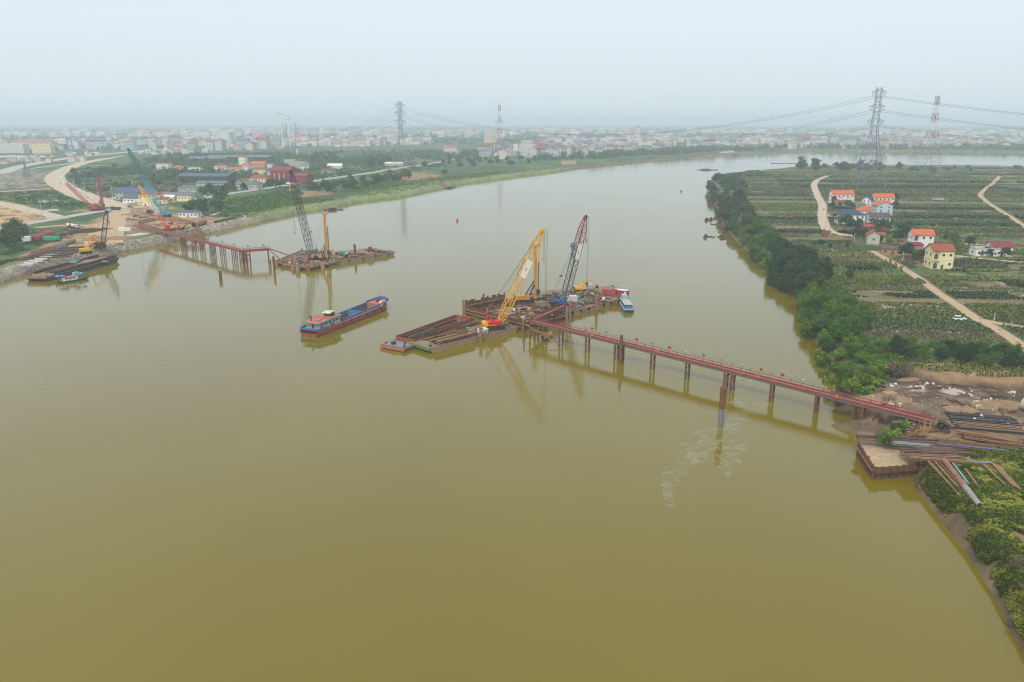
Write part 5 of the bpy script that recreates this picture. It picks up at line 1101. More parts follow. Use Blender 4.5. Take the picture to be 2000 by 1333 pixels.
for s in (0, 1): 
    p, q = (q2, P(573, 502, 2.5)) if s else (q2 + Vector((0, -1, -.3)), P(552, 511, 2.5)); o = MB().bar(p - p, q - p, .5).build('gangway_beam', maroon if s else rust2); place(o, p); tag(o, 'long sloping red beam from bridge end to the casings' if s else 'lower sloping rusty beam from bridge end to casing platform', 'beam', 'sloping beams at the bridge end')
drill_rig('drill_rig', 'ochre drill rig with tall mast on the work barge off the left bank', onb(LB, 3.0, 9.5, 1.97), lh - .9, 25, ochre, sc=1.15)
crawler_crane('crawler_crane', 'dark green crawler crane with black lattice boom leaning left on the work barge', onb(LB, 1.5, 14.0, 1.97), (568, 334), 12, mat('crane_dark_green', (.06, .13, .09), .6, (.05, .06, .05)), steel, [(.5, mat('boom_blue_grey', (.12, .15, .2), .6, (.06, .07, .09))), (.5, mat('boom_black', (.035, .035, .04), .6, (.05, .035, .03)))], hook=.72, hook2=None, sc=1.0, bw=2.8)
excavator('excavator', 'small turquoise excavator on the work barge', onb(LB, ll * .38, 9, 1.97), 2.8, paint('teal_digger', (.03, .38, .33), w=.2), .8, (3.6, 3.4, 5.6, 1.))
heap('long heap of brown spoil on the work barge', onb(LB, ll * .62, 13.5, 1.96), (13, 3, 1.8)); heap('orange spoil heap before the small turquoise excavator', onb(LB, ll * .27, 8.5, 1.96), (5, 2.5, 1.7)); heap('small spoil heap at the end of the work barge', onb(LB, ll * .86, 11, 1.96), (4, 2.5, 1.2))
o = MB().span(-2.2, 2.2, -1.2, 1.2, 0, 2.3).span(-1.0, .4, -.6, .6, 2.3, 3.4).cyl((1.2, 0, 2.3), (1.2, 0, 3.8), .2).build('mud_plant', paint('plant_rust_red', (.3, .06, .05), w=.4)); place(o, onb(LB, ll * .75, 7.5, 1.97), lh); tag(o, 'rust red mixing plant on the work barge', 'machine')
MB().span(-2.4, -1.2, -1.25, -1.21, .4, 1.9).build('door', steel, o)
container('dull beige cabin on the far side of the work barge', onb(LB, ll * .38, 15.5, 1.97), lh, mat('beige_cabin', (.5, .38, .24), .8, (.35, .26, .17), .8), (4.5, 2.2, 2.3))
scatter_clutter(lambda g: onb(LB, ll * g.uniform(.05, .9), g.uniform(2, 15), 0), 70, 1.98, 'on the work barge off the left bank', 'on the work barge', 15)
scatter_clutter(tri_region(lpq, .85), 44, 1.25, 'among the casings off the left bank', 'among the casings', 16)
scatter_clutter(lambda g: onb(LB, g.uniform(-14, 0), g.uniform(8, 17), 0), 20, 1.6, 'beside the dark crane off the left bank', 'beside the dark crane', 17)
wp = MB().box((0, 0, 0), (16, 10, .4)).build('pontoon', mat('pontoon_deck', (.22, .16, .11), .9, (.12, .09, .07), .4)); place(wp, onb(LB, -8.5, 12.5, 1.3), lh); tag(wp, 'small pontoon under the dark crane counterweight', 'pontoon'); MB().box((0, 0, -.9), (15.6, 9.6, 1.3)).build('float', rust, wp)
person('worker with red helmet among the casings', P(604, 508, 1.22), .3, 'work', sh_[1], red); person('worker with red helmet on the work barge edge', onb(LB, 4, 2, 1.97), 1.3, 'stand', sh_[2], red)
# ------------------------------------------------------------------ moored barge and houseboat at the left shore
ma, mbb = P(92, 551), P(233, 511)
mbg, ml_ = deck_barge('moored_barge', 'dark steel barge with brown stern moored at the left shore', ma, mbb, 11, 2.4, mat('dark_barge_hull', (.11, .075, .055), .8, (.06, .045, .04), .5), mat('moored_deck', (.3, .2, .12), .9, (.17, .11, .075), .4), rake=.05, endm=rust2)
MBM = Matrix.Translation(ma) @ Matrix.Rotation(heading(ma, mbb), 4, 'Z'); mh = heading(ma, mbb)
for y in (.3, 10.7): MB().bar((.1 * ml_, y, 3.1), (.97 * ml_, y, 3.3), .2, 1.5).build('side_wall', mat('barge_wall_dark', (.05, .055, .065), .7, (.08, .055, .045), .6), mbg)
for i in range(9): beam('pipe' if i < 4 else 'H', 22., rust, onb(MBM, .35 * ml_ + (i % 3), 2.2 + i * .85, 2.48), mh, 'long rusty steel length on the moored barge', 'steel on the moored barge')
heap('low spoil heap in the moored barge', onb(MBM, .75 * ml_, 6, 2.4), (9, 3.5, 1.0))
hb = tug('houseboat with blue awnings and white walls beside the moored barge', P(117, 554), P(172, 545), mat('houseboat_hull', (.06, .12, .16), .7, (.04, .06, .08)), timber, white, 1.9, deckred)
for x, y in ((2.0, 0), (.5, 1.2), (11.0, 0)): MB().prof([(x - 1.3, 3.2), (x, 3.6), (x + 1.3, 3.2), (x + 1.3, 3.28), (x, 3.7), (x - 1.3, 3.28)], -1.8 + y, 1.6 + y).bar((x, y, 1), (x, y, 3.5), .1).build('awning', paint('tarp_blue', (.03, .25, .55), w=.08), hb)
o = MB().prof([(-3.2, 2.4), (0, 2.8), (3.2, 2.4), (3.2, 2.5), (0, 2.95), (-3.2, 2.5)], -2, 2).build('shelter', paint('shelter_green', (.05, .22, .18), w=.2)); place(o, onb(MBM, .42 * ml_, 1.5, 3.2), mh); tag(o, 'green roofed shelter above the houseboat', 'shelter')
for sx_ in (-2.8, 2.8):
    for sy_ in (-1.7, 1.7): MB().cyl((sx_, sy_, -.8), (sx_, sy_, 2.45), .08, n=6).build('post', timber, o)
# ------------------------------------------------------------------ small craft and buoys
def sampan(label, px, py, ln, rz, m, cabin=None, group='fishing boats near the right shore'):
    t = thing('fishing_boat', label, 'boat', P(px, py), rz, group)
    pr = [(-ln / 2, ln * .05, .8, .15, ln * .03), (-ln * .3, ln * .1, .5, -.2, ln * .07), (ln * .2, ln * .1, .5, -.2, ln * .07), (ln / 2, ln * .02, 1.0, .3, ln * .01)]
    S = hull_secs(pr); MB().loft(S, closed=False, caps=False).add(S[0], [(0, 1, 2, 3, 4, 5)]).add(S[-1], [(5, 4, 3, 2, 1, 0)]).build('hull', m, t)
    d = MB()
    for u, v in zip(pr, pr[1:]): d.add([(u[0], -u[1] * .92, u[2] - .15), (v[0], -v[1] * .92, v[2] - .15), (v[0], v[1] * .92, v[2] - .15), (u[0], u[1] * .92, u[2] - .15)], [(0, 1, 2, 3)])
    d.build('deck', timber, t)
    if cabin:
        c = MB().span(-ln * .28, ln * .12, -ln * .08, ln * .08, .35, 1.9).build('cabin', cabin, t); MB().prof([(-ln * .33, 1.9), (ln * .17, 1.9), (ln * .17, 2.0), (-ln * .33, 2.0)], -ln * .11, ln * .11).build('roof', steel, t); MB().box((-ln * .08, -ln * .08, 1.2), (ln * .12, .06, .7)).build('window', glass, c)
wood_d = mat('dark_boat_wood', (.1, .07, .055), .85, (.06, .045, .04), 1.)
for i, (x, y, l_, r_, cb, lab) in enumerate([(1381, 431, 9, .1, steel, 'dark roofed fishing boat farthest left of the upper cluster'), (1389, 430, 8, .3, wood_d, 'dark cabin fishing boat in the upper cluster'), (1394, 439, 9, .1, None, 'open rowing boat below the upper cluster'), (1401, 429, 6, .2, None, 'tiny open boat right of the upper cluster'), (1409, 436, 9, .15, None, 'open boat at the muddy shore'), (1379, 464, 7, .3, steel, 'square houseboat alone below the upper cluster'), (1386, 463, 5, .2, None, 'small dinghy beside the square houseboat'), (1393, 464, 5, .1, None, 'second dinghy right of the square houseboat'),
     (1409, 454, 10, .08, None, 'long open boat above the paired boats'), (1411, 464, 11, .05, wood_d, 'roofed boat beside the muddy shore'), (1414, 468, 10, .05, None, 'long red brown boat nearest the shore')]): sampan(lab, x, y, l_ * (.62 if cb else .52), r_ + random.uniform(-.5, .5), wood_d, cb)
sampan('blue cabin boat moored at the left bank far upstream', 880, 368, 16, .6, wood_d, blue, 'cabin boats'); sampan('dark cabin boat at the left bank near the casings', 652, 411, 17, .4, wood_d, mat('boat_maroon', (.25, .05, .06), .7), 'cabin boats')
sampan('river boat with white cabin far out on the bend', 1382, 332.5, 34, .05, wood_d, gsteel, 'boats on the bend'); sampan('low dark barge beyond the right point', 1535, 319.5, 55, 0, wood_d, None, 'boats on the bend'); sampan('small boat at the landing ramp on the far bank', 1436, 303.4, 26, .2, wood_d, gsteel, 'boats on the bend')
def buoy(label, px, py, m):
    t = thing('buoy', label, 'buoy', P(px, py), 0, 'buoys'); MB().cyl((0, 0, -.4), (0, 0, .6), 1.0, 1.1, 12).build('float', m, t); MB().cyl((0, 0, .6), (0, 0, 2.6), .7, .2, 8).build('tower', m, t); MB().blob((0, 0, 2.8), .3).build('lamp', white, t)
buoy('red conical buoy in open water left of the yellow boom', 893, 432.5, red); buoy('dark conical buoy in open water far upstream', 1330, 375, bteal); buoy('small blue buoy between the two crane booms', 1117, 481, blue)
# ------------------------------------------------------------------ houses
tile_o = mat('roof_tile_orange', (.56, .135, .055), .8, (.44, .11, .05), 1.2, stretch=(6, 1, 1)); tile_r = mat('roof_tile_red', (.33, .082, .045), .8, (.24, .065, .04), 1.2); tile_b = mat('roof_tile_blue', (.045, .075, .14), .7, (.03, .05, .09), 1.2); tile_br = mat('roof_tile_brown', (.13, .09, .08), .8, (.08, .06, .055), 1.2)
met_m = mat('roof_maroon_metal', (.24, .035, .05), .55, (.18, .03, .04), .8); met_g = mat('roof_green_metal', (.10, .20, .16), .6, (.07, .14, .12), .6); met_gr = mat('roof_grey_metal', (.17, .19, .22), .6, (.12, .13, .15), .5); met_bl = mat('roof_blue_grey', (.09, .13, .2), .6, (.06, .09, .14), .5)
w_white = mat('wall_white', (.8, .79, .75), .85, (.68, .65, .6), .4); w_cream = mat('wall_cream', (.8, .71, .42), .85, (.7, .6, .34), .3); w_grey = mat('wall_pale_grey', (.5, .48, .44), .85, (.4, .38, .34), .4); w_blue = mat('wall_pale_blue', (.52, .62, .66), .85, (.44, .52, .55), .4); w_pink = mat('wall_pink', (.45, .18, .2), .85, (.35, .14, .16), .4); w_brick = mat('wall_brick', (.28, .09, .06), .9, (.2, .07, .05), 1.)
def house(label, loc, rz, w, d, h, roof, roofm, wallm, rh=None, floors=2, over=.5, win=True, group=None, name='house', gable=None, arches=False, tank=False, cols=None):
    """house with its long side w along x; roof 'gable' (ridge along x), 'hip', 'flat', 'shed'"""
    t = thing(name, label, 'house', loc, rz, group); rh = rh if rh is not None else min(w, d) * .28
    wl = MB(); x, y = w / 2, d / 2
    if roof == 'gable':
        wl.span(-x, x, -y, y, -.3, h)
        for s in (-1, 1): wl.add([(s * (x - .01), -y, h), (s * (x - .01), y, h), (s * (x - .01), 0, h + rh), (s * (x - .2), -y, h), (s * (x - .2), y, h), (s * (x - .2), 0, h + rh)], [(0, 1, 2), (5, 4, 3), (0, 2, 5, 3), (1, 4, 5, 2)])
    else: wl.span(-x, x, -y, y, -.3, h)
    wo = wl.build('wall', wallm, t); r = MB(); X, Y = x + over, y + over; th = .18; dz = rh * over / y if roof == 'gable' else 0
    if roof == 'gable':
        for s in (-1, 1): r.add([(-X, s * Y, h - dz), (X, s * Y, h - dz), (X, 0, h + rh), (-X, 0, h + rh), (-X, s * Y, h - dz + th), (X, s * Y, h - dz + th), (X, 0, h + rh + th), (-X, 0, h + rh + th)], [(0, 1, 2, 3), (7, 6, 5, 4), (0, 4, 5, 1), (1, 5, 6, 2), (3, 2, 6, 7), (0, 3, 7, 4)])
    elif roof == 'hip':
        k = max(x - y, .01); r.add([(-X, -Y, h), (X, -Y, h), (X, Y, h), (-X, Y, h), (-k, 0, h + rh), (k, 0, h + rh), (-X, -Y, h - .15), (X, -Y, h - .15), (X, Y, h - .15), (-X, Y, h - .15)], [(0, 1, 5, 4), (1, 2, 5), (2, 3, 4, 5), (3, 0, 4), (9, 8, 7, 6), (0, 6, 7, 1), (1, 7, 8, 2), (2, 8, 9, 3), (3, 9, 6, 0)])
    elif roof == 'shed': r.add([(-X, -Y, h), (X, -Y, h), (X, Y, h + rh), (-X, Y, h + rh), (-X, -Y, h + th), (X, -Y, h + th), (X, Y, h + rh + th), (-X, Y, h + rh + th)], [(3, 2, 1, 0), (4, 5, 6, 7), (0, 1, 5, 4), (1, 2, 6, 5), (2, 3, 7, 6), (3, 0, 4, 7)])
    else:
        r.span(-x - .15, x + .15, -y - .15, y + .15, h, h + .2)
        for s in (-1, 1): r.span(-x, x, s * y - .1, s * y + .1, h + .2, h + .9).span(s * x - .1, s * x + .1, -y + .1, y - .1, h + .2, h + .9)
    ro = r.build('roof', roofm, t)
    if roof == 'gable' and w > 6: MB().bar((-X, 0, h + rh + th), (X, 0, h + rh + th), .3, .2).build('ridge', roofm, ro)
    if win:
        fh = h / floors
        for fl in range(floors):
            z = fl * fh + fh * .55
            for s in (-1, 1):
                n = max(1, int(w / 3.2))
                for i in range(n):
                    if fl == 0 and i == n // 2: dd = MB().box((-x + w * (i + .5) / n, s * (y + .03), 1.1), (1.2, .1, 2.2)).build('door', tile_br, t); continue
                    f = MB().box((-x + w * (i + .5) / n, s * (y + .03), z), (1.5, .12, 1.5)).build('window', wallm if wallm is not w_white else w_grey, t); MB().box((-x + w * (i + .5) / n, s * (y + .1), z), (1.2, .06, 1.2)).build('pane', glass, f)
                n = max(1, int(d / 4))
                for i in range(n):
                    f = MB().box((s * (x + .03), -y + d * (i + .5) / n, z), (.12, 1.3, 1.5)).build('window', w_grey, t); MB().box((s * (x + .1), -y + d * (i + .5) / n, z), (.06, 1.05, 1.2)).build('pane', glass, f)
        if floors > 1:
            for fl in range(1, floors): MB().span(-x - .12, x + .12, -y - .12, y + .12, fl * fh - .12, fl * fh + .06).build('floor_band', wallm, wo)
    if arches:
        for fl in range(floors):
            z0 = fl * h / floors + .35
            for k in range(2): MB().prof([(-x + .5 + k * d * 0, z0)] + [(-x + .5 + 0, z0)], 0, .01) if False else None
            a = [(0, z0), (2.0, z0)] + [(1 + math.cos(q), z0 + 1.7 + math.sin(q)) for q in np.linspace(0, math.pi, 7)]
            MB().prof([(p[0] - x + .6, p[1]) for p in a], -y - .14, -y - .02).build('arch_shade_panel', mat('arch_shade', (.1, .09, .08), .9), t)  # solid dark panel; the shade inside the arch is put into its colour
        MB().span(-x - .2, -x + 3.4, -y - 1.3, -y - .14, h / floors - .1, h / floors + .12).build('balcony', wallm, t)
        for xx in (-x + .0, -x + 3.1): MB().cyl((xx, -y - 1.15, -.2), (xx, -y - 1.15, h - .1), .17, n=8).build('column', wallm, t)
        MB().span(-x - .3, -x + 3.5, -y - 1.4, -y - .1, h, h + .25).build('porch_roof', roofm, t)
    if tank: MB().cyl((x * .3, 0, h + .9), (x * .3, 0, h + 2.3), .8, n=12).build('water_tank', gsteel, ro)
    return t
def hp(px, py): return L(px, py)
house('long white house with bright orange gable roof, farthest up the lane', hp(1642, 397), -.03, 19, 9, 8.2, 'gable', tile_o, w_white, 3.2); house('low red roofed annexe before the long orange roofed house', hp(1644, 403), -.05, 13, 5, 3.2, 'gable', tile_r, w_white, 1.8, 1)
house('small white house with blue gable roof beside the twin orange roofs', hp(1697, 402), .6, 9, 8, 5.2, 'gable', tile_b, w_white, 2.8); house('long house with pale orange gable roof behind the blue roof', hp(1722, 402), -.05, 17, 9, 7.5, 'gable', tile_o, w_white, 3.); house('lower orange roofed wing before the long pale house', hp(1722, 408), -.05, 12, 5, 4.6, 'gable', tile_o, w_white, 2., 1)
house('tall pale blue house with orange edged gable facing the river', hp(1721, 422), 1.50, 11, 11.5, 8.4, 'gable', tile_o, w_blue, 2.9, 3); house('low house with orange hip roof in the middle of the hamlet', hp(1691, 418), .1, 14, 9, 3.2, 'hip', tile_o, w_white, 3.2, 1)
house('white villa with dark blue hip roof beside the lane', hp(1658, 437), -.12, 18, 11, 6.8, 'hip', tile_b, w_white, 3.3, 2); house('grey roofed white house with small twin gables', hp(1713, 440), -.1, 14, 9, 6, 'gable', tile_br, w_white, 2.6, 2)
tg = bpy.data.objects['house.008'] if 'house.008' in bpy.data.objects else None
for s in (-3.5, 3.): 
    if tg: MB().prof([(s - 2.2, 5.8), (s + 2.2, 5.8), (s, 8.0)], -5.6, -4.4).build('porch_gable', w_white, tg); MB().bar((s - 2.5, -5.65, 5.7), (s, -5.65, 8.2), .3).bar((s, -5.65, 8.2), (s + 2.5, -5.65, 5.7), .3).build('gable_trim', tile_r, tg)
house('small grey flat roofed house between orange hip roof and twin gables', hp(1694, 427), -.1, 9, 6, 3.6, 'flat', w_grey, w_grey, 0, 1, tank=True); house('low brick red roofed shed along the garden wall', hp(1688, 449), -.25, 12, 4.5, 2.6, 'gable', tile_r, w_brick, 1.4, 1); house('low red roofed outbuilding right of the twin gabled house', hp(1722, 447), -.15, 12, 3.6, 2.4, 'shed', tile_r, w_brick, .9, 1)
house('green metal roofed open shed behind the blue hip roof', hp(1674, 406), .1, 11, 7, 2.8, 'gable', met_g, w_grey, 1.2, 1); house('small beige house with red gable facing the fields', hp(1703, 476), 1.3, 7.5, 6.8, 5.6, 'gable', tile_r, w_grey, 2.3, 1); house('low wing with red roof behind the small beige house', hp(1716, 472), -.1, 6, 4, 4.2, 'gable', tile_r, w_grey, 1.4, 1)
house('two storey white house with orange gable roof and arched balcony', hp(1796, 482), -.12, 11.5, 8.5, 7.4, 'gable', tile_o, w_white, 2.8, 2, arches=True); house('tall cream house with rust red gable roof beside the field road', hp(1831, 523), -.08, 10.2, 9, 9.2, 'gable', tile_r, w_cream, 2.8, 2, arches=True)
house('dull purple red shed roof before the white orange roofed house', hp(1778, 486), -.15, 12, 4, 2.4, 'shed', met_m, w_pink, .8, 1, win=False); house('long low brown roofed barn beside the field road', hp(1742, 497), -.35, 11, 5, 3.2, 'shed', tile_br, timber, .8, 1)
house('flat roofed white house with parapet at the right edge', hp(1924, 499), -.05, 14, 7, 3.6, 'flat', w_grey, w_white, 0, 1, tank=True); house('white house with maroon metal gable roof at the right edge', hp(1949, 499), -.12, 10.5, 8, 5.4, 'gable', met_m, w_white, 2.2, 2)
house('small brick hut beside the village lane', hp(1613, 463), 0, 5, 3, 3, 'flat', w_brick, w_brick, 0, 1, win=False); house('low pale shed in the far field right of the village', hp(1832, 391), 0, 9, 4, 2.5, 'shed', tile_br, w_grey, .6, 1, win=False)
o = heap('dark covered haystack beside the field road', L(1792, 553), (4.2, 2.8, 2.3), mat('dark_tarp_hay', (.045, .05, .04), .8, (.09, .08, .05), .8), cat='haystack', name='haystack')
car('car', 'white parked car beside the orange field road', L(1874, 626), .0, white); car('car', 'small white car in the village lane', L(1619, 424), -1.2, white)
person('farmer in dark clothes walking on the field road', L(1816, 552), 2.3, 'walk', sh_[3], None, 'people on the fields'); person('second farmer beside the rubbish heap on the field road', L(1763, 525), 1., 'work', sh_[0], None, 'people on the fields')
# left bank houses (pixel of the foot, size in metres)
lh_ = [(322, 334, 20, 11, 10.5, 'flat', tile_o, w_white, 'white three storey house with orange band behind the fields'), (350, 334, 12, 9, 5, 'gable', tile_o, w_white, 'small white house with faded roof beside the white three storey house'), (382, 338, 18, 10, 7, 'flat', w_grey, w_white, 'flat white house with dark openings in the middle of the village'), (434, 336, 17, 12, 9, 'hip', tile_r, w_white, 'white block with maroon hip roof in the left village'),
       (460, 338, 18, 10, 5, 'gable', tile_o, w_white, 'long low house with orange roof in the left village'), (476, 322, 12, 12, 14, 'hip', tile_r, w_white, 'tall white tower house with red hip roof'), (482, 336, 10, 10, 9, 'gable', tile_o, w_white, 'narrow white house left of the big gabled house'), (507, 334, 24, 14, 10, 'gable', tile_o, w_grey, 'big gabled house with faded orange roof'), (528, 334, 10, 8, 11, 'hip', tile_b, w_white, 'small white house with dark roof right of the big gabled house'),
       (533, 346, 14, 10, 8, 'gable', tile_br, w_white, 'pale grey house above the maroon sheds'), (508, 342, 18, 10, 8, 'hip', tile_r, w_cream, 'yellow house with dark red roof in the left village'), (507, 362, 20, 12, 8.5, 'hip', tile_r, w_cream, 'cream villa with dull red hip roof beside the paved road'), (477, 361, 14, 8, 5, 'hip', tile_r, w_cream, 'small cream house with red roof beside the green sheds'),
       (585, 332, 24, 14, 11, 'flat', w_grey, w_grey, 'pale grey concrete block house behind the maroon sheds'), (568, 324, 18, 12, 9, 'flat', w_grey, w_grey, 'pale unfinished house behind the grey block house'), (596, 334, 12, 10, 8, 'shed', met_gr, w_white, 'small white house right of the grey block house'), (655, 330, 22, 10, 5, 'gable', w_white, w_white, 'low house with white roof near the pond'), (770, 324, 30, 9, 3.5, 'gable', w_white, w_white, 'long low white roofed building beside the pylon'),
       (296, 397, 18, 9, 8, 'hip', tile_r, w_cream, 'yellow house with red hip roof behind the turquoise crane'), (268, 389, 34, 14, 7, 'gable', met_bl, w_grey, 'long blue grey roofed workshop beside the paved road'), (270, 396, 22, 12, 4.5, 'gable', met_bl, w_white, 'lower blue grey shed before the workshop'), (287, 402, 14, 8, 5, 'flat', w_cream, w_cream, 'small cream house behind the ramp'), (316, 398, 12, 6, 4, 'shed', tile_r, w_cream, 'low cream building with red lean-to behind the paved road'), (346, 392, 34, 7, 5, 'shed', met_gr, w_cream, 'long cream row of shops under a grey roof'), (332, 396, 11, 6, 5, 'gable', w_white, w_cream, 'pale arched building beside the row of shops'),
       (370, 375, 20, 10, 4.5, 'hip', met_g, w_grey, 'grey green roofed shed above the paved road'), (486, 371, 24, 10, 6, 'gable', met_g, w_grey, 'green roofed house beside the cream villa'), (490, 369, 24, 6, 3.5, 'shed', met_gr, w_grey, 'grey lean-to beside the green roofed house'), (640, 338, 16, 8, 4, 'gable', tile_br, w_grey, 'small grey house near the wood')]
for px, py, w, d, h, rf, rm, wm, lab in lh_: house(lab, L(px, py), random.uniform(-.25, .1), w, d, h, rf, rm, wm, None, 3 if h > 9 else 2 if h > 6 else 1, group='houses of the left village')
house('long dark shed with blue grey roof left of the village', L(405, 356), -.1, 62, 22, 7.5, 'gable', met_bl, steel, 3, 1, win=False); house('green roofed shed before the long dark shed', L(417, 366), -.1, 34, 14, 5, 'gable', met_g, w_grey, 2, 1, win=False); house('long grey roofed factory hall behind the village', L(470, 314), -.03, 120, 30, 7, 'gable', met_gr, steel, 3, 1, win=False); house('second grey roofed factory hall beside the first', L(410, 316), -.03, 70, 30, 6, 'gable', met_gr, steel, 3, 1, win=False)
mh1 = house('large maroon metal hall with vertical stripes in the left village', L(556, 357), -.12, 24, 24, 15, 'gable', met_m, met_m, 4, 1, win=False); mh2 = house('lower maroon metal hall joined to the larger one', L(585, 358), -.12, 26, 22, 9, 'gable', met_m, met_m, 3, 1, win=False); house('low maroon shed at the end of the maroon halls', L(598, 357), -.12, 12, 12, 7.5, 'gable', met_m, met_m, 2, 1, win=False)
for k in range(3): MB().box((-7 + 6 * k, -12.1, 7.5), (1.2, .12, 9)).build('wall_stripe', w_grey, mh1)
house('long blue roofed site office at the left bank', L(372, 424), -.2, 16, 6, 3.5, 'shed', met_bl, w_white, .8, 1)
pond = MB().add([L(670, 326) + Vector((0, 0, .1)), L(715, 327) + Vector((0, 0, .1)), L(770, 322) + Vector((0, 0, .1)), L(760, 315) + Vector((0, 0, .1)), L(690, 316) + Vector((0, 0, .1))], [(0, 1, 2, 3, 4)]).build('pond', m_water); struct(pond); tag(pond, 'pale fish pond behind the left bank wood', 'pond')
for k, q in enumerate([[(58, 394), (100, 390), (130, 394), (124, 397), (70, 396)], [(75, 412), (110, 408), (118, 412), (90, 414)], [(210, 388), (240, 382), (246, 387), (215, 391)]]):
    o = MB().add([L(*p) + Vector((0, 0, .08)) for p in q], [tuple(range(len(q)))]).build('flooded_paddy', m_water); struct(o); tag(o, 'shallow flooded patch in the green field on the left', 'paddy')
# ------------------------------------------------------------------ left building site
def crane_at(px, py, *a, **k): p = L(px, py); return p
crawler_crane('crawler_crane', 'turquoise crawler crane with tall turquoise boom on the left bank', L(322, 424), (250, 291), 18, teal, teal, [(.5, teal), (.5, mat('boom_sea_green', (.03, .2, .2), .6, (.03, .12, .12)))], hook=.5, bw=2.9, sc=1.25, foot=(1.8, 2.1)); crawler_crane('crawler_crane', 'red and yellow crane with orange and white boom at the left cofferdam', L(331, 450), (272, 364), 10, red, yellow, [(.34, orange), (.3, white), (.36, yellow)], hook=.4, bw=2.0)
crawler_crane('crawler_crane', 'red crane with low slanting red boom behind the paved road', L(184, 412), (117, 347), 20, red, red, [(.8, paint('boom_red', (.42, .06, .05))), (.2, white)], hook=.2, bw=1.9); crawler_crane('crawler_crane', 'orange crane with dark upright boom at the left shore', L(196, 484), (208, 413), 2, orange, orange, [(.5, steel), (.5, steel)], hook=.3, bw=2.2)
drill_rig('drill_rig', 'red drill rig with red mast behind the paved road', L(192, 412), .1, 27, paint('rig_red', (.4, .02, .06), w=.15), sc=1.2); excavator('excavator', 'yellow excavator with raised arm unloading at the left shore', L(169, 496), .5, yellow, 1.5, (2.6, 6.5, 5.6, 3.)); excavator('excavator', 'small orange excavator inside the left cofferdam', L(353, 449), 2.6, orange, 1.0, (3.8, 4, 6, .8)); excavator('excavator', 'small yellow digger at the field edge beyond the road', L(569, 377), 2, yellow, 1.4, (3, 5, 4.6, 2))
truck('mixer_truck', 'white concrete mixer truck with red banded drum on the left site', L(143, 447), -.05, white, 'mixer', white); truck('dump_truck', 'dark green dump truck on the paved road beside the red rig', L(226, 411), math.pi - .1, paint('truck_green', (.03, .22, .15), w=.15), 'dump', mat('dark_load', (.05, .06, .06), .9)); truck('dump_truck', 'dark dump truck with green load on the paved road near the shops', L(394, 388), .35, white, 'dump', paint('tarp_green', (.03, .3, .14), w=.1)); truck('box_truck', 'white truck far along the paved road near the wood', L(566, 361.5), .5, white, 'box', white)
car('car', 'dark car on the paved road beside the ramp', L(255, 406), .1, steel); car('car', 'white car far along the paved road', L(748, 333), .6, white)
# cofferdam on the left bank
lc = thing('cofferdam', 'brown sheet pile cofferdam around the pit at the left bank', 'cofferdam', L(340, 450), 0)
lcp = [L(270, 440), L(325, 459), L(395, 459), L(380, 440), L(345, 432), L(300, 432)]
for p, q in zip(lcp, lcp[1:] + lcp[:1]): sheet_wall(lc, Vector((p.x, p.y, ZL)), Vector((q.x, q.y, ZL)), -1.5, 2.6, .35, rust2, 1.3)
container('turquoise container pair on the left site', L(102, 471), .1, lgreen, (9, 2.4, 2.8)); 
for i, (x, y) in enumerate(((68, 470), (77, 467), (87, 464), (97, 461))): container('dark red shipping container in the row on the left site, %s from the trees' % ordw[i], L(x, y), .32, dred, (6.1, 2.4, 2.6))
container('pale site hut under the trees at the left edge', L(52, 472), .3, w_white, (5, 3, 3)); container('pale blue site hut among the trees at the left edge', L(38, 462), .3, mat('hut_blue', (.35, .5, .52), .7), (8, 3, 2.8)); container('long white office container beside the dirt ramp', L(245, 452), 0, white, (8, 2.4, 2.6))
def steel_yard(p0, p1, n, ln, lab, gname, kinds=('H',), ms=(rust, rust2), rz=None, layers=1, step=None):
    a_, b_ = L(*p0), L(*p1); an_ = (heading(a_, b_) + math.pi / 2) if rz is None else rz
    for k in range(n):
        for j in range(layers): beam(kinds[k % len(kinds)], ln, ms[k % len(ms)], a_ + (b_ - a_) * (k / max(n - 1, 1)) + Vector((0, 0, .05 + j * .46)), an_ + random.uniform(-.03, .03), lab, gname)
steel_yard((60, 498), (112, 484), 16, 22., 'rusty beam in the brown stack on the grass of the left site', 'brown beams on the left site', ('H', 'H', 'sheet') if False else ('H',), (rust, rust2), rz=2.05, layers=2)
steel_yard((112, 484), (130, 479), 8, 22., 'grey steel beam in the stack beside the brown beams', 'grey beams on the left site', ('H',), (gsteel, steel), rz=2.05, layers=2); steel_yard((128, 478), (146, 472), 12, 14., 'red brown beam in the stack nearest the excavator', 'red brown beams on the left site', ('H',), (rust,), rz=2.05, layers=2)
for k in range(6): beam('pipe', 24., steel if k % 2 else rust, L(85 + k * 10, 506 - k * 4) + Vector((0, 0, .1)), .45, 'long dark pipe lying along the left shore', 'dark pipes along the left shore')
for k in range(8): beam('H', 20., rust, L(150 + k * 6, 456 - k * 1.2) + Vector((0, 0, .1)), .12, 'rusty beam on the verge behind the brown stacks', 'beams on the verge')
for i in range(14):
    o = MB().box((0, 0, .2), (6., 1.6, .35)).box((-2, 0, 0), (.2, 1.6, .1)).box((2, 0, 0), (.2, 1.6, .1)).build('concrete_slab', mat('white_concrete', (.68, .66, .62), .8, (.52, .5, .46), .6)); p = L(52 + (i % 7) * 9.5, 519 - (i % 7) * 3.6); place(o, p + Vector((0, 0, .05 + (i // 7) * .42)), .35 + random.uniform(-.1, .1)); tag(o, 'white concrete slab in the row along the left shore', 'slab', 'white slabs on the left shore')
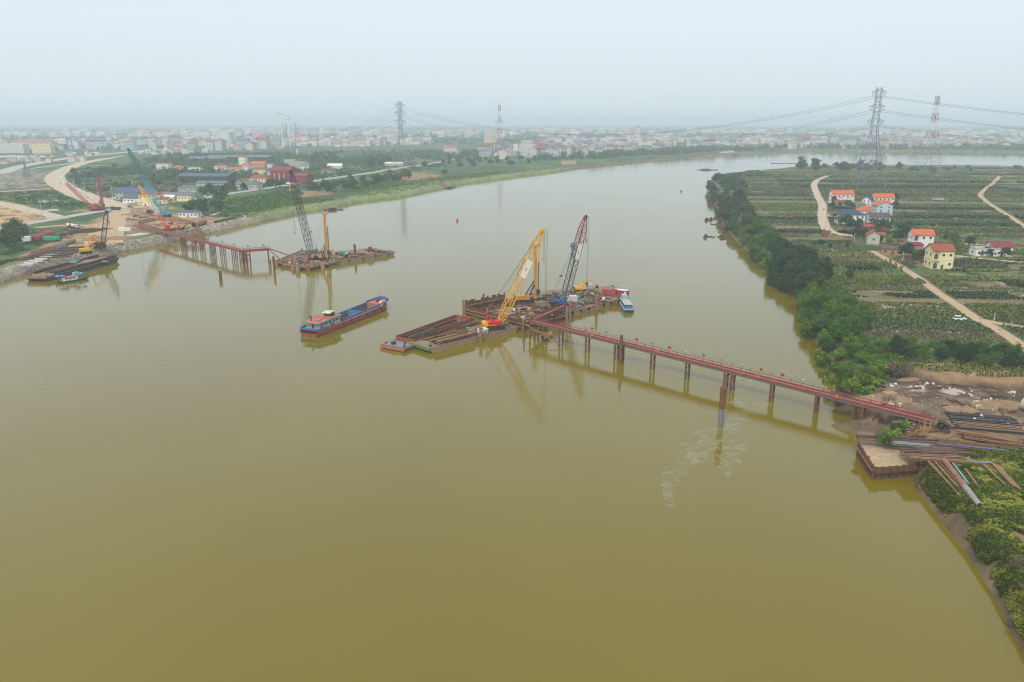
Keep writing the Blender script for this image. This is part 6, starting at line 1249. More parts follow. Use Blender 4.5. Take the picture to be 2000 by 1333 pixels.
for i in range(8):
    o = MB().box((0, 0, .2), (7., 2., .35)).box((-2, 0, 0), (.2, 2, .1)).build('concrete_slab', mat('white_concrete', (.68, .66, .62))); place(o, L(258 + (i % 4) * 7, 462 - (i % 4) * 1) + Vector((0, 0, .05 + (i // 4) * .42)), .15 + random.uniform(-.1, .1)); tag(o, 'pale concrete slab below the foot bridge on the left bank', 'slab', 'pale slabs below the left bridge')
def big_pipe(label, p, q, r, m): o = MB().tube((0, 0, r), (q.x - p.x, q.y - p.y, r), r, .1, 16).build('steel_pipe', m); place(o, p); tag(o, label, 'pipe', 'large pipes on the left bank')
big_pipe('large tan casing pipe lying at the left shore', L(379, 445), L(401, 438), 1.7, rust2); big_pipe('large tan casing pipe lying behind the turquoise crane', L(290, 418), L(303, 414), 1.6, rust2); big_pipe('white pipe lying on the grass before the trees', L(413, 424), L(431, 419), .9, white); big_pipe('dark pipe lying beside the white pipe', L(402, 421), L(428, 414), .9, steel); big_pipe('long dark pipe lying at the water edge of the left bank', L(420, 436), L(455, 428), .8, steel)
scatter_clutter(lambda g: L(g.uniform(245, 300), g.uniform(418, 434)), 40, ZL + .05, 'on the churned ground below the paved road', 'below the paved road', 31); scatter_clutter(lambda g: L(g.uniform(300, 390), g.uniform(436, 456)), 44, ZL + .05, 'in the pit of the left cofferdam', 'in the left cofferdam', 32); scatter_clutter(lambda g: L(g.uniform(60, 140), g.uniform(446, 468)), 40, ZL + .05, 'on the verge behind the red containers', 'behind the red containers', 33); scatter_clutter(lambda g: L(g.uniform(390, 480), g.uniform(418, 434)), 24, ZL + .05, 'on the bank near the white pipe', 'near the white pipe', 34)
heap('grey brown earth heap beside the upright dark boom', L(188, 470), (9, 5, 3.2)); heap('earth heap at the top of the dirt ramp', L(272, 418), (9, 5, 2.5)); heap('dark earth heap on the sandy track at the left', L(70, 424), (8, 4, 2)); heap('pale earth heap below the white office container', L(228, 468), (10, 4, 2.2)); heap('reddish earth heap at the edge of the dirt road', L(270, 402), (14, 5, 2)); heap('pale earth heap before the site office', L(400, 430), (12, 4, 1.6)); heap('low brown earth heap below the red rig', L(160, 414), (10, 4, 2))
hop = MB().loft([[(-1.2, -1.2, 1.5), (1.2, -1.2, 1.5), (1.2, 1.2, 1.5), (-1.2, 1.2, 1.5)], [(-3, -3, 5), (3, -3, 5), (3, 3, 5), (-3, 3, 5)]]).build('loading_hopper', rust); place(hop, L(198, 490), .3); tag(hop, 'rusty loading hopper at the left shore under the orange crane', 'hopper')
for sx_ in (-2, 2):
    for sy_ in (-2, 2): MB().cyl((sx_, sy_, -.2), (sx_, sy_, 3.6), .15, n=6).build('leg', rust, hop)
person('worker on the dirt ramp of the left site', L(237, 423), 1.2, 'walk', sh_[3], white)
# utility poles
def pole(label, px, py, top, group='utility poles', cross=True):
    b0 = L(px, py); h = (py - top) * MPP(b0) * 1.03; t = thing('utility_pole', label, 'pole', b0, .2, group); MB().cyl((0, 0, 0), (0, 0, h), .22, .14, 8).build('shaft', conc, t)
    if cross: MB().box((0, 0, h - .6), (2.0, .15, .15)).build('cross_arm', steel, t)
for i, (x, y, tp) in enumerate(((83, 428, 396), (57, 418, 388), (29, 414, 385), (147, 377, 350), (167, 381, 352), (192, 386, 357), (221, 391, 360), (246, 378, 362), (68, 437, 416), (30, 440, 425), (11, 442, 427), (215, 460, 433), (1684, 350, 343))): pole('slender concrete utility pole near the road bend on the left, %s in the row' % ordw[i] if x < 1000 else 'short pole on the far right bank', x, y, tp)
for x, y, tp, nm in ((1601, 406, 385, 'at the bend of the village lane'), (1612, 440, 418, 'halfway down the village lane'), (1620, 466, 445, 'at the foot of the village lane'), (1668, 474, 456, 'beside the lane end trees'), (1853, 466, 451, 'behind the cream house'), (1941, 628, 612, 'in the rows right of the white car'), (1953, 652, 640, 'at the fork of the field road'), (1915, 634, 618, 'beside the white car'), (1762, 514, 492, 'at the barn beside the field road'), (1890, 360, 350, 'in the far crop field')): pole('concrete utility pole ' + nm, x, y, tp, 'utility poles of the right bank')
for x, y, nm in ((1606, 423, 'upper'), (1615, 441, 'middle'), (1622, 453, 'lower')): flag('red flag on a pole beside the village lane, %s of three' % nm, L(x, y), flag_m['red'], 6, .3, 1.5, 'flags in the village lane')
# ------------------------------------------------------------------ pylons and lines
def pylon(label, px, py, top, bw, arms, paintc=None, cage=.1, name='pylon', rz=.3, arm_w=13, group='river crossing pylons', neck=.36):
    b0 = L(px, py); h = (AT(px, top, b0.y).z - ZL); t = thing(name, label, 'pylon', b0, rz, group); tw = bw * .16; nz = h * (1 - neck)
    segs = 9; m0 = galv; pts = []
    for i in range(segs):
        s0, s1 = i / segs, (i + 1) / segs; z0, z1 = h * s0, h * s1
        def wd(z): return bw + (tw * 1.35 - bw) * (z / nz) if z < nz else tw * 1.35 + (tw - tw * 1.35) * (z - nz) / (h - nz)
        mb = MB(); lattice(mb, (0, 0, z0), (0, 0, z1), wd(z0), wd(z1), 2 if z0 < nz else 4, t=.55 if z0 < nz else .45, td=.24, up=(1, 0, 0)); mb.build('lattice_section', (paintc[i % 2] if (paintc and i >= 3) else m0), t)
    ends = []
    for z, w in arms:
        zz = h * z
        for s in (-1, 1):
            a = MB(); e = Vector((s * w / 2, 0, zz))
            for y in (-1, 1): a.bar((s * tw * .5, y * tw * .5, zz), e, .35).bar((s * tw * .5, y * tw * .5, zz + h * .022), e, .3)
            for k in (.35, .65): a.bar((s * (tw * .5 + (w / 2 - tw * .5) * k), -tw * .5 * (1 - k), zz), (s * (tw * .5 + (w / 2 - tw * .5) * k), tw * .5 * (1 - k), zz + h * .022 * (1 - k)), .22)
            ca = a.build('cross_arm', galv, t)
            MB().bar(e, e + Vector((-s * w * .12, 0, -h * .04)), .3).bar(e + Vector((-s * w * .24, 0, 0)), e + Vector((-s * w * .12, 0, -h * .04)), .3).build('insulator', steel, ca)
            q = Matrix.Rotation(rz, 3, 'Z') @ (e + Vector((-s * w * .12, 0, -h * .04))); ends.append(b0 + q)
    return t, ends
rw = (mat('pylon_red', (.28, .05, .1), .6), mat('pylon_white', (.75, .75, .75), .6))
T1, e1 = pylon('tallest grey lattice pylon on the right bank with three pairs of arms', 1694, 366, 171, 30, [(.955, 15), (.815, 16), (.67, 17)], None, rz=-.15, neck=.44)
T2, e2 = pylon('slender red and white striped pylon on the far right bank', 1811, 334, 188, 26, [], rw, rz=.1, neck=.3, group='striped pylons')
T3, e3 = pylon('tall grey lattice pylon on the left bank with three pairs of arms', 785, 325, 198, 26, [(.945, 19), (.83, 20), (.70, 21)], None, rz=-.35, neck=.52)
T4, e4 = pylon('red and white striped pylon in the far bank town', 976, 306, 205, 26, [(.68, 18)], rw, rz=.1, neck=.45, group='striped pylons')
def line(label, a, b, sag, r=.16, group='power lines'):
    n = 28; pts = [a + (b - a) * (i / n) - Vector((0, 0, sag * 4 * (i / n) * (1 - i / n))) for i in range(n + 1)]; o = rope('power_line', [p - a for p in pts], r, cable); place(o, a); return tag(o, label, 'power line', group)
for i in range(6): line('sagging power line across the river between the two tallest pylons', e3[i], e1[i], 42 + 2 * (i // 2), .13)
ref = e1
for i in range(6): line('power line running off to the right from the tallest right bank pylon', e1[i], e1[i] + Vector((900, -160, -18)), 30, .13, 'power lines to the right')
for i in range(6): line('power line running off inland from the left bank pylon', e3[i], L(540, 292) + Vector(((i % 2) * 12, 0, 48 - 10 * (i // 2))), 26, .13, 'power lines inland')
for i, (x, y, tp, nm) in enumerate(((537, 275, 236, 'leftmost of the white masts'), (547, 275, 216, 'second of the white masts'), (553, 290, 218, 'tallest of the white masts'), (567, 288, 222, 'white mast between the dark pylons'), (598, 268, 232, 'white mast right of the dark pylons'), (628, 278, 236, 'rightmost of the white masts'), (581, 303, 292, 'short white mast before the dark pylons'))):
    b0 = L(x, y); h = AT(x, tp, b0.y).z - ZL; t = thing('steel_mast', 'slim white power mast on the left plain, ' + nm, 'mast', b0, 0, 'white power masts'); MB().cyl((0, 0, 0), (0, 0, h), 2.2, 1.2, 8).build('shaft', white, t); MB().bar((-8, 0, h * .93), (8, 0, h * .93), .9).bar((-7, 0, h * .82), (7, 0, h * .82), .9).build('cross_arm', gsteel, t)
for x, y, tp, nm in ((561, 288, 240, 'left of a pair on the left plain'), (580, 284, 240, 'right of a pair on the left plain'), (655, 282, 252, 'alone on the left plain'), (696, 285, 257, 'nearest the left bank pylon on the plain')): pylon('small dark lattice pylon, ' + nm, x, y, tp, 14, [(.97, 22), (.85, 26), (.73, 24)], None, group='small plain pylons', name='lattice_pylon')
# ------------------------------------------------------------------ crops and ground cover
def tufts(pts, z, size, h, seed, blades=5, w=.35):
    """small leafy tufts: crossed leaf blades standing at each point"""
    g = np.random.default_rng(seed); n = len(pts); N = n * blades
    c = np.repeat(np.column_stack([pts, z]), blades, 0); a = g.uniform(0, 2 * np.pi, N); ln = size * g.uniform(.5, 1.1, N); hh = h * g.uniform(.6, 1.2, N)
    d = np.column_stack([np.cos(a), np.sin(a), np.zeros(N)]); s = np.column_stack([-np.sin(a), np.cos(a), np.zeros(N)]) * (w * size * g.uniform(.7, 1.3, N))[:, None]
    tip = c + d * ln[:, None] * .8 + np.array([0, 0, 1]) * (hh * .8)[:, None]; mid = c + d * ln[:, None] * .45 + np.array([0, 0, 1]) * hh[:, None]
    v = np.stack([c, mid - s, tip, mid + s], 1).reshape(-1, 3); return v, np.arange(4 * N).reshape(-1, 4)
def rows(poly, ang, row, gap, jit, seed, drop=.1, patch=None):
    g = np.random.default_rng(seed); q = L_poly(poly); c = q.mean(0); R2 = np.array([[math.cos(ang), math.sin(ang)], [-math.sin(ang), math.cos(ang)]])
    qq = (q - c) @ R2.T; lo, hi = qq.min(0), qq.max(0)
    X, Y = np.meshgrid(np.arange(lo[0], hi[0], gap), np.arange(lo[1], hi[1], row)); p = np.column_stack([X.ravel(), Y.ravel()]) + g.normal(size=(X.size, 2)) * jit
    p = p[g.random(len(p)) > drop] @ R2 + c; p = p[inside(p, q)]
    if patch: p = p[fbm(p, 30, 3) > patch]
    return p
crop_a = foliage('crop_green', (.115, .175, .045), (.06, .10, .028)); crop_b = foliage('crop_yellow_green', (.19, .23, .04), (.1, .14, .03)); crop_c = foliage('crop_blue_green', (.08, .125, .055), (.05, .08, .035)); sheet = mat('plastic_mulch', (.62, .62, .62), .5, (.4, .39, .37), .5)
def crop(name, poly, ang, row, gap, size, h, m, label, seed, drop=.12, patch=None, jit=.12, blades=5):
    p = rows(poly, ang, row, gap, jit, seed, drop, patch)
    if len(p) > 9000: p = p[np.random.default_rng(seed).permutation(len(p))[:9000]]
    v, f = tufts(p, np.full(len(p), ZL - .02), size, h, seed, blades); return tag(np_mesh(name, v, f, m), label, 'crop', kind='stuff')
crop_d = foliage('crop_withered', (.22, .17, .08), (.14, .11, .055)); crop_e = foliage('crop_dark_bush', (.06, .11, .03), (.035, .07, .02))
thick = [L_poly(z[1]) for z in zones]; keep_off = [site_r, scrub_r, L_poly([(1690, 690), (1780, 672), (2100, 700), (2100, 760), (1690, 770)])]
hs = np.array([o.location[:2] for o in col.objects if o.get('category') == 'house' and o.location.x > 100 and o.location.y < 1300])
rroads = [(r, w) for r, w in ROADS if r[0, 0] > 100]
ctypes = [(crop_a, .8, .75), (crop_b, .8, .75), (crop_c, .9, .9), (crop_d, .6, .8), (crop_e, 1.2, 1.35), (crop_a, .7, .5), (crop_b, .9, 1.)]
cells = {}; gq = np.random.default_rng(77); v0 = 236.; band = 0
while v0 < 1290:
    near = v0 < 460; th = (5.5 + v0 / 70) * gq.uniform(.7, 1.5); k = v0 / 330
    row = 1.5 * max(1, k * .95); gap = .85 * max(1, k * 1.0)
    for u0 in np.arange(85, 95 + v0 * .95, 70 + v0 * .18):
        u1 = u0 + 70 + v0 * .18; ty = int(gq.integers(0, len(ctypes) + 1))
        if ty == len(ctypes): continue
        X, Y = np.meshgrid(np.arange(u0, u1, gap), np.arange(v0 + .6, v0 + th - .6, row)); p = np.column_stack([X.ravel(), Y.ravel() - .07 * X.ravel() + 12]) + gq.normal(size=(X.size, 2)) * .14 * k
        p = p[(gq.random(len(p)) > .16) & (fbm(p + 40 * band, 26, 3) > gq.uniform(.2, .4))]
        if len(p): cells.setdefault((ty, int(np.clip((v0 - 236) ** .5 / 5.4, 0, 5))), []).append(p)
    v0 += th; band += 1
names = ['low green', 'yellow green', 'blue green', 'withered brown', 'dark bushy', 'short green', 'leafy yellow green']; zname = ['nearest the hedge', 'around the field road', 'beside the village', 'behind the village', 'below the pylons', 'on the far rim']
for (ty, zi), ps in cells.items():
    p = np.vstack(ps); ok = inside(p, RP); p = p[ok]; p = p[(signed(p, RP) > 7)]
    for q in thick + keep_off: p = p[~inside(p, q)]
    for r, w in rroads: p = p[seg_dist(p, r, False) > w * .5 + 1.0]
    if len(hs): p = p[np.min(np.hypot(p[:, None, 0] - hs[None, :, 0], p[:, None, 1] - hs[None, :, 1]), 1) > 11]
    if len(p) < 5: continue
    k = np.maximum(1, p[:, 1] / 330).mean(); m, sz, hh = ctypes[ty]; v, f = tufts(p, np.full(len(p), ZL - .02), sz * k ** .95, hh * k ** .35, 100 + ty * 7 + zi, 4, .4); tag(np_mesh('crop_rows', v, f, m), 'strips of %s crop rows on the right bank %s' % (names[ty], zname[zi]), 'crop', kind='stuff')
p = rows([(1625, 536), (1622, 508), (1740, 510), (1770, 530), (1750, 534)], 1.15, 2.2, .9, .12, 5, .1); v, f = tufts(p, np.full(len(p), ZL), .9, .9, 3); tag(np_mesh('crop_rows', v, f, crop_b), 'raised diagonal beds beyond the lone tree', 'crop', kind='stuff')
p = rows([(1762, 722), (1850, 709), (2010, 736), (2040, 752), (1900, 742)], .05, 1.3, .8, .1, 6, .1); v, f = tufts(p, ground(p)[0], .6, .8, 4); tag(np_mesh('crop_rows', v, f, crop_b), 'staked young crop on the ledge above the cut bank', 'crop', kind='stuff')
def mulch(poly, ang, row, w, label, seed, piece=2.2, drop=.35):
    p = rows(poly, ang, row, piece, .05, seed, drop); mb = MB()
    for q in p[:700]: mb.box((q[0], q[1], ZL + .1), (piece * .6, w, .2), ang)
    return tag(mb.build('plastic_mulch', sheet), label, 'plastic mulch', kind='stuff')
mulch([(1672, 605), (1660, 592), (1850, 597), (1868, 610)], -.12, 1.5, .35, 'pale plastic mulch strips left of the field road', 1, 1.6, .5)
mulch([(1690, 648), (1690, 641), (1890, 640), (1940, 652)], -.1, 1.4, .3, 'pale plastic mulch strips below the parked car', 2, 1.6, .6)
mulch([(1750, 676), (1690, 668), (1692, 664), (1770, 670)], -.1, 1.4, .6, 'white plastic sheets before the hedge', 3, 2., .3)
mulch([(1565, 490), (1570, 485), (1640, 487), (1650, 491)], -.05, 1.8, .5, 'white plastic strips near the thicket corner', 4, 2.2, .35)
mulch([(1855, 575), (1845, 560), (1990, 572), (2010, 582)], -.07, 1.6, .3, 'pale plastic mulch strips right of the field road', 5, 1.6, .72)
mulch([(1945, 556), (1945, 550), (2020, 556), (2030, 562)], -.07, 1.6, .5, 'white mulch strips at the right edge', 6, 1.8, .4)
mulch([(1820, 733), (1835, 724), (2000, 742), (2030, 752)], .05, 1.3, .25, 'pale stakes and plastic on the ledge above the cut bank', 7, 1.2, .5)
mulch([(1490, 448), (1492, 444), (1600, 444), (1604, 449)], 0, 2.4, .6, 'white plastic strips left of the village lane', 8, 2.5, .3)
# bare strips between the crops
m_strip = mat('tilled_strip', (.36, .23, .12), .95, (.27, .17, .09), .4, bump=.1)
for x0, y0, x1, y1, w in [(1650, 566, 1840, 575, 2.2), (1860, 560, 2010, 574, 2.4), (1672, 612, 1860, 622, 1.6), (1880, 576, 2010, 588, 1.6), (1470, 400, 1590, 399, 4), (1690, 637, 1880, 637, 1.2), (1850, 536, 2010, 545, 3), (1480, 383, 1590, 384, 4), (1490, 437, 1600, 438, 3), (1565, 505, 1700, 507, 2), (1750, 446, 1900, 441, 1.5), (1755, 388, 1860, 384, 3)]:
    ribbon('bare_field_strip', [(x0, y0), ((x0 + x1) / 2, (y0 + y1) / 2 + .5), (x1, y1)], w, m_strip, ZL + .05, 'bare strip of tilled earth between crop rows')
# near bank: weeds and grass on the right
g_near = foliage('weed_green', (.2, .27, .032), (.09, .14, .018)); g_near2 = foliage('weed_yellow_green', (.31, .33, .045), (.18, .21, .028))
scrub_w = np.vstack([scrub_r, P(1890, 1130)[:2], P(1835, 1030)[:2], P(1785, 960)[:2]]); bank_w = np.array([P(x, y)[:2] for x, y in ((1782, 955), (1845, 1030), (1885, 1080), (1935, 1160), (1985, 1255), (2040, 1360), (2300, 1360), (2300, 960), (1900, 905), (1830, 925))])
p = rng.uniform(bank_w.min(0), bank_w.max(0), (120000, 2)); p = p[inside(p, bank_w) & (signed(p, RP) > .7) & ((p[:, 1] < 172) | (p[:, 0] > 100))]; k = fbm(p + 33, 11, 3); p = p[(k < .7)]
k2 = fbm(p + 71, 4, 3) + rng.normal(size=len(p)) * .09; z = ground(p)[0]
for nm, sel, m, h in (('bank_weeds', k2 < .52, g_near, .75), ('bank_grass', k2 >= .52, g_near2, .5)):
    v, f = tufts(p[sel][:26000], z[sel][:26000] - .05, .6, h, 9, 6, .2); tag(np_mesh(nm, v, f, m), 'rank green weeds covering the near right bank' if nm == 'bank_weeds' else 'yellow green grass patches on the near right bank', 'weeds', kind='stuff')
sh = poisson(scrub_r, 4.5, 2500, 61, 70)
for i, q in enumerate(sh):
    if float(signed(np.array([[q.x, q.y]]), RP)[0]) > 2.5 and (q - L(1905, 950)).length > 16 and i % 2 == 0: tree('shrub2' if i % 4 else 'shrub1', Vector((q.x, q.y, zground(q) - .3)), 'low weedy shrub on the near right bank', 'shrubs on the near right bank', .36, 'shrub')
for x, y, s in ((1955, 1110, .85), (1966, 1150, .6), (1945, 1180, .55)): q_ = L(x, y); q_.x += 3; q_.z = zground(q_) - .2; tree('dry1', q_, 'grey green wispy bush at the near right edge of the bank', 'wispy bushes on the near bank', s * .8, 'shrub')
# left bank ground cover and revetment stones
pl = rng.uniform(grass_l.min(0), grass_l.max(0), (14000, 2)); pl = pl[inside(pl, grass_l) & (signed(pl, LP) > 5)]
v, f = tufts(pl, ground(pl)[0] - .1, 1.7, .7, 10, 4, .3); tag(np_mesh('riverside_grass', v, f, g_near2), 'bright riverside grass along the left bank', 'grass', kind='stuff')
m_stone = mat('revetment_stone', (.44, .38, .31), .9, (.29, .25, .21), .3)
pts = np.vstack([LP[1:16][i] + (LP[1:16][i + 1] - LP[1:16][i]) * t for i in range(14) for t in np.linspace(0, 1, 190)[:, None]]); nv = rng.uniform(0, 9, len(pts))
nx = np.stack([-(rng.uniform(.2, 1, len(pts))) * nv, nv * .3], 1); sp = pts + nx; keep = (sp[:, 1] > 330) & (sp[:, 1] < 640); sp = sp[keep]; zs = ground(sp)[0]
mb = MB()
for (x, y), z in zip(sp, zs):
    if z > -.3: s = random.uniform(.35, .95); mb.box((x, y, z), (s, s * random.uniform(.6, 1), s * .7), random.uniform(0, 3), Matrix.Rotation(random.uniform(-.4, .4), 3, 'X'))
tag(mb.build('revetment_stones', m_stone), 'loose pale stones of the left bank revetment', 'stones', kind='stuff')
# ------------------------------------------------------------------ right bank building site
wh = thing('sheet_pile_wharf', 'sheet pile wharf with gravel top at the right bank', 'wharf', P(1704, 936), 0)
w0, w1, w2, w3 = P(1672, 888), P(1704, 938), P(1800, 930), P(1770, 880)
sheet_wall(wh, w1, w2 + Vector((0, 0, 0)), -3, 3.0, .12, rust, .84); sheet_wall(wh, w0, w1, -3, 3.2, .3, rust, .84)
wo = Vector(wh.location)
MB().prism([((v - wo).x, (v - wo).y) for v in (w1 + Vector((.5, .5, 0)), w2 + Vector((2, .5, 0)), w3 + Vector((6, 4, 0)), w0 + Vector((.6, 1, 0)))], -3, 2.75).build('fill', mat('gravel_fill', (.47, .34, .21), .95, (.33, .23, .14), .6, amount=.65, bump=.12), wh)
for p, q, z in ((w1, w2, 1.5), (w0, w1, 2.2)):
    sd = (q - p).normalized().cross(Vector((0, 0, 1))) * .42; MB().bar(p - wo + sd + Vector((0, 0, z)), q - wo + sd + Vector((0, 0, z)), .24).build('wale', steel if z < 2 else rust2, wh)
def lay(kind, m, a, b, z, label, group, n=1, gap=.5, ln=None):
    p, q = L(*a), L(*b); d = q - p; an_ = heading(p, q); s = Vector((-math.sin(an_), math.cos(an_), 0))
    for i in range(n):
        c = (p + q) / 2 + s * (i * gap) + (q - p) * (random.uniform(-.04, .04) if n > 3 else 0); mm = m if n < 4 else random.choice([m, m, rust, rust2, steel]); zz = random.uniform(-.1, .22) if n > 3 else 0; z_ = z + zz
        beam(kind, ln or round(d.length), mm, Vector((c.x, c.y, z_ if z > 3 else zground(c) + z_)), an_ + random.uniform(-.012, .012), label, group)
# long stacks running from the wharf to the right edge
lay('H', rust, (1775, 902), (1890, 906), ZL + .1, 'dark brown beam in the flat stack behind the wharf', 'brown beams behind the wharf', 10, .62); lay('H', steel, (1800, 890), (1905, 893), ZL + .1, 'dark steel beam in the broad stack behind the wharf', 'dark beams behind the wharf', 14, .6)
lay('H', rust2, (1775, 901), (1895, 910), ZL + .5, 'long tan beam along the wharf stacks', 'tan beams along the wharf', 2, .6); lay('H', gsteel, (1740, 871), (1815, 877), ZL + .3, 'pale grey beam beside the blue beams', 'grey beams beside the blue beams', 3, .5); lay('H', paint('beam_blue', (.10, .15, .28), w=.3), (1830, 876), (1962, 889), ZL + .4, 'blue painted beam in the long stack', 'blue beams on the right bank', 4, .5)
lay('H', rust, (1735, 864), (1800, 868), ZL + .05, 'dark rusty beam above the blue beams', 'rusty beams above the blue beams', 5, .6, 20.); lay('H', rust, (1830, 866), (1960, 884), ZL + .05, 'dark rusty beam above the blue beams', 'rusty beams above the blue beams', 4, .6); lay('H', rust2, (1868, 848), (1995, 872), ZL + .5, 'thick tan beam on the upper stack', 'tan beams on the upper stack', 2, .6); lay('H', steel, (1870, 838), (2010, 850), ZL + .1, 'dark steel bar in the wide upper stack', 'dark bars of the upper stack', 16, .66); lay('H', rust, (1880, 858), (2010, 876), ZL + .1, 'rusty beam in the upper stack', 'rusty beams of the upper stack', 6, .62)
lay('H', gsteel, (1880, 906), (1945, 909), ZL + .1, 'pale steel channel at the edge of the weeds', 'pale channels at the weeds', 2, .5); lay('H', gsteel, (1940, 899), (2040, 908), ZL + .2, 'long pale steel channel at the right edge', 'pale channels at the right edge', 3, .55); lay('H', rust2, (1905, 895), (2030, 905), ZL + .05, 'tan beam lying toward the right edge', 'tan beams at the right edge', 5, .7)
for a_, b_, m_, k_, lab in [((1813, 906), (1872, 972), rust2, 'H', 'leftmost tan beam sloping down into the weeds'), ((1826, 907), (1884, 973), rust2, 'H', 'second tan beam sloping down into the weeds'), ((1833, 906), (1886, 970), rust, 'H', 'third brown beam sloping down into the weeds'), ((1861, 910), (1890, 950), paint('beam_turquoise', (.16, .36, .38), w=.5), 'H', 'turquoise ended beam sloping into the weeds'), ((1884, 920), (1914, 962), rust2, 'H', 'beam with pale blue end right of the turquoise beam'), ((1872, 938), (1892, 952), gsteel, 'H', 'short pale blue plate beside the big pipe'), ((1918, 911), (1962, 952), rust2, 'H', 'single tan beam alone in the weeds'), ((1878, 950), (1915, 985), rust, 'H', 'short brown beam right of the big pipe')]: lay(k_, m_, a_, b_, ZL + .25, lab, None)
for i in range(5): lay('H', rust2, (1936 + i * 3.2, 910 + i * 1.2), (1979 + i * 3.2, 956 + i * 1.4), ZL + .3, 'brown beam in the small bundle at the right edge of the weeds', 'small bundle of brown beams')
p, q = L(1842, 905), L(1912, 995); dv = (q - p); t = thing('steel_pipe', 'big rusty pipe with grey end lying down the weedy bank', 'pipe', Vector((p.x, p.y, ZL + .2)))
MB().tube((0, 0, .6), (dv.x * .62, dv.y * .62, .6), .58, .06, 16).build('rusty_length', rust2, t); MB().tube((dv.x * .62, dv.y * .62, .6), (dv.x, dv.y, .55), .575, .06, 16).build('grey_length', mat('pipe_grey_blue', (.3, .33, .37), .7, (.3, .19, .12), 1.2, amount=.7), t)
big = MB().tube((0, 0, 1.6), (6, -9, 1.6), 1.6, .1, 18).build('casing_tube', mat('pipe_pale', (.48, .4, .32), .8, (.35, .27, .2), .7)); place(big, L(1996, 800)); tag(big, 'large pale casing pipe cut by the right edge of the picture', 'pipe')
heap('dug earth bank at the foot of the field above the right site', L(1850, 740) - Vector((0, 0, .5)), (15, 2.6, 1.9), earth); heap('brown earth heap beside the trestle ramp', L(1730, 780) - Vector((0, 0, .4)), (9, 5, 1.7)); heap('dark earth heap in the middle of the right site', L(1870, 800) - Vector((0, 0, .2)), (6, 3, 1.1)); heap('churned earth ridge right of the site', L(1950, 790) - Vector((0, 0, .2)), (9, 3.5, 1.2)); heap('small earth heap near the timber stack', L(1895, 778) - Vector((0, 0, .2)), (4, 2, .9)); heap('pale earth heap by the cut bank', L(1780, 745) - Vector((0, 0, .3)), (6, 3, 1.3))
heap('mud spit reaching into the water below the trestle', P(1662, 832) + Vector((0, 0, -.35)), (6.5, 2.2, .75), mat('spit_mud', (.2, .15, .105), .85, (.13, .1, .075), .8))
def frame_stand(): 
    t = thing('timber_scaffold', 'leaning timber scaffold beside the trestle ramp', 'scaffold', L(1735, 790), .2)
    for x, y in ((-1.4, -1), (1.4, -1), (-1.4, 1), (1.4, 1)): MB().bar((x, y, -.6), (x * .9, y * .9, 3.2), .14).build('post', timber, t)
    MB().box((0, 0, 3.2), (3.2, 2.4, .12)).build('top', timber, t); MB().bar((-1.4, -1, .4), (1.3, -1, 3), .1).build('brace', timber, t); MB().bar((1.4, 1, 3.3), (4.2, 1.6, .2), .12).build('brace', timber, t)
frame_stand()
for i, (a_, r_) in enumerate(((-.35, .1), (.1, .8), (.4, -.5), (.2, .3))):
    o = MB().bar((0, 0, -.2), (math.sin(a_) * 2.6, r_, 3.0), .13).bar((.5, 0, -.2), (.3 + math.sin(a_), r_ * .5, 2.6), .11).build('timber_prop', timber); place(o, L(1800 + i * 4, 846)); tag(o, 'pair of bare timber props leaning below the trestle ramp', 'prop', 'timber props below the trestle ramp')
bar_ = MB().cyl((0, 0, 0), (0, 0, .45), .32, n=12).build('road_barrel', red); place(bar_, L(1815, 830)); tag(bar_, 'red and white warning barrel at the foot of the trestle', 'barrel'); MB().cyl((0, 0, .45), (0, 0, .8), .31, n=12).build('white_band', white, bar_); MB().cyl((0, 0, .8), (0, 0, 1.1), .3, n=12).build('red_band', red, bar_)
for lab, x, y, pose, m_, hm in [('worker with red helmet standing on the churned earth', 1877, 811, 'stand', sh_[3], red), ('worker in blue with red helmet by the dark upper stack', 1948, 831, 'stand', sh_[0], red), ('worker in white at the trestle foot beside the wire reels', 1795, 818, 'walk', mat('shirt_yellow', (.6, .5, .1), .8), None), ('worker in blue crouching near the cut bank', 1745, 754, 'work', sh_[0], None), ('worker in white crouching beside the timber frame', 1741, 786, 'work', mat('shirt_white', (.7, .7, .7), .8), white)]: q = L(x, y); q.z = zground(q); person(lab, q, random.uniform(0, 6), pose, m_, hm)
m_bag = mat('pale_sack', (.62, .57, .47), .85, (.48, .42, .33), 1.)
bag = MB().blob((0, 0, .25), (.45, .3, .28), jit=.12).build('cement_sack', m_bag); bag_me = bag.data; first = True
gg = random.Random(4)
for cx, cy, n in ((1748, 792, 7), (1790, 760, 8), (1885, 775, 6), (1915, 790, 9), (1935, 785, 8), (1735, 760, 4), (1850, 765, 3), (1970, 770, 4), (1820, 752, 6), (1905, 820, 3)):
    for i in range(n):
        q = L(cx + gg.uniform(-14, 14), cy + gg.uniform(-4, 4)); q.z = zground(q)
        if first: o = bag; first = False
        else: o = bpy.data.objects.new('cement_sack', bag_me); col.objects.link(o)
        place(o, q, gg.uniform(0, 6), gg.uniform(.7, 1.3)); tag(o, 'pale sack lying on the churned earth of the right site', 'sack', 'sacks on the right site')
def rclutter(x0, x1, y0, y1, n, lab, gname, seed):
    g = random.Random(seed)
    for i in range(n):
        q = L(g.uniform(x0, x1), g.uniform(y0, y1)); q.z = zground(q) + .03; k = g.random()
        beam('plank' if k < .6 else 'H', g.choice([2.5, 4.]), timber if k < .6 else rust, q, g.uniform(0, 3.14), ('loose timber plank ' if k < .6 else 'short rusty steel piece ') + lab, ('planks ' if k < .6 else 'steel pieces ') + gname)
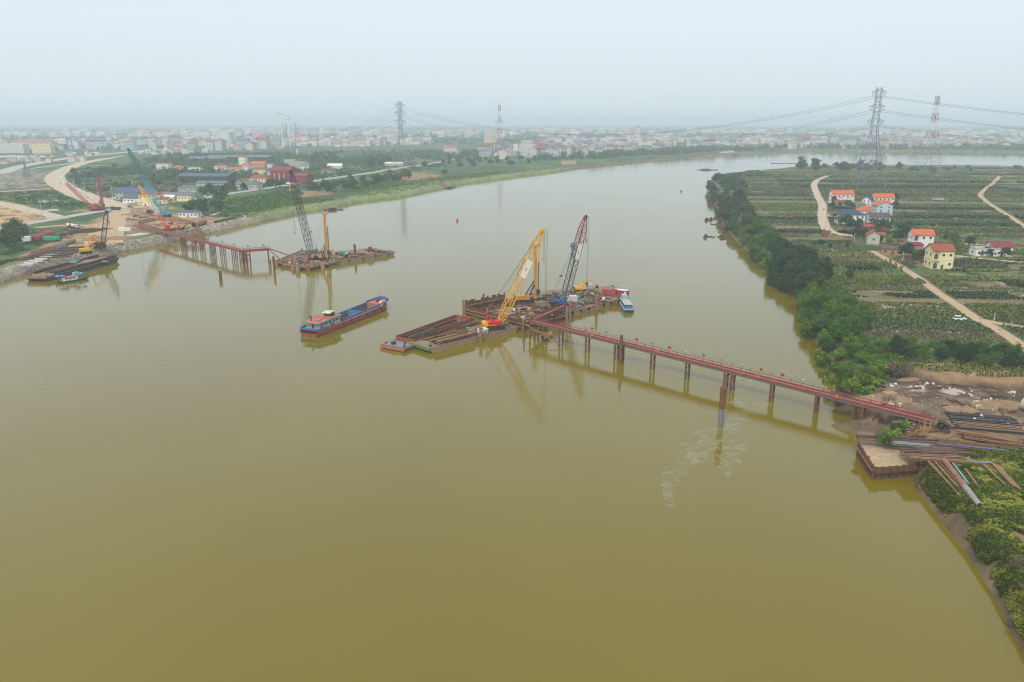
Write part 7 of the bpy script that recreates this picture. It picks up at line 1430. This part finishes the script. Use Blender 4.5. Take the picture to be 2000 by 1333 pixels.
rclutter(1730, 1860, 825, 850, 36, 'strewn below the trestle ramp', 'below the trestle ramp', 41); rclutter(1710, 1900, 752, 815, 30, 'strewn over the churned earth', 'on the churned earth', 42); rclutter(1900, 1995, 760, 830, 18, 'strewn at the right edge of the site', 'at the right edge', 43)
coil = MB()
for k in range(9): coil.tube((random.uniform(-1, 1), random.uniform(-.6, .6), .3 + k * .14), (random.uniform(-1, 1) + .3, random.uniform(-.6, .6) + .2, .5 + k * .14), random.uniform(.7, 1.2), .08, 12)
co = coil.build('scrap_tangle', steel); place(co, L(1843, 840)); tag(co, 'dark tangle of scrap steel hoops behind the stacks', 'scrap')
stones = MB(); g = random.Random(9)
for (x0, y0), (x1, y1), n in (((1768, 935), (1800, 985), 60), ((1800, 985), (1960, 1235), 60), ((1640, 835), (1690, 870), 40), ((1700, 745), (1990, 830), 130), ((1680, 888), (1790, 925), 40)):
    for i in range(n):
        k = g.random(); q = L(x0 + (x1 - x0) * k + g.uniform(-12, 12), y0 + (y1 - y0) * (k if x1 - x0 < 250 else g.random()) + g.uniform(-5, 5)); s = g.uniform(.15, .5); stones.box((q.x, q.y, zground(q) + .05), (s, s * .7, s * .6), g.uniform(0, 3))
tag(stones.build('rubble', mat('rubble_pale', (.5, .42, .32), .9, (.36, .29, .21), .6)), 'pale rubble and litter scattered along the right bank', 'rubble', kind='stuff')
# ------------------------------------------------------------------ far towns
fw = [mat('far_wall_%d' % i, c, .85) for i, c in enumerate(((.72, .70, .66), (.65, .58, .46), (.55, .55, .55), (.7, .62, .55), (.5, .56, .6)))]; fr_ = [mat('far_roof_red', (.36, .12, .085), .8), mat('far_roof_grey', (.26, .24, .23), .8), met_gr, mat('far_roof_pink', (.38, .2, .165), .8), mat('far_roof_pale', (.5, .48, .46), .8)]
fprot = []
def far_proto(i):
    g = random.Random(200 + i); w, d, h = g.uniform(10, 22), g.uniform(9, 14), g.choice([6, 8, 10, 12, 14]); kind = g.choice(['gable', 'gable', 'hip', 'flat', 'flat'])
    rm = fw[i % 5] if kind == 'flat' else fr_[(i * 7) % 4]
    return house('x', (0, 0, -200), 0, w, d, h, kind, rm, fw[i % 5], None, max(1, int(h / 3.6)), .6, win=False, name='town_house')
for i in range(14): 
    o = far_proto(i); fprot.append(o); h = 8
    mbw = MB(); wall = [c for c in o.children if c.name.startswith('wall')][0]; dims = [max(v.co[k] for v in wall.data.vertices) for k in range(3)]
    hh = int(dims[2] / 3.3)
    for f in range(max(hh, 1)):
        for x in np.arange(-dims[0] + 2, dims[0] - 1, 3.4): mbw.box((x, -dims[1] - .02, f * 3.3 + 1.9), (1.6, .3, 1.5))
    q = mbw.build('window_band', glass, o); q['kind'] = 'stuff'
fused = set()
def far_house(p, lab, gname, g, sc=1.):
    i = g.randrange(14); rz = g.gauss(0, .25) + (math.pi / 2 if g.random() < .3 else 0)
    if i in fused: o = copy_tree(fprot[i], p, rz, sc * g.uniform(.8, 1.3), lab, gname)
    else: fused.add(i); o = place(fprot[i], p, rz, sc); o['label'] = lab; o['group'] = gname
def town(poly, n, lab, gname, seed, sc=1., dist=20):
    q = L_poly(poly); g = random.Random(seed); pts = poisson(q, dist, 3000, seed, n)
    for p in pts: far_house(Vector((p.x, p.y, ZL)), lab, gname, g, sc)
town([(880, 301), (960, 292), (1150, 287), (1300, 286), (1310, 295), (1180, 304), (1060, 311), (960, 313)], 95, 'hazy town house with pale walls behind the far bank woods', 'far bank town houses', 71, 1.15, 26)
town([(1300, 294), (1310, 284), (1500, 280), (1700, 281), (2050, 284), (2050, 291), (1700, 291), (1450, 291)], 66, 'hazy pale house beyond the water on the far right', 'houses beyond the bend', 72, 1.3, 34)
town([(140, 293), (150, 287), (400, 285), (560, 287), (560, 291), (420, 296), (300, 294)], 50, 'hazy pale house of the distant town on the left plain', 'distant left town houses', 73, 1.5, 34)
# the rest of the towns, too far to tell apart
def far_mass(name, poly, n, lab, seed, sc=1.):
    g = np.random.default_rng(seed); q = L_poly(poly); lo, hi = q.min(0), q.max(0); p = g.uniform(lo, hi, (n * 6, 2)); p = p[inside(p, q)]; p = p[fbm(p + 500, 350, 3) > .42][:n]; mb = MB()
    for x, y in p:
        w, d, h = g.uniform(9, 20) * sc, g.uniform(8, 14) * sc, g.choice([5, 7, 9, 12]) * sc; rz = g.normal() * .3; k = int(g.integers(0, 3)); mb.m(k).box((x, y, ZL + h / 2), (w, d, h), rz)
        r = int(g.integers(3, 6)); mb.m(r)
        c, s = math.cos(rz), math.sin(rz); f = lambda a, b, z: (x + a * c - b * s, y + a * s + b * c, z); X, Y = w * .54, d * .54
        mb.add([f(-X, -Y, ZL + h), f(X, -Y, ZL + h), f(X, Y, ZL + h), f(-X, Y, ZL + h), f(-X, 0, ZL + h + d * .28), f(X, 0, ZL + h + d * .28)], [(0, 1, 5, 4), (2, 3, 4, 5), (1, 2, 5), (3, 0, 4)])
    o = mb.build(name, [fw[0], fw[3], fw[2], fr_[1], fr_[3], fr_[4]]); return tag(o, lab, 'town', kind='stuff')
far_mass('distant_town', [(900, 288), (1000, 279), (1300, 274), (2100, 274), (2100, 284), (1500, 281), (1200, 288)], 520, 'distant town roofs merging into the haze behind the far bank', 81, 1.3)
far_mass('distant_left_town', [(-200, 292), (0, 284), (300, 277), (700, 276), (900, 280), (700, 287), (400, 287), (120, 293)], 420, 'distant town roofs on the left plain fading into haze', 82, 1.4)
far_mass('horizon_town', [(-400, 270), (300, 262), (1200, 260), (2300, 262), (2300, 268), (1200, 268), (300, 272)], 420, 'farthest town roofs almost lost in haze', 83, 2.2)
far_mass('roadside_sheds', [(-200, 322), (0, 316), (120, 303), (300, 296), (420, 298), (300, 304), (150, 322), (40, 332)], 46, 'scattered sheds and yards behind the new highway', 84, .75)
for lab, x, y, w, d, h, rf, rm, wm in [('white apartment block standing out of the far bank town', 1029, 303, 26, 16, 30, 'flat', fw[0], fw[0]), ('pale tower block behind the far bank town', 958, 285, 40, 30, 45, 'flat', fw[3], fw[3]), ('white stepped block at the right end of the far bank town', 1298, 289, 34, 24, 24, 'flat', fw[1], fw[0]), ('white house at the left end of the far bank town', 880, 302, 30, 18, 14, 'gable', fr_[3], fw[0]), ('long pink white school in the far bank town', 1060, 304, 60, 16, 12, 'hip', fr_[3], fw[3]), ('pale yellow block at the far left beyond the highway', 86, 300, 42, 22, 24, 'gable', fr_[3], w_cream), ('white long block beside the pale yellow one', 25, 299, 70, 22, 20, 'flat', fw[3], fw[0]), ('pinkish long block left of the pale yellow block', 62, 296, 60, 22, 22, 'gable', fr_[3], fw[3]), ('pale tower block in the distant left town', 442, 287, 40, 30, 40, 'flat', fw[0], fw[0]), ('second pale block in the distant left town', 420, 291, 34, 24, 26, 'flat', fw[2], fw[0]), ('white house with red roof below the white masts', 590, 281, 50, 24, 22, 'gable', tile_o, fw[0])]: house(lab, L(x, y), random.uniform(-.2, .2), w, d, h, rf, rm, wm, None, max(2, int(h / 4)), group='blocks standing out of the far towns')
# church with its bell tower
b0 = L(1232, 284); ch = thing('church', 'pale church with tall bell tower above the far bank town', 'church', b0, .1); k = 2.0
MB().span(-16 * k, 8 * k, -6 * k, 6 * k, 0, 10 * k).build('nave', fw[3], ch); MB().prof([(-7 * k, 10 * k), (7 * k, 10 * k), (0, 16 * k)], -5.9 * k, 5.9 * k).build('roof', fr_[4], ch); hb_ = AT(1241, 243, b0.y).z - ZL
MB().span(9 * k, 12.5 * k, -1.8 * k, 1.8 * k, 0, hb_ * .84).build('bell_tower', fw[3], ch); MB().loft([[(9 * k, -1.8 * k, hb_ * .84), (12.5 * k, -1.8 * k, hb_ * .84), (12.5 * k, 1.8 * k, hb_ * .84), (9 * k, 1.8 * k, hb_ * .84)], [(10.7 * k, -.05, hb_), (10.8 * k, -.05, hb_), (10.8 * k, .05, hb_), (10.7 * k, .05, hb_)]]).build('spire', fr_[3], ch)
# landing ramp on the far bank, and bridge works far left
rp = MB().add([L(1402, 299.5) + Vector((0, 0, .2)), L(1433, 299) + Vector((0, 0, .2)), L(1435, 293) + Vector((0, 0, .2)), L(1421, 293) + Vector((0, 0, .2))], [(0, 1, 2, 3)]).build('landing_yard', m_conc); struct(rp); tag(rp, 'pale landing yard on the far bank', 'yard')
rp = MB().add([L(1098, 322.5) + Vector((0, 0, .2)), L(1127, 321) + Vector((0, 0, .2)), L(1124, 314) + Vector((0, 0, .2)), L(1096, 315) + Vector((0, 0, .2))], [(0, 1, 2, 3)]).build('bare_ground', m_strip); struct(rp); tag(rp, 'bare brown ground on the left bank near the striped pylon', 'ground')
bl = thing('gantry_crane', 'blue launching frame on the new highway far left', 'crane', L(139, 301), .2); 
for x in (-5, 5): MB().bar((x, 0, 0), (x * .6, 0, 34), 2.2).build('leg', paint('gantry_blue', (.05, .3, .55), w=.1), bl)
MB().box((0, 0, 34), (10, 4, 3)).build('top_beam', paint('gantry_blue', (.05, .3, .55), w=.1), bl)
gd = MB().box((0, 0, 9), (130, 8, 2.2)).build('bridge_girder', w_white); place(gd, L(20, 316), .05); tag(gd, 'white bridge girder under construction at the far left edge', 'girder')
for x in (-50, 0, 50): MB().cyl((x, 0, -.3), (x, 0, 7.9), 1.4, n=10).build('pier', conc, gd)
fb_ = pylon('dark derrick lattice at the far left yard', 52, 345, 312, 8, [], None, group='derricks', name='derrick', neck=.4)
haze_box(.00022)
